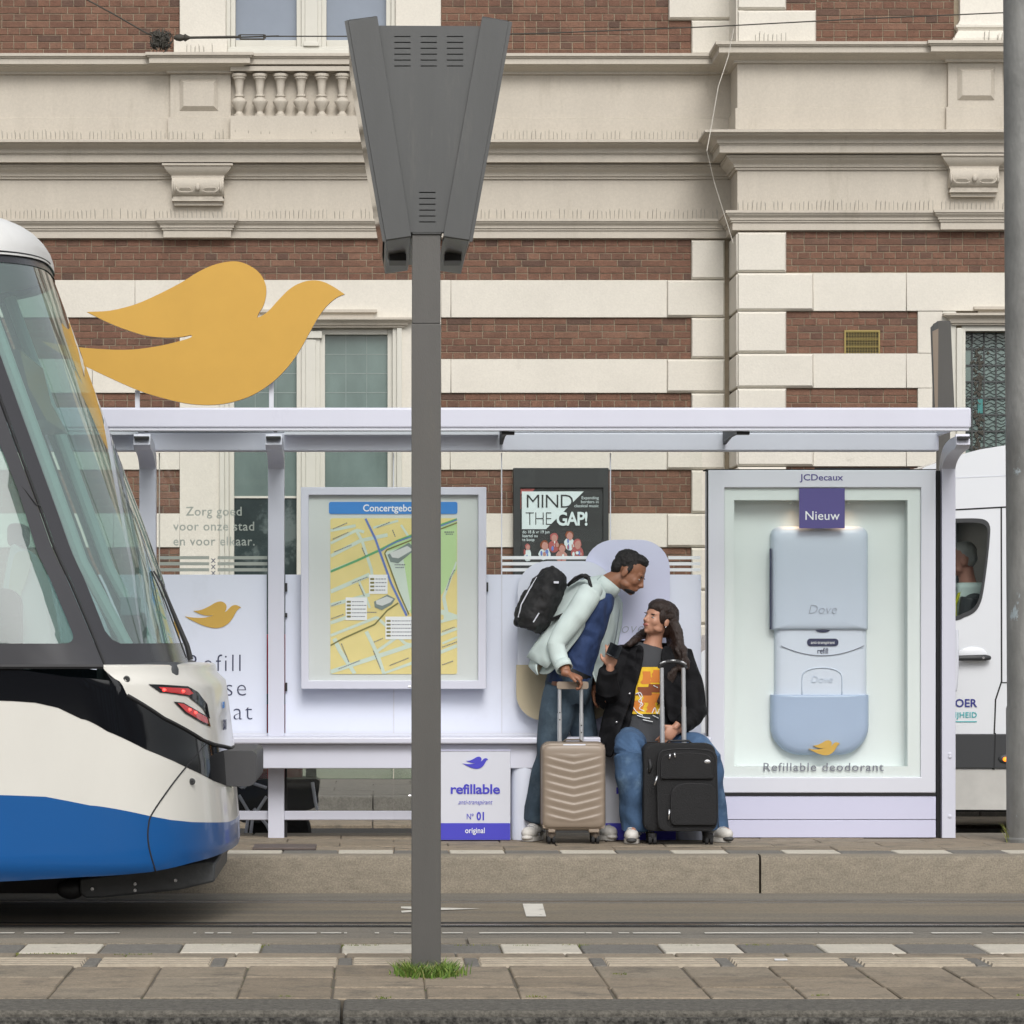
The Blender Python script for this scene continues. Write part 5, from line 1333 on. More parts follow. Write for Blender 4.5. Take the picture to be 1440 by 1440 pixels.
m = MB(); m.ell((vX(1413.5), Yv0-.034, vZ(1067.5)), (.022, .012, .016)); obj('indicator_lamp', m, 'orange_lamp', van, smooth=2)
m = MB(); m.prism([(vX(960), vZ(1137)), (vX(1700), vZ(1140)), (vX(1700), vZ(1082)), (vX(960), vZ(1082))], Yv0-.006, Yv0-.001); obj('rocker_panel', m, 'van_dirty', van)
m = MB(); m.tube([(vX(1330), Yv0-.05, vZ(925)), (vX(1341), Yv0-.05, vZ(925.5)), (vX(1368), Yv0-.05, vZ(925)), (vX(1384), Yv0-.046, vZ(924.8)), (vX(1391), Yv0-.03, vZ(925))], [.018, .018, .020, .021, .014], 10)
h = obj('door_handle', m, 'van_black', van, smooth=True)
m = MB(); m.ell((vX(1368), Yv0-.005, vZ(921)), (.10, .012, .055), None, 20, 10); obj('handle_recess', m, 'van_white', h, smooth=2)
m = MB(); m.tube([(vX(1380.5), Yv0-.066, vZ(925)), (vX(1380.5), Yv0-.069, vZ(925))], .008, 10); obj('lock', m, 'chrome', h)
m = MB(); cw = [((p[0]-vX(1330))*1.0, p[1]) for p in W_]
c0 = (sum(p[0] for p in W_)/len(W_), sum(p[1] for p in W_)/len(W_))
inn = [(c0[0]+(p[0]-c0[0])*.945, c0[1]+(p[1]-c0[1])*.93) for p in W_]; ou = [(c0[0]+(p[0]-c0[0])*1.012, c0[1]+(p[1]-c0[1])*1.015) for p in W_]
m.prism(ou, Yv0-.004, Yv0+.02, [inn]); obj('window_rubber', m, 'van_black', van)
m = MB(); m.prism(inn, Yv0+.012, Yv0+.015); obj('door_window', m, 'van_glass', van)
m = MB(); m.prism([(vX(1339), vZ(885)), (vX(1344), vZ(885)), (vX(1344.5), vZ(940)), (vX(1342), vZ(972)), (vX(1337), vZ(972))], Yv0-.12, Yv0-.06); obj('wing_mirror', m, 'case_grey', van, bevel=.01)
ptext('OER', 1373.5, 994, Yv0-.004, 11, 'van_text', van, align='RIGHT', bold=.03, space=1.02)
ptext('IJHEID', 1374, 1009, Yv0-.004, 7.6, 'van_teal', van, align='RIGHT', bold=.02, space=1.06)
m = MB(); m.box(vX(1330), vX(1373.5), Yv0-.0035, Yv0-.001, vZ(1015.6), vZ(1014.2)); obj('underline', m, 'van_teal', van)
# cab interior
m = MB(); m.box(xf+1.0, xf+1.3, Yv0+.1, Yv1-.1, vZ(900), vZ(872)); m.box(vX(1412), vX(1412)+.05, Yv0+.05, Yv1-.05, G+.3, vZ(650)); m.box(vX(1345), vX(1405), Yv0+.04, Yv1-.04, vZ(672), vZ(667)); obj('cab_interior', m, 'van_black', van)
m = MB(); m.prism([(vX(1358), vZ(900)), (vX(1408), vZ(900)), (vX(1400), vZ(818)), (vX(1358), vZ(818))], Yv0+.30, Yv0+.75); obj('seat', m, 'tram_inner', van, bevel=.03)
for wx in (xf+.85, xr_-1.0):
    for yy in (Yv0+.02, Yv1-.24):
        m = MB(); m.lathe((wx, yy, G+.33), [(.20, .0), (.31, .0), (.33, .03), (.33, .19), (.31, .22), (.2, .22)], 28, 'Y'); w_ = obj('wheel', m, 'tyre', van, smooth=True)
m = MB(); m.box(xf+.3, xr_-.2, Yv0+.3, Yv1-.3, G+.18, G+.26); obj('underbody', m, 'dark_gap', van)
# driver
dr = thing('person', 'grey-haired driver in a yellow safety vest seen in profile through the van window', 'person', (vX(1372), Yv0+.5, vZ(900)))
def head_parts(mb, C, F, U, k=1.0, jaw=1.0):
    """skull, jaw, nose, lips, ears, brow as overlapping closed shapes (voxel-fused later). C = centre between the eyes' depth and ears"""
    F = F.normalized(); U = (U-F*U.dot(F)).normalized(); R = F.cross(U)     # R: person's right... side axis
    M = Matrix((R, F, U)).transposed()      # local x=side, y=forward, z=up
    L = lambda x, y, z: C+M@Vector((x*k, y*k, z*k))
    e = lambda x, y, z, rx, ry, rz, pw=1: mb.ell(L(x, y, z), (rx*k, ry*k, rz*k), M, 18, 12, pw)
    e(0, -.012, .035, .076, .094, .080); e(0, .022, -.012, .064, .070, .088); e(0, .040, -.062, .046*jaw, .048, .040); e(0, .066, -.088, .022*jaw, .020, .016)
    e(0, .068, .024, .050, .020, .016)     # brow
    for s in (-1, 1): e(s*.034, .056, -.022, .026, .026, .028); e(s*.076, -.006, -.008, .008, .020, .031); e(s*.045, .02, -.060, .018, .036, .022)
    mb.tube([L(0, .086, .014), L(0, .096, -.006), L(0, .108, -.026), L(0, .094, -.034)], [.007*k, .009*k, .013*k, .011*k], 8)
    for s in (-1, 1): e(s*.011, .094, -.031, .008, .009, .007)
    e(0, .088, -.052, .022, .010, .006); e(0, .086, -.062, .020, .011, .007)
    return L, M
def fuse(name, mb, m, parent, voxel=.006, smooth_it=3, disp=0, dscale=.05, label=None, sub=0):
    """one continuous skin: voxel remesh of overlapping closed shapes"""
    o = obj(name, mb, m, parent, fixn=False)
    r = modr(o, 'REMESH'); r.mode = 'VOXEL'; r.voxel_size = voxel; r.use_smooth_shade = True
    s = modr(o, 'SMOOTH'); s.iterations = smooth_it; s.factor = .5
    if disp and dscale < 0:      # soft band-like cloth folds
        tx = bpy.data.textures.new(name+'_folds', 'WOOD'); tx.wood_type = 'BANDNOISE'; tx.noise_basis_2 = 'SIN'; tx.noise_scale = -dscale; tx.turbulence = 7
        d = modr(o, 'DISPLACE'); d.texture = tx; d.strength = disp; d.mid_level = .5; d.texture_coords = 'LOCAL'
    elif disp:
        tx = bpy.data.textures.new(name+'_folds', 'CLOUDS'); tx.noise_scale = dscale; tx.noise_depth = 2
        d = modr(o, 'DISPLACE'); d.texture = tx; d.strength = disp; d.mid_level = .5; d.texture_coords = 'LOCAL'
    if label: o['label'] = label
    return o
def eyes(parent, L, M, k=1.0):
    for s in (-1, 1):
        m = MB(); m.ell(L(s*.031, .0765, -.001), (.0105*k, .0085*k, .0055*k), M); o = obj('eye', m, 'eye_white', parent, smooth=2)
        m = MB(); m.ell(L(s*.031, .0805, -.001), (.0052*k, .0050*k, .0050*k), M); obj('pupil', m, 'eye_dark', o, smooth=2)
        m = MB(); m.ell(L(s*.032, .084, .018), (.019*k, .006*k, .0035*k), M); obj('eyebrow', m, 'hair_black', parent, smooth=2)
mb = MB(); C = Vector((vX(1366), Yv0+.45, vZ(786)))
L, M = head_parts(mb, C, Vector((-1, -.12, -.05)), Vector((0, 0, 1)))
mb.tube([L(0, -.03, -.05), L(0, -.04, -.12), L(0, -.05, -.20)], [.055, .055, .065], 14)
mb.tube([L(0, -.06, -.62), L(0, -.06, -.4), L(0, -.055, -.24), L(0, -.05, -.17)], [(.17, .11), (.19, .12), (.18, .09), (.07, .06)], 18)
for s, a in ((1, -1), (-1, 1)):
    y = Yv0+.45+a*.18; mb.tube([(vX(1374), y, vZ(842)), (vX(1368), y, vZ(872)), (vX(1350), y, vZ(895)), (vX(1320), y*.6+(Yv0+.45)*.4, vZ(885))], [.055, .05, .042, .035], 10)
fuse('body', mb, 'skin_driver', dr, .008)
eyes(dr, L, M)
mb = MB(); mb.ell(L(0, -.030, .058), (.084, .088, .072), M); mb.ell(L(0, -.062, .02), (.076, .055, .07), M); fuse('hair', mb, 'hair_grey', dr, .008, 2, .012, .03)
mb = MB(); mb.tube([L(0, -.06, -.63), L(0, -.06, -.4), L(0, -.055, -.25), L(0, -.05, -.175)], [(.19, .13), (.21, .135), (.20, .105), (.08, .07)], 18)
for a in (-1, 1):
    y = Yv0+.45+a*.18; mb.tube([(vX(1374), y, vZ(840)), (vX(1368), y, vZ(872)), (vX(1350), y, vZ(893))], [.07, .06, .05], 10)
fuse('jacket', mb, 'van_black', dr, .010)
mb = MB(); mb.tube([L(.11, .04, -.20), L(.13, .09, -.30), L(.13, .10, -.55)], [(.03, .012)]*3, 8); mb.tube([L(-.11, .04, -.20), L(-.13, .09, -.30), L(-.13, .10, -.55)], [(.03, .012)]*3, 8); mat('vest', (.45, .45, .02), .7); obj('vest_band', mb, 'vest', dr)

# ------------------------------------------------------------------ parked scooter with red luggage box behind the shelter
Yr = .95
rX = lambda p: WX(p, Yr); rZ = lambda p: max(WZ(p, Yr), -.19)
G2 = -.0
sc_ = thing('scooter', 'dark parked scooter with pale tube frame and red box behind the shelter', 'scooter', (rX(370), Yr, RZ))
for px, r in ((393, .17), (270, .17)):
    m = MB(); m.lathe((rX(px), Yr, RZ+.19), [(.13, -.05), (.175, -.06), (.19, -.035), (.19, .035), (.175, .06), (.13, .05)], 26, 'Y'); w_ = obj('wheel', m, 'tyre', sc_, smooth=True)
    m = MB(); m.lathe((rX(px), Yr, RZ+.19), [(.02, -.05), (.05, -.045), (.12, -.03), (.128, -.045), (.128, .045), (.12, .03), (.05, .045), (.02, .05)], 20, 'Y'); obj('rim', m, 'chrome', w_, smooth=True)
m = MB()
for pts in (([(343,1108),(352,1100),(376,1108)]), ([(337,1118),(350,1140),(358,1148),(376,1120)]), ([(358,1137),(376,1160),(384,1176)]), ([(350,1150),(346,1178)]), ([(356,1152),(353,1178)]), ([(440,1100),(444,1128),(447,1139)]), ([(330,1100),(343,1108)])):
    m = MB(); m.tube([(rX(a), Yr-.14, WZ(b, Yr-.14)) for a, b in pts], .010, 8); obj('frame_tube', m, 'case_grey', sc_, smooth=True)
m = MB(); P = smooth_poly([(330,1150),(332,1102),(350,1097),(400,1093),(445,1094),(449,1105),(447,1120),(448,1128),(440,1136),(420,1142),(380,1155)], 3)
P = [(rX(a), WZ(b, Yr)) for a, b in reversed(P)]; 
m.prism(P, Yr-.10, Yr+.16); obj('body_shell', m, 'van_black', sc_, bevel=.02)
m = MB(); m.box(rX(360), rX(412), Yr-.1, Yr+.25, WZ(1060, Yr), WZ(892, Yr)); m.box(rX(340), rX(425), Yr-.06, Yr+.2, WZ(1098, Yr), WZ(1061, Yr)); bx = obj('luggage_box', m, 'scooter_red', sc_, bevel=.02)
m = MB(); m.box(rX(358), rX(414), Yr-.11, Yr+.26, WZ(990, Yr), WZ(975, Yr)); m.box(rX(430), rX(445), Yr-.02, Yr+.02, WZ(1097, Yr), WZ(1000, Yr)); obj('trim_band', m, 'black_plastic', bx)
# ------------------------------------------------------------------ the tram
TC = -2.84; TW = 1.20; YN = TC-TW
SN, SCN = sc(YN), sc(TC)
_sil = [(318, -1.85, 3.20)]
SIL = [((px-VX)/SCN, CH-(py-VY)/SCN) for px, py in
       [(300,1236),(318,1222),(331,1205),(336,1180),(335,1150),(331,1103),(328,1060),(325,1040),(319,990),(314,955),(300,944),(262,936),(247,880),(230,820),(200,735),(150,600),(108,485),(66,372)]]
ZT = 1.0215          # the glass stands back from the body above this height
LOW = [p for p in SIL if p[1] < 1.0]+[(WX(299, TC), 1.03)]
UPP = [(WX(262, TC), .9)]+[p for p in SIL if p[1] > 1.01]
def Ez(z):
    """x of the nose on the centre line at height z"""
    SIL = LOW if z < ZT else UPP
    if z <= SIL[0][1]: return SIL[0][0]
    for (x0, z0), (x1, z1) in zip(SIL, SIL[1:]):
        if z <= z1: return x0+(x1-x0)*(z-z0)/max(z1-z0, 1e-6)
    return SIL[-1][0]
def Ls(z):   # length of the rounded nose
    if z < .95: return .62
    return min(.80, .62+(z-.95)*.3)
def Ws(z):
    if z < .10: return TW-(.10-z)*.8
    if z < 1.0: return TW
    return TW-(z-1.0)*.055
NP = 2.7
def surf(t, z, off=0.):
    """t<0: metres back along the straight side; 0..1: round the nose to the centre line"""
    E, L_, W__ = Ez(z), Ls(z), Ws(z)
    if t <= 0: return Vector((E-L_+t, TC-W__-off, z))
    th = t*pi/2; s_, c_ = sin(th)**(2/NP), max(cos(th), 0)**(2/NP)
    p = Vector((E-L_+L_*s_, TC-W__*c_, z))
    if off: 
        n = Vector((max(s_, 1e-4)**(NP-1)/L_, -max(c_, 1e-4)**(NP-1)/W__, 0)).normalized(); p += n*off
    return p
def inv(px, py):
    """photo point -> (t, z) on the near half of the tram"""
    Y = YN; t = -1; z = 0
    for _ in range(14):
        x, z = WX(px, Y), WZ(py, Y); E, L_ = Ez(z), Ls(z)
        if x <= E-L_: t = x-(E-L_); Yn = TC-Ws(z)
        else:
            r = min((x-(E-L_))/L_, .999); t = math.asin(min(r**(NP/2), 1))*2/pi; Yn = TC-Ws(z)*max(cos(t*pi/2), 0)**(2/NP)
        Y = Y*.5+Yn*.5
    return t, z
def curve(pts, ext=True):
    P = [inv(*p) for p in pts]
    P = sorted(P); 
    def f(t):
        if t <= P[0][0]: return P[0][1]
        for (a, za), (b, zb) in zip(P, P[1:]):
            if t <= b: return za+(zb-za)*(t-a)/max(b-a, 1e-6)
        return P[-1][1]
    return f
TB = -7.5
Ts = [TB, -6, -5, -4, -3, -2.4]+[-2.2+.1*i for i in range(22)]+[.0+i*.02 for i in range(0, 50)]+[1.0]
Ts = sorted(set([round(t, 4) for t in Ts]+[round(math.asin((k/60)**(2.7/2))*2/pi, 4) for k in range(0, 60)]))
c_bot = curve([(-300,1243),(0,1240),(120,1233),(213,1226),(270,1213),(320,1196),(331,1190)])
c_bw = curve([(-300,1118),(0,1118),(62,1120),(120,1131),(213,1148),(240,1153),(270,1156),(320,1156)])
c_wb = curve([(-300,985),(0,985),(40,987),(65,990),(90,998),(120,1012),(150,1028),(205,1054),(262,1079),(300,1098),(325,1108)])
c_cap = curve([(-300,937),(0,937),(144,937.5),(148,946),(153,957),(163,967),(178,977),(230,1010),(285,1041),(300,1047),(324,1052)])
c_win = lambda t: 1.0188
ROOFZ = Ez and (CH-(371-VY)/SCN)
c_roof = lambda t: ROOFZ-.0-.06*(1-max(0, min(1, t)))
tram = thing('tram', 'white and blue tram with black band and slanted glass end leaving at the left', 'tram', (-3.5, TC, RZ))
def patch(name, fa, fb, n, m, off=0., t0=TB, t1=1.0, mirror=True, parent=None, smooth=2, ts=None):
    mb = MB()
    tt = [t for t in (ts or Ts) if t0 <= t <= t1]
    if t0 not in tt: tt = [t0]+tt
    if t1 not in tt: tt = tt+[t1]
    for side in ((0, 1) if mirror else (0,)):
        rows = []
        for i in range(n+1):
            row = []
            for t in tt:
                z = fa(t)+(fb(t)-fa(t))*i/n; p = surf(t, z, off)
                if side: p = Vector((p.x, 2*TC-p.y, p.z))
                row.append(p)
            rows.append(row)
        g = MB(); g.grid(rows); 
        if side: g.f = [tuple(reversed(f)) for f in g.f]
        mb.add(g.v, g.f)
    o = obj(name, mb, m, parent or tram, smooth=smooth, fixn=False)
    bm = bmesh.new(); bm.from_mesh(o.data); bmesh.ops.remove_doubles(bm, verts=bm.verts, dist=1e-4); bm.to_mesh(o.data); bm.free()
    return o
patch('blue_skirt', c_bot, c_bw, 10, 'tram_blue')
patch('white_panel', c_bw, c_wb, 8, 'tram_white')
patch('black_band', c_wb, c_cap, 8, 'tram_black', off=.002)
t_cap = inv(145, 938)[0]
patch('white_cap', c_cap, c_win, 10, 'tram_white', off=.005, t0=t_cap)
mb = MB()
for side in (0, 1):
    r0 = [surf(t, 1.0188, .005 if t > t_cap else 0) for t in Ts if t > -1.5]; r1 = [surf(t, 1.0225) for t in Ts if t > -1.5]
    rows = [r0, [p+Vector((-.012, 0, .006)) for p in r0], [Vector((p.x, p.y, 1.028)) for p in r1], [p+Vector((-.05, .03, .006)) for p in r1]]
    if side: rows = [[Vector((p.x, 2*TC-p.y, p.z)) for p in r] for r in rows]
    mb.grid(rows)
obj('cap_shelf', mb, 'tram_white', tram, smooth=2)
# underside closing
mb = MB()
for side in (0, 1):
    rows = [[surf(t, c_bot(t)) for t in Ts], [Vector((surf(t, c_bot(t)).x-.05, surf(t, c_bot(t)).y+(.25 if t < .5 else .25*(1-t)*2), c_bot(t)-.01)) for t in Ts]]
    if side: rows = [[Vector((p.x, 2*TC-p.y, p.z)) for p in r] for r in rows]
    mb.grid(rows)
obj('skirt_return', mb, 'tram_rubber', tram)
# roof dome
mb = MB(); n = 10; RX = WX(66, TC)
for side in (0, 1):
    rows = []
    for i in range(n+1):
        a = i/n*pi/2; dz = sin(a)**.9; k = cos(a)**.62 if i < n else 0
        row = []
        for t in Ts:
            z0 = c_roof(t)-.012; p = surf(t, z0, .014); zt = WZ(309, TC)
            zz = z0+(zt-z0)*dz; c0 = Vector((Ez(z0)-1.5, TC, zz))
            back = Ez(ROOFZ)-.55
            x = p.x if p.x < back else back+(p.x-back)*k
            y = TC+(p.y-TC)*k
            row.append(Vector((x, y, zz)))
        if side: row = [Vector((p.x, 2*TC-p.y, p.z)) for p in row]
        rows.append(row)
    g = MB(); g.grid(rows)
    if side: g.f = [tuple(reversed(f)) for f in g.f]
    mb.add(g.v, g.f)
o = obj('roof', mb, 'tram_roof', tram, smooth=2)
bm = bmesh.new(); bm.from_mesh(o.data); bmesh.ops.remove_doubles(bm, verts=bm.verts, dist=1e-3); bm.to_mesh(o.data); bm.free()
mb = MB(); mb.box(WX(-900, TC), WX(-30, TC), TC-.7, TC+.7, 3.0, WZ(306, TC)); obj('roof_equipment', mb, 'tram_roof', tram, bevel=.03)
# glazing band: frit with openings cut by constrained triangulation in (t, z)
def tz_region(name, outer, holes, m, off, nt=40, nz=26, parent=None, mirror=True):
    P2 = lambda l: [Vector((p[0], p[1])) for p in l]
    pts = []; edges = []
    def inside(p, poly):
        c = False; n_ = len(poly)
        for i in range(n_):
            a, b = poly[i], poly[(i+1) % n_]
            if (a[1] > p[1]) != (b[1] > p[1]) and p[0] < (b[0]-a[0])*(p[1]-a[1])/(b[1]-a[1])+a[0]: c = not c
        return c
    for loop in [outer]+holes:
        o = len(pts); L_ = []
        for i in range(len(loop)):
            a, b = loop[i], loop[(i+1) % len(loop)]; d = max(1, int(math.hypot(b[0]-a[0], b[1]-a[1])/.05))
            for k in range(d): L_.append((a[0]+(b[0]-a[0])*k/d, a[1]+(b[1]-a[1])*k/d))
        pts += L_; edges += [(o+i, o+(i+1) % len(L_)) for i in range(len(L_))]
    x0, x1 = min(p[0] for p in outer), max(p[0] for p in outer); z0, z1 = min(p[1] for p in outer), max(p[1] for p in outer)
    for i in range(1, nt):
        for k in range(1, nz):
            p = (x0+(x1-x0)*i/nt, z0+(z1-z0)*k/nz)
            if inside(p, outer) and not any(inside(p, h) for h in holes): pts.append(p)
    vs, es, fs, _, _, _ = delaunay_2d_cdt(P2(pts), edges, [], 0, 1e-5)
    F = []
    for f in fs:
        c = (sum(vs[i].x for i in f)/len(f), sum(vs[i].y for i in f)/len(f))
        if inside(c, outer) and not any(inside(c, h) for h in holes): F.append(tuple(f))
    mb = MB(); V = [surf(v.x, v.y, off) for v in vs]
    mb.add(V, F)
    if mirror: mb.add([Vector((p.x, 2*TC-p.y, p.z)) for p in V], [tuple(reversed(f)) for f in F])
    return obj(name, mb, m, parent or tram, smooth=2)
tS = inv(145, 930)[0]; tS2 = inv(57, 680)[0]
ZW, ZR = 1.0225, ROOFZ-.065
zb = inv(60, 905)[1]
tP = inv(97, 880)[0]        # right edge of the side pane
zt_ = inv(60, 372)[1]
pane = [(-1.75, zb)]+[(tP-.0-.05+.05*sin(a), zb+.05-.05*cos(a)) for a in [pi/2*k/6 for k in range(7)]]+[(inv(25, 690)[0]-.0, inv(25, 690)[1]), (tP-.0, ZR-.05), (-1.75, ZR-.05)]
rest_ = [[(-1.95-1.55*k-1.45, zb), (-1.95-1.55*k, zb), (-1.95-1.55*k, ZR-.05), (-1.95-1.55*k-1.45, ZR-.05)] for k in range(3)]
ts_ = tS
side_outer = [(TB, ZW), (ts_-.008, ZW), (ts_-.008, ZR), (TB, ZR)]
tz_region('side_frame', side_outer, [pane]+rest_, 'tram_frit', .004, 60, 22)
sp_ = tz_region('side_glass', side_outer, [], 'tram_glass', -.004, 50, 12)
# windscreen wraps from the seam round the nose
t_in = inv(152, 900)[0]; 
wo = [(ts_+.008, ZW), (1, ZW), (1, ROOFZ), (ts_+.008, ROOFZ-.05)]
hole = [(t_in+.06, zb+.0), (1.0001, zb), (1.0001, ROOFZ-.05), (t_in+.0, ROOFZ-.09), (t_in, zb+.06), (t_in+.02, zb+.018)]
tz_region('windscreen_frit', wo, [[(min(p[0], .9999), p[1]) for p in hole]], 'tram_frit', .003, 34, 22)
tz_region('windscreen', wo, [], 'tram_glass', -.002, 34, 22)
# black rubber seams
def seam(pts, m, w=.006, name='panel_seam', off=.006, cap=True):
    P = [surf(*inv(*p), off) for p in pts]
    mb = MB(); mb.tube(P, w, 6); return obj(name, mb, m, tram)
mb = MB(); mb.tube([surf(ts_, ZW+(ROOFZ-.06-ZW)*k/20, .004) for k in range(21)], .0075, 6); obj('glass_seam', mb, 'tram_rubber', tram)
mb = MB(); mb.tube([surf(t, c_win(t)+.0, .006) for t in Ts if t < t_cap], .012, 6); mb.tube([surf(t, c_roof(t)-.0, .010) for t in Ts], .009, 6); obj('window_seal', mb, 'tram_rubber', tram)
mb = MB(); mb.tube([surf(t, c_cap(t), .004) for t in Ts if t > t_cap+.03], .009, 6); obj('cap_seam', mb, 'tram_rubber', tram)
seam(smooth_poly([(289,1046),(262,1078),(240,1106),(214,1144),(209,1160),(208,1178),(211,1198),(219,1226)], 4, False), 'tram_rubber', .0042, off=.0)
# tail lights: recess + red lamps
def on_surf(pxs, name, m, off, parent=None, sub=3):
    P = smooth_poly(pxs, sub, True, tuple(range(len(pxs)))); C = (sum(p[0] for p in P)/len(P), sum(p[1] for p in P)/len(P))
    TZ = [inv(*p) for p in P]
    return tz_region(name, TZ, [], m, off, 10, 10, parent, mirror=False)
l1 = on_surf([(207,962),(225,962.5),(262,965),(276,973),(289,990),(293,1011),(289,1008),(283,996),(268,984),(262,979),(228,974),(224,974)], 'tail_light', 'tram_black', .009)
l2 = on_surf([(242,986.5),(256,988),(290,1008),(294,1022),(282,1017),(258,1003)], 'tail_light', 'tram_black', .009)
on_surf([(221,966),(262,968),(269,975),(263,977.5),(228,972.5)], 'lamp_glass', 'tail_red', .012, l1); on_surf([(247,988.5),(256,990),(288,1009),(290,1018),(283,1015.5),(259,1001)], 'lamp_glass', 'tail_red', .012, l2)
for i, (px, py, l) in enumerate(((228, 970, l1), (254, 972, l1), (263, 998, l2), (271, 1002, l2))):
    p = surf(*inv(px, py), .012); mb = MB(); mb.ell(p, (.011, .006, .007)); obj('glowing_bulb', mb, 'tail_glow', l, smooth=2)
for px, py in ((177.5, 955), (268.5, 1099)):
    p = surf(*inv(px, py), .006); mb = MB(); mb.lathe(p, [(.014, .004), (.016, -.003), (.011, -.007), (.008, -.002)], 16, 'Y'); b = obj('fixing_ring', mb, 'sign_grey', tram, smooth=True); 
    mb = MB(); mb.lathe(p, [(.005, .0), (.005, -.008)], 8, 'Y'); obj('bolt', mb, 'tram_rubber', b)
def end_text(s, px, py, h, m):
    """small lettering on the curved end face"""
    t, z = inv(px, py); p = surf(t, z, .008); p2 = surf(min(t+.02, .999), z, .008); d = (p2-p).normalized()
    tm = text_mb(s, 0, 0, 0, h, bold=.01); mb = MB(); n_ = Vector((d.y, -d.x, 0))
    mb.add([p+d*v[0]+Vector((0, 0, v[2]))+n_*(-v[1]) for v in tm.v], tm.f); obj('lettering', mb, m, tram)
end_text('3001', 314, 1026, .050, 'ink'); end_text('GVB', 312, 996, .032, 'map_blue')
# bumper block and its dark joint to the body
bx0, bx1 = WX(304, -3.1), WX(363.5, -3.1)
mb = MB(); z0, z1 = WZ(1103, -3.1), WZ(1053, -3.1)
pr = rrect(bx0, bx1, z0, z1, [.03, .045, .03, .05], 5); mb.prism(pr, -3.35, -2.33); obj('bumper', mb, 'bumper_grey', tram, bevel=.02, seg=3)
mb = MB(); mb.prism([(bx0-.16, z1-.0), (bx0+.02, z1+.02), (bx0+.02, z0-.01), (bx0-.10, z0+.05)], -3.30, -2.38); obj('bumper_mount', mb, 'tram_black', tram, bevel=.02)
# coupler fairing underneath, bogie
mb = MB(); 
fa = [(112, 1236), (112, 1256), (120, 1263), (150, 1262), (250, 1252), (302, 1240), (303, 1214), (290, 1210)]
mb.prism([(WX(a, -3.55), WZ(b, -3.55)) for a, b in fa][::-1] if False else list(reversed([(WX(a, -3.55), WZ(b, -3.55)) for a, b in fa])), -3.55, -2.13); obj('lower_fairing', mb, 'skirt_grey', tram, bevel=.01)
mb = MB()
for a, b in ((130, 1250), (190, 1243), (247, 1238), (190, 1252)): mb.lathe((WX(a, -3.555), -3.555, WZ(b, -3.555)), [(.008, .0), (.008, -.006)], 8, 'Y')
obj('bolt_row', mb, 'chrome', tram)
mb = MB(); mb.box(-12, WX(110, -3.3), -3.3, -2.4, WZ(1256, -3.3), WZ(1228, -3.3)); obj('undercarriage', mb, 'tram_rubber', tram)
for wx in (-3.35, -5.2):
    for y in (TC-.75, TC+.62):
        mb = MB(); mb.lathe((wx, y, RZ+.30), [(.1, 0), (.30, .0), (.30, .06), (.33, .09), (.33, .11), (.1, .11)], 30, 'Y'); obj('wheel', mb, 'rail_steel', tram, smooth=True)
mb = MB(); mb.ell((WX(97, -3.6), -3.5, WZ(1252, -3.6)), (.07, .05, .05)); obj('sand_pipe', mb, 'black_plastic', tram, smooth=2)
# wiper outside the end glass
P = [(213, 803), (224, 820), (240, 860), (260, 908), (265, 928)]
mb = MB(); mb.tube([(WX(a, TC-.4)+.01, TC-.4, WZ(b, TC-.4)) for a, b in P], [.004, .006, .010, .013, .014], 8); mb.tube([(WX(a, TC-.4), TC-.4, WZ(b, TC-.4)) for a, b in ((213, 803), (232, 845), (250, 893), (262, 925))], .004, 6); obj('wiper', mb, 'black_plastic', tram)
# interior: floor, ceiling, partition, driver's seat, desk, screen, pillars, sun blind
xi = WX(60, TC)
mb = MB(); mb.box(-12, Ez(1.0)-.35, TC-1.08, TC+1.08, .35, .40); mb.box(-12, -2.0, TC-1.0, TC+1.0, 2.86, 2.9); obj('floor', mb, 'tram_inner_dark', tram)
mb = MB(); x = WX(-60, TC); mb.box(x-.04, x, TC-1.05, TC+1.05, .4, 2.86); obj('cab_partition', mb, 'tram_inner', tram)
mb = MB(); mb.box(WX(150, TC-.3), Ez(1.0)-.12, TC-.95, TC+.95, .4, WZ(930, TC)); mb.box(WX(178, TC-.4), WX(205, TC-.4), TC-.5, TC-.3, WZ(930, TC), WZ(860, TC-.4)); obj('driver_desk', mb, 'tram_inner_dark', tram, bevel=.03)
mb = MB(); mb.box(WX(171, TC-.5), WX(200, TC-.5), TC-.62, TC-.58, WZ(866, TC-.5), WZ(840, TC-.5)); obj('monitor', mb, 'screen_blue', tram, bevel=.006)
mb = MB(); mb.tube([(WX(a, TC-.5), TC-.5, WZ(b, TC-.5)) for a, b in ((176, 850), (186, 890), (200, 930))], .022, 8); obj('monitor_arm', mb, 'black_plastic', tram)
Yd = TC-.25; seat = MB()
sp1 = smooth_poly([(5,870),(20,775),(34,772),(52,790),(66,830),(80,905),(84,935),(5,935)], 4); SPp = [(WX(a, Yd), WZ(b, Yd)) for a, b in reversed(sp1)]
seat.prism(SPp, Yd-.22, Yd+.24); obj('seat_back', seat, 'tram_inner', tram, bevel=.03)
mb = MB(); mb.prism([(WX(a, Yd-.24), WZ(b, Yd-.24)) for a, b in reversed(smooth_poly([(12,835),(18,790),(26,776),(42,778),(42,800),(24,850),(14,872)], 4))], Yd-.25, Yd-.23); obj('seat_trim', mb, 'seat_pale', tram)
mb = MB(); mb.prism(rrect(WX(14, Yd), WX(38, Yd), WZ(770, Yd), WZ(737, Yd), .03, 5), Yd-.13, Yd+.15); mb.box(WX(22, Yd), WX(28, Yd), Yd-.02, Yd+.02, WZ(785, Yd), WZ(768, Yd)); obj('headrest', mb, 'tram_inner_dark', tram, bevel=.02)
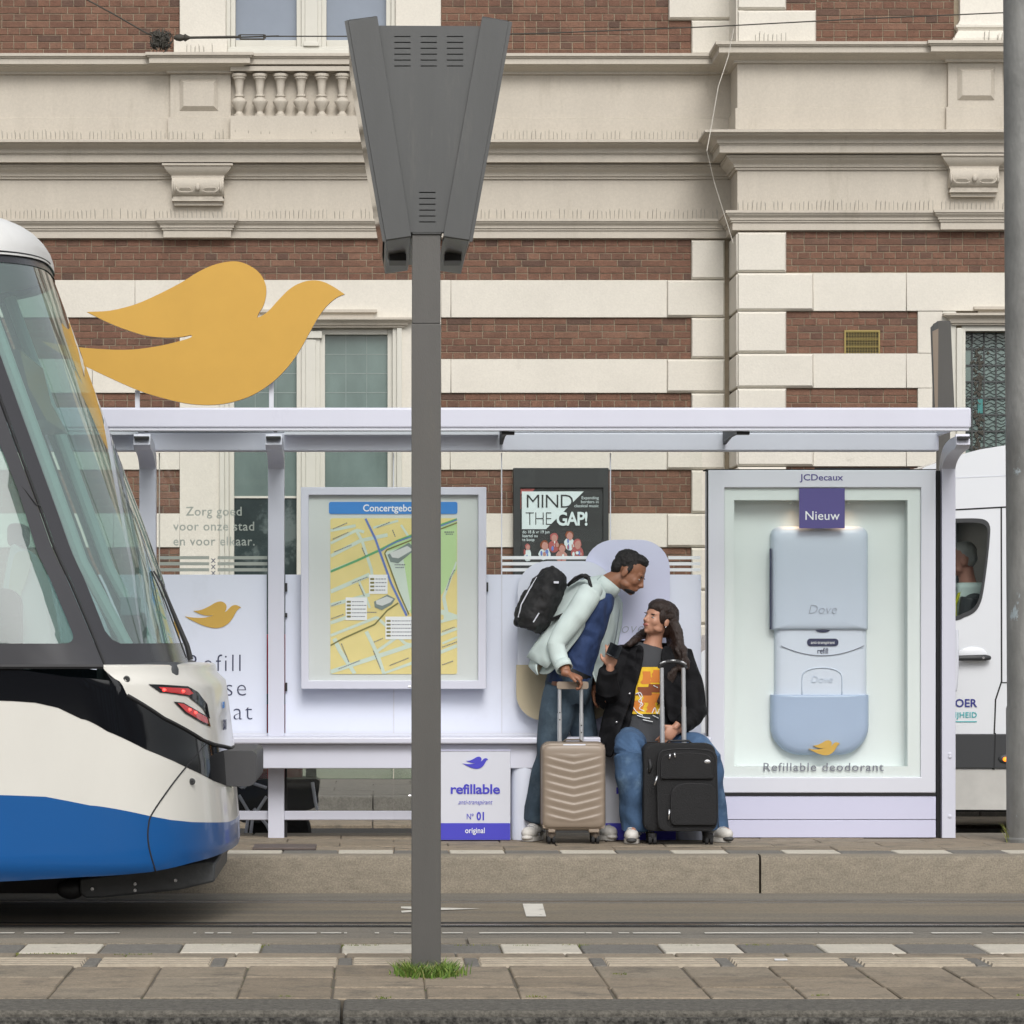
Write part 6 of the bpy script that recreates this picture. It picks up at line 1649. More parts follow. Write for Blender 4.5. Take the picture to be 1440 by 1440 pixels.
mb = MB(); mb.prism(rrect(WX(-40, Yd-.3), WX(34, Yd-.3), WZ(1000, Yd-.3), WZ(828, Yd-.3), .08, 5), Yd-.45, Yd-.35); obj('dark_coat', mb, 'jacket_black', tram, bevel=.04)
mb = MB(); P = [(0,505),(50,510),(62,560),(86,604),(30,606),(0,560)]; mb.prism([(WX(a, TC+.2), WZ(b, TC+.2)) for a, b in reversed(P)], TC-.6, TC+.6); obj('sun_blind', mb, 'tram_frit', tram)
mb = MB()
for s_ in (-1, 1):
    mb.tube([(Ez(z)-.30, TC+s_*.86, z) for z in (.5, 1.0, 1.5, 2.0, 2.5, 2.9)], .030, 8)
obj('inner_pillar', mb, 'tram_inner', tram)
mb = MB(); mb.tube([(WX(a, YN+.1), YN+.1, WZ(b, YN+.1)) for a, b in ((28, 680), (40, 695), (50, 708), (58, 712))], .0022, 6); obj('cable', mb, 'black_plastic', tram)
# ------------------------------------------------------------------ people and luggage
P3 = lambda px, py, y: W(px, py, y)
def hand(mb, wrist, d, n, up, k=1.0, curl=.6, spread=.12, side=1):
    """palm and five fingers as overlapping tubes. d = direction of the fingers, n = back of the hand, side = which side the thumb leaves"""
    d = Vector(d).normalized(); n = Vector(n); n = (n-d*n.dot(d)).normalized(); s = d.cross(n)*side
    w = Vector(wrist)
    pal = w+d*.045*k
    M = Matrix((s, d, n)).transposed()
    mb.ell(w+d*.047*k, (.040*k, .050*k, .017*k), M, 14, 8, .85); mb.tube([w-d*.03*k, w+d*.015*k], [(.024*k, .024*k), (.026*k, .020*k)], 10)
    for i, (o, l) in enumerate(((-.030, .066), (-.010, .074), (.011, .070), (.030, .056))):
        b = w+d*.085*k+s*(-o)*k*-1; a = 0; p = b-d*.012*k; pts = [p]; r = [.0095*k]
        for j, f in enumerate((.42, .33, .25)):
            a += curl*(.75+.18*j)+.04*i; dd = (d*cos(a)-n*sin(a)+s*spread*(o/.03)*.4).normalized(); p = p+dd*l*f*1.25*k; pts.append(p.copy()); r.append((.0088-.0009*j)*k)
        mb.tube(pts, r, 8)
    tb = w+d*.022*k-s*.026*k*1; t1 = tb+(d*.6-s*.75-n*.15).normalized()*.038*k; t2 = t1+(d*.85-s*.2-n*.45).normalized()*.030*k
    mb.tube([tb, t1, t2], [.0135*k, .0115*k, .0085*k], 8)
def arc_sheet(mb, C, R, a0, a1, n=24):
    """open shell: centres C, (radius along y, radius in plane), angle 0 = plane 'back' direction; returns rows"""
    K = len(C); rows = []
    for i, p in enumerate(C):
        d = (C[min(i+1, K-1)]-C[max(i-1, 0)]).normalized(); ref = Vector((0, 1, 0)); a = (ref-d*ref.dot(d)).normalized(); b = d.cross(a)
        A0 = a0[i] if isinstance(a0, list) else a0; A1 = a1[i] if isinstance(a1, list) else a1
        rows.append([p+b*(cos(A0+(A1-A0)*k/n)*R[i][1])+a*(sin(A0+(A1-A0)*k/n)*R[i][0]) for k in range(n+1)])
    mb.grid(rows); return rows

# --- standing man
YMn = -.06
man = thing('person', 'man in pale mint jacket and dark jeans bending towards the seated woman', 'person', P3(800, 1180, YMn))
# head looks down to the right
F, U = Vector((.80, -.28, -.52)), Vector((.50, -.05, .85))
Hc = P3(884.5, 806, YMn-.02)
mb = MB(); L, M = head_parts(mb, Hc, F, U, 1.0)
spine = [(796, 985, .155, .105), (800, 962, .165, .115), (808, 930, .150, .100), (820, 895, .160, .100), (830, 862, .175, .11), (836, 844, .160, .095), (843, 832, .12, .08), (850, 824, .07, .06)]
sp_pts = [P3(a, b, YMn) for a, b, _, _ in spine]
mb.tube(sp_pts, [(c*.88, d*.90) for _, _, c, d in spine], 20)
mb.tube([P3(843, 828, YMn), P3(855, 822, YMn), P3(868, 814, YMn-.01), L(0, -.02, -.03)], [.070, .062, .056, .052], 14)
armN = [P3(832, 836, YMn-.15), P3(808, 866, YMn-.20), P3(786, 898, YMn-.20), P3(788, 922, YMn-.24), P3(796, 945, YMn-.31)]
armF = [P3(850, 834, YMn+.15), P3(856, 868, YMn+.20), P3(852, 905, YMn+.20), P3(845, 935, YMn+.12), P3(838, 958, YMn+.05)]
mb.tube(armN, [.045, .042, .036, .036, .028], 12); mb.tube(armF, [.045, .042, .036, .034, .028], 12)
hand(mb, P3(797, 947, YMn-.31), (.90, -.12, -.34), (.34, -.15, .93), 0, 1.0, .95, side=-1)
hand(mb, P3(838, 958, YMn+.05), (-.2, 0, -1), (-1, 0, .2), 0, 1.0, .3)
legN = [P3(794, 962, YMn-.09), P3(783, 1005, YMn-.10), P3(772, 1062, YMn-.09), P3(762, 1105, YMn-.07), P3(754, 1158, YMn-.05)]
legF = [P3(806, 962, YMn+.09), P3(818, 1010, YMn+.10), P3(829, 1065, YMn+.08), P3(836, 1110, YMn+.07), P3(842, 1160, YMn+.06)]
for lg in (legN, legF): mb.tube(lg, [.075, .066, .048, .044, .028], 14)
for (px, py, y, dx) in ((752, 1166, YMn-.06, -.35), (846, 1168, YMn+.05, .25)):
    p = P3(px, py, y); mb.tube([p+Vector((0, .05, 0)), p+Vector((dx*.05, -.04, -.01)), p+Vector((dx*.1, -.13, -.02))], [.024, .022, .018], 10)
fuse('body', mb, 'skin_man', man, .0055, 5)
eyes(man, L, M)
# hair: cap over crown and back, stubble beard
mb = MB(); mb.ell(L(0, -.030, .052), (.082, .089, .074), M, 20, 12); mb.ell(L(0, -.064, .012), (.074, .050, .070), M, 18, 10); mb.ell(L(0, .020, .094), (.062, .050, .034), M)
for s in (-1, 1): mb.ell(L(s*.070, .006, .022), (.010, .016, .032), M)
fuse('hair', mb, 'hair_black', man, .005, 1, .011, .012)
mb = MB(); mb.ell(L(0, .050, -.080), (.041*1.0, .041, .022), M); mb.ell(L(0, .086, -.0435), (.022, .009, .004), M)
fuse('beard', mb, 'hair_black', man, .006, 1)
# T-shirt
mb = MB(); tp = [(798, 966, .178, .128), (803, 948, .178, .130), (811, 918, .168, .118), (822, 888, .176, .116), (833, 858, .188, .118), (841, 841, .165, .100), (850, 829, .095, .072)]
mb.tube([P3(a, b, YMn) for a, b, _, _ in tp], [(c*.95, d*.97) for _, _, c, d in tp], 26, cap=False)
o = obj('t_shirt', mb, 'shirt_navy', man, smooth=2); modr(o, 'SUBSURF', levels=2, render_levels=2)
def folds(o, st, sc_2, depth=2):
    tx = bpy.data.textures.new('folds', 'WOOD'); tx.wood_type = 'BANDNOISE'; tx.noise_basis_2 = 'SIN'; tx.noise_scale = sc_2*2.2; tx.turbulence = 7; st *= .5
    modr(o, 'DISPLACE', texture=tx, strength=st, mid_level=.5, texture_coords='LOCAL')
folds(o, .02, .06)
# jacket: open shell behind, sleeves, collar, hanging far flap
C_ = [P3(851, 823, YMn), P3(840, 829, YMn), P3(824, 845, YMn), P3(808, 871, YMn), P3(796, 902, YMn), P3(781, 924, YMn), P3(770, 942, YMn)]
Rj = [(.085, .072), (.150, .098), (.205, .135), (.215, .135), (.21, .135), (.215, .135), (.225, .130)]
mb = MB()
test_d = None
hw = [2.6, 2.25, 1.75, 1.62, 1.55, 1.5, 1.45]
# angle 0 must point to the man's back (up-left): b = d x a ; evaluate sign
d0 = (C_[3]-C_[2]).normalized(); b0 = d0.cross(Vector((0, 1, 0))); ph = 0 if b0.x < 0 else pi
arc_sheet(mb, C_, Rj, [ph-h for h in hw], [ph+h for h in hw], 36)
o = obj('jacket', mb, 'jacket_mint', man, smooth=2); modr(o, 'SUBSURF', levels=1, render_levels=1); folds(o, .035, .10); modr(o, 'SOLIDIFY', thickness=.007, offset=0)
JK = o
mb = MB(); sl_ = [P3(838, 829, YMn-.12), P3(829, 834, YMn-.18), P3(809, 866, YMn-.21), P3(788, 896, YMn-.215), P3(781, 908, YMn-.225), P3(786, 924, YMn-.25), P3(792, 937, YMn-.285)]
mb.tube(sl_, [.045, .072, .068, .056, .055, .050, .045], 18)
slp = fuse('sleeve', mb, 'jacket_mint', JK, .006, 4, .006, -.16)
mb = MB(); a_, b_ = P3(790, 932, YMn-.272), P3(794, 941, YMn-.297); mb.tube([a_, b_], [.050, .049], 20, cap=False); o = obj('cuff', mb, 'jacket_mint', JK, smooth=2); modr(o, 'SOLIDIFY', thickness=.006)
mb = MB(); mb.tube([P3(852, 832, YMn+.12), P3(857, 850, YMn+.17), P3(858, 880, YMn+.205), P3(852, 912, YMn+.195), P3(846, 936, YMn+.13)], [.05, .072, .066, .056, .050], 16); fuse('sleeve', mb, 'jacket_mint', JK, .008, 3, .012, -.16)
# hanging far front of the jacket, two-layer sheet
def flap(rows, name, m, parent, th=.006, st=.02, sub=2):
    mb = MB(); mb.grid(rows); o = obj(name, mb, m, parent, smooth=2); modr(o, 'SUBSURF', levels=sub, render_levels=sub)
    if st: folds(o, st, .08)
    modr(o, 'SOLIDIFY', thickness=th); return o
rows = [[P3(862, 830, YMn+.03), P3(867, 836, YMn+.08), P3(870, 840, YMn+.14)], [P3(858, 850, YMn-.01), P3(866, 855, YMn+.05), P3(872, 856, YMn+.13)], [P3(853, 880, YMn+.0), P3(861, 884, YMn+.06), P3(868, 884, YMn+.14)],
        [P3(845, 905, YMn+.0), P3(856, 908, YMn+.06), P3(864, 906, YMn+.14)], [P3(834, 922, YMn-.03), P3(846, 925, YMn+.03), P3(858, 922, YMn+.12)], [P3(829, 938, YMn-.06), P3(835, 936, YMn-.0), P3(850, 930, YMn+.1)], [P3(838, 957, YMn-.06), P3(843, 955, YMn-.0), P3(848, 950, YMn+.08)], [P3(845, 973, YMn-.06), P3(850, 968, YMn-.0), P3(850, 960, YMn+.06)]]
flap(rows, 'front_panel', 'jacket_mint', JK)
# near front panel, from collar edge down to the hem
rows = [[P3(848, 826, YMn-.07), P3(838, 832, YMn-.15), P3(826, 840, YMn-.19)], [P3(846, 838, YMn-.11), P3(832, 848, YMn-.19), P3(815, 860, YMn-.20)], [P3(836, 858, YMn-.15), P3(820, 870, YMn-.20), P3(802, 880, YMn-.19)], [P3(824, 880, YMn-.17), P3(806, 892, YMn-.20), P3(788, 902, YMn-.18)],
        [P3(808, 905, YMn-.18), P3(790, 915, YMn-.20), P3(772, 922, YMn-.17)], [P3(793, 924, YMn-.19), P3(776, 938, YMn-.20), P3(758, 943, YMn-.14)], [P3(778, 945, YMn-.19), P3(768, 948, YMn-.19), P3(756, 948, YMn-.13)]]
flap(rows, 'front_panel', 'jacket_mint', JK)
rows = [[P3(760, 925, YMn-.16), P3(752, 915, YMn-.02), P3(760, 915, YMn+.12)], [P3(750, 938, YMn-.17), P3(742, 928, YMn-.02), P3(750, 928, YMn+.12)], [P3(760, 957, YMn-.19), P3(740, 934, YMn-.03), P3(746, 936, YMn+.10)]]
flap(rows, 'back_hem', 'jacket_mint', JK, st=.01)
mb = MB(); 
Cc = [P3(845, 829, YMn), P3(852, 822, YMn), P3(856, 817, YMn)]; arc_sheet(mb, Cc, [(.096, .082), (.088, .076), (.085, .074)], ph-2.3, ph+2.3, 24); o = obj('collar', mb, 'jacket_mint', JK, smooth=2); modr(o, 'SOLIDIFY', thickness=.012)
# jeans
def trousers(parent, waist, legs, m, voxel=.0065, st=.018, name='jeans', ds=-.2):
    mb = MB()
    if waist: mb.tube([w[0] for w in waist], [w[1] for w in waist], 20)
    for pts, rr in legs: mb.tube(pts, rr, 18)
    return fuse(name, mb, m, parent, voxel, 3, st, ds)
trousers(man, [(P3(803, 944, YMn), (.172, .120)), (P3(799, 965, YMn), (.182, .128)), (P3(797, 990, YMn), (.172, .115))],
    [([P3(790, 966, YMn-.09), P3(783, 1005, YMn-.10), P3(775, 1045, YMn-.10), P3(770, 1070, YMn-.09), P3(763, 1105, YMn-.08), P3(755, 1138, YMn-.06), P3(753, 1155, YMn-.055)], [.098, .092, .080, .076, .070, .066, .066]),
     ([P3(808, 966, YMn+.09), P3(817, 1008, YMn+.10), P3(827, 1060, YMn+.08), P3(835, 1110, YMn+.07), P3(841, 1152, YMn+.06)], [.098, .090, .074, .068, .066])], 'jeans_dark')
mb = MB(); mb.tube([P3(806, 941, YMn)+Vector((0, .0, 0)), P3(803, 948, YMn)], [(.172, .122)]*2, 24, cap=False); o = obj('belt', mb, 'backpack', man, smooth=2)
def shoe(px, py, y, dx, parent, L_=.27, wid=.046, m1='shoe_white', toe=1):
    """trainer; dx = sideways direction of the toe (toe points towards the viewer)"""
    z0 = .004; p = P3(px, py, y); d = Vector((dx, -1, 0)).normalized(); s = Vector((-d.y, d.x, 0))
    base = Vector((p.x, y, z0)); M = Matrix((s, d, Vector((0, 0, 1)))).transposed()
    t = MB()
    # sole
    pl = []
    for k in range(24):
        a = 2*pi*k/24; u = sin(a); v = cos(a); ww = wid*(1.06 if u > 0 else .88)*(abs(v)**.8)*(1 if v > 0 else -1); pl.append((ww, u*L_/2+L_*.12))
    vs = [base+M@Vector((a, b, 0)) for a, b in pl]+[base+M@Vector((a*1.03, b*1.015, .022+max(0, b-.08)*.06)) for a, b in pl]
    n = 24; t.add(vs, [tuple(range(n))[::-1], tuple(range(n, 2*n))]+[(k, (k+1) % n, n+(k+1) % n, n+k) for k in range(n)])
    so = obj('sole', t, 'shoe_white' if m1 != 'shoe_sole' else 'shoe_sole', parent, smooth=True)
    u = MB(); u.ell(base+M@Vector((0, .105, .045)), (wid*.95, .070, .036), M, 16, 10, .9); u.ell(base+M@Vector((0, .03, .055)), (wid*.9, .085, .045), M, 16, 10); u.ell(base+M@Vector((0, -.055, .06)), (wid*.86, .055, .056), M, 16, 10); u.tube([base+M@Vector((0, -.04, .05)), base+M@Vector((0, -.035, .105))], [(.042), (.046)], 14)
    up = fuse('shoe', u, m1, parent, .005, 2)
    v = MB()
    for k in range(5):
        yy = .10-.028*k; zz = .083+.006*k; v.tube([base+M@Vector((-.024, yy, zz-.006)), base+M@Vector((0, yy+.004, zz+.002)), base+M@Vector((.024, yy, zz-.006))], .0035, 6)
    for s_ in (-1, 1): v.tube([base+M@Vector((s_*wid*.93, .06, .035)), base+M@Vector((s_*wid*.93, .0, .052)), base+M@Vector((s_*wid*.85, -.06, .045))], .005, 6)
    obj('laces', v, 'shoe_grey', up, smooth=2)
    if m1 == 'shoe_white':
        w = MB(); w.ell(base+M@Vector((0, .150, .020)), (wid*.7, .035, .016), M); obj('toe_cap', w, 'shoe_sole' if toe == 2 else 'shoe_white', up, smooth=2)
shoe(752, 1166, YMn-.06, -.35, man); shoe(846, 1168, YMn+.03, .35, man)

# --- backpack on his back
bp = thing('backpack', 'black backpack with side pocket on the back of the bending man', 'backpack', P3(765, 890, YMn))
mb = MB()
ax = [(786, 803, .085, .045), (779, 812, .14, .085), (768, 832, .16, .100), (757, 854, .165, .110), (749, 872, .165, .108), (744, 885, .15, .085)]
mb.tube([P3(a, b, YMn) for a, b, _, _ in ax], [(c, d) for _, _, c, d in ax], 22)
fuse('main_bag', mb, 'backpack', bp, .008, 4, .035, .07)
mb = MB(); ax = [(745, 832, .10, .03), (739, 850, .12, .046), (735, 868, .12, .050), (736, 880, .10, .030)]; mb.tube([P3(a, b, YMn) for a, b, _, _ in ax], [(c, d) for _, _, c, d in ax], 18); fuse('front_pocket', mb, 'backpack', bp, .008, 3, .02, .05)
mb = MB(); mb.tube([P3(755, 812, YMn-.05), P3(745, 828, YMn-.10), P3(733, 850, YMn-.12), P3(729, 868, YMn-.11)], .004, 6); mb.tube([P3(758, 862, YMn-.165), P3(750, 875, YMn-.165)], .004, 6); obj('zip', mb, 'case_grey', bp)
mb = MB(); mb.box(P3(776, 0, 0).x, P3(783, 0, 0).x, YMn-.155, YMn-.145, WZ(821, YMn), WZ(818, YMn)); obj('label_patch', mb, 'case_grey', bp)
for s_, dy in ((-1, -.115), (1, .10)):
    mb = MB(); pts = [(800, 822, dy*.9), (809, 813, dy*1.2), (819, 809, dy*1.45), (828, 814, dy*1.7), (831, 825, dy*1.85), (826, 838, dy*1.8), (816, 850, dy*1.5), (797, 862, dy*1.3), (775, 872, dy*1.2)]
    if s_ > 0: pts = [(a+4, b, c) for a, b, c in pts]
    mb.tube([P3(a, b, YMn+c) for a, b, c in pts], [(.026, .010)]*len(pts), 8); obj('strap', mb, 'backpack', bp, smooth=2)

# --- seated woman
YW = -.06
wom = thing('person', 'woman in black jacket and blue jeans sitting on the bench looking up', 'person', P3(920, 1040, YW))
F, U = Vector((-.76, -.60, .24)), Vector((.28, .04, .96))
Hc = P3(926, 871.5, YW-.03)
mb = MB(); L, M = head_parts(mb, Hc, F, U, .92, .84)
tor = [(908, 1046, .125, .165), (908, 1030, .12, .160), (907, 1000, .105, .135), (908, 965, .110, .145), (912, 935, .11, .165), (914, 917, .085, .155), (916, 908, .06, .085)]
mb.tube([P3(a, b, YW+.02*(1046-b)/140) for a, b, _, _ in tor], [(c, d) for _, _, c, d in tor], 20)
mb.tube([P3(916, 914, YW), P3(919, 902, YW-.005), P3(922, 890, YW-.01), L(0, -.02, -.03)], [.062, .050, .046, .048], 14)
aR = [P3(878, 924, YW), P3(864, 950, YW-.05), P3(856, 985, YW-.10), P3(856, 965, YW-.20), P3(858, 938, YW-.26)]
aL = [P3(958, 926, YW), P3(972, 960, YW-.03), P3(975, 1000, YW-.08), P3(962, 1020, YW-.18), P3(946, 1030, YW-.24)]
mb.tube(aR, [.042, .036, .028, .028, .024], 12); mb.tube(aL, [.052, .046, .038, .034, .024], 12)
hand(mb, P3(858, 938, YW-.26), (.12, -.1, 1), (.15, -1, .1), 0, .95, .55, side=1)
hand(mb, P3(950, 1022, YW-.25), (-.62, -.15, -.72), (.3, -.9, .2), 0, .92, .35, side=-1)
lR = [P3(884, 1040, YW+.02), P3(884, 1048, YW-.15), P3(885, 1058, YW-.36), P3(889, 1105, YW-.34), P3(893, 1160, YW-.30)]
lL = [P3(935, 1040, YW+.02), P3(962, 1048, YW-.14), P3(992, 1058, YW-.30), P3(999, 1105, YW-.25), P3(1006, 1160, YW-.18)]
for lg in (lR, lL): mb.tube(lg, [.070, .062, .042, .040, .028], 14)
for px, y, dx in ((891, YW-.33, -.1), (1010, YW-.2, .5)):
    p = P3(px, 1165, y); mb.tube([p+Vector((0, .04, 0)), p+Vector((dx*.1, -.10, -.01))], [.022, .016], 10)
fuse('body', mb, 'skin_woman', wom, .005, 6); eyes(wom, L, M, .92)
mb = MB(); mb.ell(L(0, .091, -.0535), (.020, .008, .0085), M); obj('lips', mb, 'lip', wom, smooth=2)
mb = MB(); mb.ell(L(.079, -.004, -.036), (.004, .004, .006), M); mb.ell(L(-.079, -.004, -.036), (.004, .004, .006), M); obj('earring', mb, 'chrome', wom, smooth=2)
# hair
mb = MB(); mb.ell(L(0, -.034, .046), (.083, .088, .078), M, 20, 12); mb.ell(L(0, -.072, .0), (.078, .060, .088), M, 18, 12); mb.ell(L(0, .004, .070), (.079, .074, .056), M, 18, 12)
for s in (-1, 1): mb.ell(L(s*.062, .018, .030), (.018, .034, .050), M)
random.seed(5)
for k in range(16):
    u = k/15; a = P3(944+u*6-3, 872+random.uniform(-6, 6), YW+.04-.10*u); b = P3(944+u*12, 905+random.uniform(-4, 4), YW+.05-.15*u); c = P3(940+u*22, 925+random.uniform(-5, 5), YW-.0-.15*u); d = P3(935+u*26, 943+random.uniform(-5, 8), YW-.03-.13*u)
    mb.tube([a, (a+b)/2+Vector((.010*sin(k), 0, 0)), b, (b+c)/2+Vector((.012*cos(k*1.7), 0, 0)), c, d], [.030, .030, .027, .023, .018, .008], 8)
for k in range(9):
    u = k/8; mb.tube([L(.05, -.06, -.02), P3(904-u*3, 893, YW+.05), P3(896-u*5, 897+u*4, YW+.0-.06*u), P3(890-u*6, 903+u*4, YW-.03-.06*u), P3(884-u*8, 905+u*4, YW-.04)], [.03, .026, .023, .019, .008], 8)
for pts in ([(962, 925), (968, 930), (967, 942)], [(948, 940), (940, 962), (932, 985), (924, 992)], [(943, 945), (936, 968), (925, 988)], [(952, 938), (946, 955), (938, 975)]):
    mb.tube([P3(a, b, YW-.15) for a, b in pts], [.016, .013, .010, .004][:len(pts)], 8)
fuse('hair', mb, 'hair_brown', wom, .0055, 2, .008, .02)
# T-shirt
mb = MB(); tt = [(908, 1044, .165, .185), (908, 1030, .150, .180), (907, 1000, .125, .150), (908, 965, .126, .158), (912, 935, .122, .172), (914, 918, .10, .155), (917, 909, .068, .085)]
mb.tube([P3(a, b, YW+.02*(1046-b)/140-.005) for a, b, _, _ in tt], [(c, d) for _, _, c, d in tt], 28, cap=False)
o = obj('t_shirt', mb, 'tee_charcoal', wom, smooth=2); modr(o, 'SUBSURF', levels=2, render_levels=2); folds(o, .014, .06); TS = o
# print on the shirt: generic yellow and orange patches on a curved sheet just proud of the cloth
def shirt_pt(px, py, off=.012):
    # front surface of the elliptical torso
    cx_, rx_, ry_ = 908, .150, .125
    for (a, b, ry, rx), (a2, b2, ry2, rx2) in zip(tt, tt[1:]):
        if b2 <= py <= b:
            u = (b-py)/(b-b2); cx_ = a+(a2-a)*u; ry_ = ry+(ry2-ry)*u; rx_ = rx+(rx2-rx)*u; break
    s = sc(YW-.12); dx_ = (px-cx_)/s; k = max(0, 1-(dx_/rx_)**2)
    Y = YW+.02*(1046-py)/140-.005-ry_*sqrt(k)-off; return W(px, py, Y)
def decal(px0, px1, py0, py1, m, off, name, skew=0, n=10, jit=0):
    mb = MB(); rows = []
    for i in range(n+1):
        py = py0+(py1-py0)*i/n; a, b = px0+skew*(i/n), px1+skew*(i/n)*.5
        a += random.uniform(-jit, jit); b += random.uniform(-jit, jit)
        rows.append([shirt_pt(a+(b-a)*k/n, py, off) for k in range(n+1)])
    mb.grid(rows); mb.f = [tuple(reversed(f)) for f in mb.f]; return obj(name, mb, m, TS, smooth=2)
random.seed(3)
decal(903, 936, 938, 968, 'print_yellow', .0125, 'shirt_print', -9); decal(894, 931, 968, 1004, 'print_yellow', .0125, 'shirt_print', -7)
for a, b, c, d, m in ((904,915,944,962,'print_orange'),(918,930,942,960,'print_orange'),(898,918,966,978,'print_brown'),(906,928,975,988,'print_orange'),(890,906,985,1000,'print_orange'),(912,930,962,974,'print_brown'),(912,922,988,1002,'print_orange')):
    decal(a, b, c, d, m, .0135+random.uniform(0, .0008), 'shirt_print', -3, 6, 1.6)
mb = MB()
def scr(pts): mb.tube([shirt_pt(a, b, .0155) for a, b in smooth_poly(pts, 4, False)], .0028, 5)
scr([(894,976),(900,974),(903,980),(898,986),(904,990),(899,996),(906,1000)]); scr([(897,974),(902,985),(900,992)]); scr([(890,994),(896,1002),(904,1006)]); scr([(917,1003),(921,995),(924,1004),(928,996),(928,1008)]); scr([(918,1006),(926,1010)]); scr([(896,1006),(906,1009),(914,1010)]); scr([(904,1012),(918,1015)]); scr([(919,964),(925,967)])
obj('shirt_lettering', mb, 'white_print', TS)
# black jacket, open in front
mb = MB()
Cw = [P3(917, 906, YW+.03), P3(916, 914, YW+.035), P3(917, 926, YW+.03), P3(914, 955, YW+.02), P3(912, 990, YW+.01), P3(910, 1022, YW+.0), P3(908, 1050, YW-.02)]
Rw = [(.070, .10), (.115, .175), (.150, .215), (.158, .205), (.165, .21), (.18, .225), (.20, .24)]
d0 = (Cw[3]-Cw[2]).normalized(); a0 = Vector((0, 1, 0)); a0 = (a0-d0*a0.dot(d0)).normalized(); b0 = d0.cross(a0)
# angle measured with sin on y: back is +y -> pi/2 ; open at -pi/2
gap = [.62, .55, .50, .42, .46, .52, .62]
arc_sheet(mb, Cw, Rw, [-pi/2+g*(1.0) for g in gap], [3*pi/2-g*1.0 for g in gap], 40)
o = obj('jacket', mb, 'jacket_black', wom, smooth=2); modr(o, 'SUBSURF', levels=1, render_levels=1); folds(o, .03, .08); modr(o, 'SOLIDIFY', thickness=.012, offset=0); WJ = o
mb = MB(); mb.tube([P3(886, 916, YW+.01), P3(877, 922, YW), P3(864, 948, YW-.05), P3(856, 985, YW-.10), P3(854, 972, YW-.19), P3(856, 942, YW-.255)], [.045, .078, .076, .074, .066, .050], 18); fuse('sleeve', mb, 'jacket_black', WJ, .007, 3, .014, -.16)
mb = MB(); mb.tube([P3(946, 916, YW+.01), P3(957, 922, YW), P3(970, 955, YW-.03), P3(976, 1000, YW-.08), P3(966, 1016, YW-.17), P3(955, 1024, YW-.23)], [.045, .078, .074, .072, .060, .048], 18); fuse('sleeve', mb, 'jacket_black', WJ, .007, 3, .014, -.16)
rows = [[P3(905, 905, YW-.075), P3(895, 908, YW-.05), P3(882, 915, YW-.0)], [P3(902, 930, YW-.135), P3(888, 932, YW-.11), P3(872, 935, YW-.06)], [P3(897, 960, YW-.15), P3(880, 962, YW-.14), P3(862, 965, YW-.08)], [P3(886, 985, YW-.17), P3(872, 990, YW-.17), P3(852, 990, YW-.10)], [P3(876, 1015, YW-.22), P3(862, 1018, YW-.21), P3(846, 1018, YW-.10)], [P3(864, 1045, YW-.26), P3(852, 1044, YW-.22), P3(841, 1042, YW-.08)], [P3(858, 1068, YW-.26), P3(850, 1062, YW-.20), P3(840, 1058, YW-.06)]]
flap(rows, 'front_panel', 'jacket_black', WJ, .012)
rows = [[P3(930, 908, YW-.075), P3(940, 910, YW-.05), P3(952, 916, YW-.0)], [P3(930, 930, YW-.145), P3(944, 932, YW-.12), P3(960, 935, YW-.07)], [P3(932, 960, YW-.165), P3(946, 962, YW-.15), P3(968, 965, YW-.09)], [P3(936, 990, YW-.175), P3(952, 990, YW-.16), P3(972, 990, YW-.10)], [P3(938, 1016, YW-.19), P3(952, 1018, YW-.18), P3(974, 1018, YW-.12)]]
flap(rows, 'front_panel', 'jacket_black', WJ, .012)
mb = MB()
for a, b in ((885.5, 975.5), (867, 1015.5)): mb.ell(P3(a, b, YW-.225 if b > 1000 else YW-.185), (.006, .004, .006))
obj('button', mb, 'chrome', WJ, smooth=2)
trousers(wom, [(P3(908, 1030, YW+.01), (.12, .17)), (P3(908, 1050, YW+.01), (.125, .19))],
    [([P3(886, 1046, YW+.0), P3(885, 1047, YW-.15), P3(884, 1052, YW-.30), P3(885, 1064, YW-.38), P3(887, 1095, YW-.37), P3(890, 1130, YW-.335), P3(892, 1167, YW-.31)], [.095, .092, .088, .084, .078, .076, .080]),
     ([P3(935, 1046, YW+.0), P3(960, 1049, YW-.14), P3(986, 1054, YW-.26), P3(997, 1066, YW-.31), P3(999, 1100, YW-.27), P3(1004, 1135, YW-.21), P3(1006, 1166, YW-.19)], [.095, .090, .084, .078, .070, .066, .070])], 'jeans_blue')
shoe(889, 1166, YW-.30, -.10, wom, .25, .042, toe=2); shoe(1004, 1166, YW-.17, .5, wom, .25, .042, toe=2)
# phone in her raised hand
ph_ = MB(); c = P3(864, 914, YW-.30); ph_.box(-.037, .037, -.0045, .0045, -.055, .04)
Mx = Matrix.Rotation(radians(25), 3, 'Y') @ Matrix.Rotation(radians(-40), 3, 'X'); ph_.v = [tuple(c+Mx@Vector(v)) for v in ph_.v]
tag(obj('phone', ph_, 'tram_black', loc=c, bevel=.003), 'black phone held up in the seated woman\'s raised hand', 'phone')

# --- taupe hard-shell suitcase
def W3(px, py, y): return W(px, py, y)
Ysu = -.50
su = thing('suitcase', 'taupe hard-shell suitcase with chevron ridges held by the bending man', 'suitcase', P3(806, 1182, Ysu+.12))
X = lambda p: WX(p, Ysu); ZZ = lambda p: WZ(p, Ysu)+ (0.0)
z_lo, z_hi = WZ(1168, Ysu), WZ(1044.5, Ysu); off_z = 0
x0, x1 = X(762), X(852)
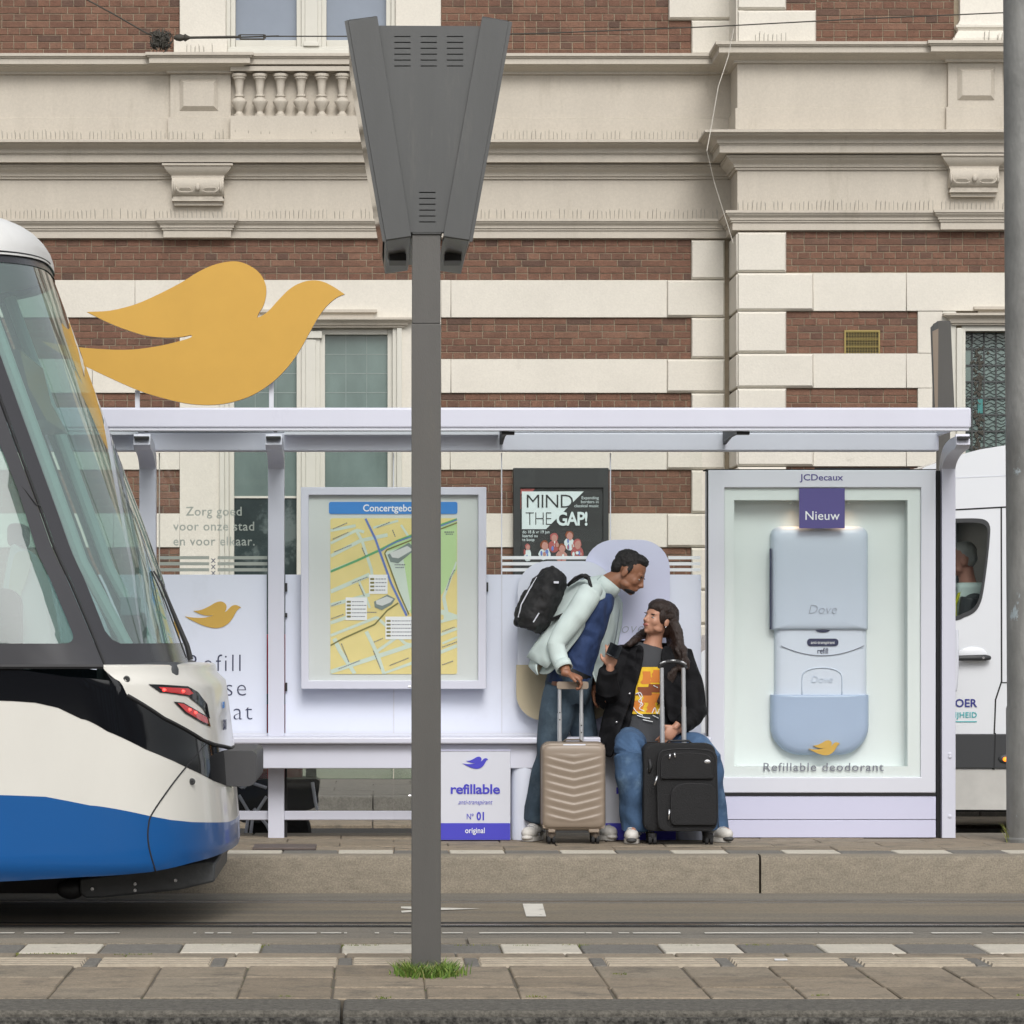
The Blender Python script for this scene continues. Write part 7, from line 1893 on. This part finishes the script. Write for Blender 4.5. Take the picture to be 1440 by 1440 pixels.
# body box with rounded edges
mb = MB(); out = rrect(x0, x1, z_lo, z_hi, .045, 6); n = len(out); cx_, cz_ = (x0+x1)/2, (z_lo+z_hi)/2
rows = []
for ins, y in ((.02, .018), (.006, .024), (0, .036), (0, .108), (.002, .110), (.002, .118), (0, .120), (0, .205), (.01, .222), (.03, .228)):
    rows.append([(cx_+(p[0]-cx_)*(1-ins/(.5*(x1-x0))), Ysu+y, cz_+(p[1]-cz_)*(1-ins/(.5*(z_hi-z_lo)))) for p in out])
vs = [p for r in rows for p in r]; K = len(rows)
mb.add(vs, [tuple(range(n))[::-1], tuple((K-1)*n+k for k in range(n))]+[(i*n+k, i*n+(k+1) % n, (i+1)*n+(k+1) % n, (i+1)*n+k) for i in range(K-1) for k in range(n)])
shell = obj('shell', mb, 'case_taupe', su, smooth=True, fixn=True)
# ridged front: displaced grid
mb = MB(); NX, NZ = 60, 150; rows = []
for i in range(NZ+1):
    v = i/NZ; row = []
    for k in range(NX+1):
        u = k/NX*2-1
        x = cx_+u*(x1-x0)/2*.965; z = z_lo+.012+(z_hi-z_lo-.024)*v
        edge = max(0, 1-((abs(u))**10+abs(2*v-1)**14))
        hch = (1-abs(u)**1.15)*.042          # chevron dips to the middle
        ph2 = ((z+hch)/(.0455)) % 1.0
        r = (ph2/.72 if ph2 < .72 else (1-ph2)/.28); r = r*r*(3-2*r)
        amp = min(1, (1-abs(u))*2.2+.1)*(1 if .06 < v < .90 else 0); amp2 = amp*min(1, max(0, (.90-v)*18))*min(1, max(0, (v-.06)*18))
        row.append((x, Ysu+.022-.018*edge**.5-.0048*r*amp2, z))
    rows.append(row)
mb.grid(rows); obj('ridged_front', mb, 'case_taupe', su, smooth=2)
mb = MB(); mb.tube([(p[0], Ysu+.113, p[1]) for p in [(cx_+(q[0]-cx_)*1.004, cz_+(q[1]-cz_)*1.004) for q in out]+[out[0]]], .0045, 6); obj('zip', mb, 'case_taupe_dark', su)
mb = MB(); mb.tube([(X(793), Ysu+.11, z_hi-.002), (X(797), Ysu+.11, z_hi+.014), (X(817), Ysu+.11, z_hi+.014), (X(821), Ysu+.11, z_hi-.002)], [(.012, .005)]*4, 8); obj('carry_handle', mb, 'case_taupe_dark', su, smooth=2)
mb = MB(); mb.box(X(792), X(824), Ysu+.015, Ysu+.03, z_hi-.028, z_hi-.008); obj('top_plate', mb, 'case_grey', su, bevel=.004)
for px in (787, 817.5):
    mb = MB(); y = Ysu+.17; mb.tube([(WX(px, y), y, z_hi-.02), (WX(px, y), y, WZ(1003, y))], .0125, 12); mb.tube([(WX(px, y), y, WZ(1003, y)), (WX(px, y), y, WZ(966, y))], .0105, 12); t_ = obj('telescopic_tube', mb, 'tube_silver', su, smooth=True)
    mb = MB()
    for py in (1002, 1012): mb.lathe((WX(px, y), y-.013, WZ(py+(18 if px > 800 else 0), y)), [(.004, 0), (.004, -.003)], 8, 'Y')
    obj('locking_pin', mb, 'black_plastic', t_)
y = Ysu+.17; mb = MB(); mb.prism(rrect(WX(783, y), WX(827.5, y), WZ(969, y), WZ(958.5, y), .012, 4), y-.016, y+.016); obj('grip', mb, 'case_taupe', su, bevel=.006)
def wheels(parent, xs, ydep, z0, m='tyre', hubs='case_taupe_dark', r=.024):
    for x in xs:
        for yy in ydep:
            for s_ in (-1, 1):
                mb = MB(); mb.lathe((x+s_*.013, yy, z0+r), [(r*.4, -.008), (r, -.008), (r, .008), (r*.4, .008)], 18, 'X'); mb.lathe((x+s_*.013, yy, z0+r), [(r*.5, -.0095), (r*.5, .0095)], 12, 'X')
                obj('wheel', mb, m, parent, smooth=True)
            mb = MB(); mb.lathe((x, yy, z0+r*1.3), [(.02, 0), (.024, .012), (.024, .03)], 12); obj('wheel_mount', mb, hubs, parent, smooth=True)
wheels(su, (X(776), X(838)), (Ysu+.05, Ysu+.19), .002)
mb = MB(); mb.box(X(771), X(781), Ysu+.01, Ysu+.2, z_lo-.012, z_lo+.006); mb.box(X(828), X(843), Ysu+.01, Ysu+.2, z_lo-.012, z_lo+.006); obj('base_block', mb, 'case_taupe', su, bevel=.004)

# --- black soft suitcase
Ysb = -.60
sb_ = thing('suitcase', 'black soft suitcase with raised handle in front of the seated woman', 'suitcase', P3(960, 1182, Ysb+.14))
X = lambda p: WX(p, Ysb)
z_lo, z_hi = WZ(1170, Ysb), WZ(1046, Ysb)
def softbox(px0, px1, zl, zh, y0, y1, rad, m, name, parent, st=.012):
    mb = MB(); out = rrect(X(px0), X(px1), zl, zh, rad, 7); n = len(out); cx_ = (X(px0)+X(px1))/2; cz_ = (zl+zh)/2; hw_, hh_ = (X(px1)-X(px0))/2, (zh-zl)/2; rows = []
    d = y1-y0
    for ins, f in ((.10, .0), (.03, .01), (.008, .03), (0, .12), (0, .88), (.01, .98), (.04, 1)):
        rows.append([(cx_+(p[0]-cx_)*(1-ins*.8), y0+d*f, cz_+(p[1]-cz_)*(1-ins*hw_/hh_*.8)) for p in out])
    K = len(rows); vs = [p for r in rows for p in r]
    mb.add(vs, [tuple(range(n))[::-1], tuple((K-1)*n+k for k in range(n))]+[(i*n+k, i*n+(k+1) % n, (i+1)*n+(k+1) % n, (i+1)*n+k) for i in range(K-1) for k in range(n)])
    return obj(name, mb, m, parent, smooth=True, fixn=True)
softbox(906, 1008, z_lo, z_hi, Ysb+.05, Ysb+.27, .05, 'case_black', 'main_body', sb_)
softbox(925, 1009, z_lo+.004, z_hi-.03, Ysb+.005, Ysb+.06, .05, 'case_black', 'front_compartment', sb_)
softbox(930, 1003, WZ(1095, Ysb), WZ(1060, Ysb), Ysb-.012, Ysb+.01, [.01, .01, .03, .03], 'case_black', 'upper_pocket', sb_)
softbox(944, 1007, WZ(1160, Ysb), WZ(1103, Ysb), Ysb-.016, Ysb+.01, [.02, .02, .05, .05], 'case_black', 'lower_pocket', sb_)
def piping(pts, yy, r=.003, nm='piping', m='case_black_trim'):
    mb = MB(); mb.tube([(X(a), yy, WZ(b, Ysb)) for a, b in smooth_poly(pts, 4, False)], r, 6); obj(nm, mb, m, sb_, smooth=2)
piping([(926, 1164), (925, 1090), (926, 1066), (933, 1056), (960, 1053), (995, 1055), (1005, 1062), (1008, 1080), (1010, 1164)], Ysb+.004)
piping([(930, 1096), (930, 1072), (936, 1062), (962, 1059), (992, 1061), (1001, 1070)], Ysb-.012, .0025); piping([(944, 1158), (944, 1118), (950, 1107), (965, 1102), (1000, 1103)], Ysb-.014, .0025)
for (a, b, c, d) in ((942, 1060, 941, 1067), (948, 1058.5, 949, 1065), (924, 1091, 920, 1104), (941, 1138, 940, 1152)):
    mb = MB(); mb.tube([(X(a), Ysb-.018, WZ(b, Ysb)), (X(c), Ysb-.02, WZ(d, Ysb))], [(.004, .006), (.003, .004)], 8); obj('zip_puller', mb, 'chrome', sb_, smooth=2)
mb = MB(); mb.ell((X(994.5), Ysb-.012, WZ(1071, Ysb)), (.019, .004, .011)); obj('badge', mb, 'chrome', sb_, smooth=2)
mb = MB(); mb.tube([(X(909), Ysb+.055, WZ(1150, Ysb)), (X(908), Ysb+.055, WZ(1090, Ysb)), (X(912), Ysb+.05, WZ(1080, Ysb))], .0022, 6); mb.tube([(X(914), Ysb+.046, WZ(1068, Ysb)), (X(916), Ysb+.042, WZ(1078, Ysb)), (X(914), Ysb+.042, WZ(1086, Ysb))], [.008, .011, .008], 8); obj('side_handle', mb, 'case_black_trim', sb_, smooth=2)
mb = MB(); mb.tube([(X(940), Ysb+.16, z_hi-.004), (X(944), Ysb+.16, z_hi+.012), (X(972), Ysb+.16, z_hi+.012), (X(976), Ysb+.16, z_hi-.004)], [(.014, .006)]*4, 8); obj('carry_handle', mb, 'case_black_trim', sb_, smooth=2)
for px in (930.5, 961):
    y = Ysb+.22; mb = MB(); mb.tube([(WX(px+1, y), y, z_hi-.02), (WX(px+.5, y), y, WZ(994, y))], .0135, 12); mb.tube([(WX(px+.5, y), y, WZ(994, y)), (WX(px, y), y, WZ(939, y))], .0115, 12); obj('telescopic_tube', mb, 'tube_silver', sb_, smooth=True)
y = Ysb+.22; mb = MB(); mb.tube([(WX(a, y), y, WZ(b, y)) for a, b in ((927, 940), (929, 934), (937, 931), (946, 930), (955, 931), (962, 934), (965, 940))], [.010, .013, .013, .013, .013, .013, .010], 10); gr = obj('grip', mb, 'case_black_trim', sb_, smooth=True)
mb = MB()
for pts in ([(928, 933.5), (932, 931.2), (936, 930.2)], [(943, 928.7), (950, 928.8)], [(957, 930.2), (961, 931.5), (965, 934.5)]): mb.tube([(WX(a, y), y-.010, WZ(b, y)) for a, b in pts], .005, 6)
obj('grip_trim', mb, 'tube_silver', gr, smooth=2)
wheels(sb_, (X(919), X(999)), (Ysb+.08, Ysb+.24), .002, hubs='case_black_trim')

# ------------------------------------------------------------------ the other side of the street (behind the camera; what the glass and paint reflect)
ob = thing('building', 'long row of brown brick houses across the street, mirrored in the tram and window glass', 'building', (0, -62, RZ))
m = MB(); m.box(-260, 260, -72, -62, RZ, 8.2); obj('wall', m, 'brick', ob)
m = MB(); m.prism([(-260.3, 8.2), (260.3, 8.2), (260.3, 8.6), (-260.3, 8.6)], -72.2, -61.6); obj('cornice', m, 'white_stone', ob)
w = MB(); w.box(-.6, .6, -61.98, -61.9, -1, 1); wme = mesh_from(w, 'window'); wme.materials.append(MATS['upper_glass'])
f = MB(); f.box(-.75, .75, -61.99, -61.95, -1.15, 1.15); fme = mesh_from(f, 'window_frame'); fme.materials.append(MATS['window_paint'])
for r in range(2):
    for k in range(-30, 31):
        a = inst(fme, 'window', ob, (0, 0, 0)); a.location = Vector((k*3.0, 0, 2.2+r*3.6))-ORG[ob.name]
        b = bpy.data.objects.new('pane', wme); COL.objects.link(b); b.parent = a; ORG[b.name] = ORG[ob.name]
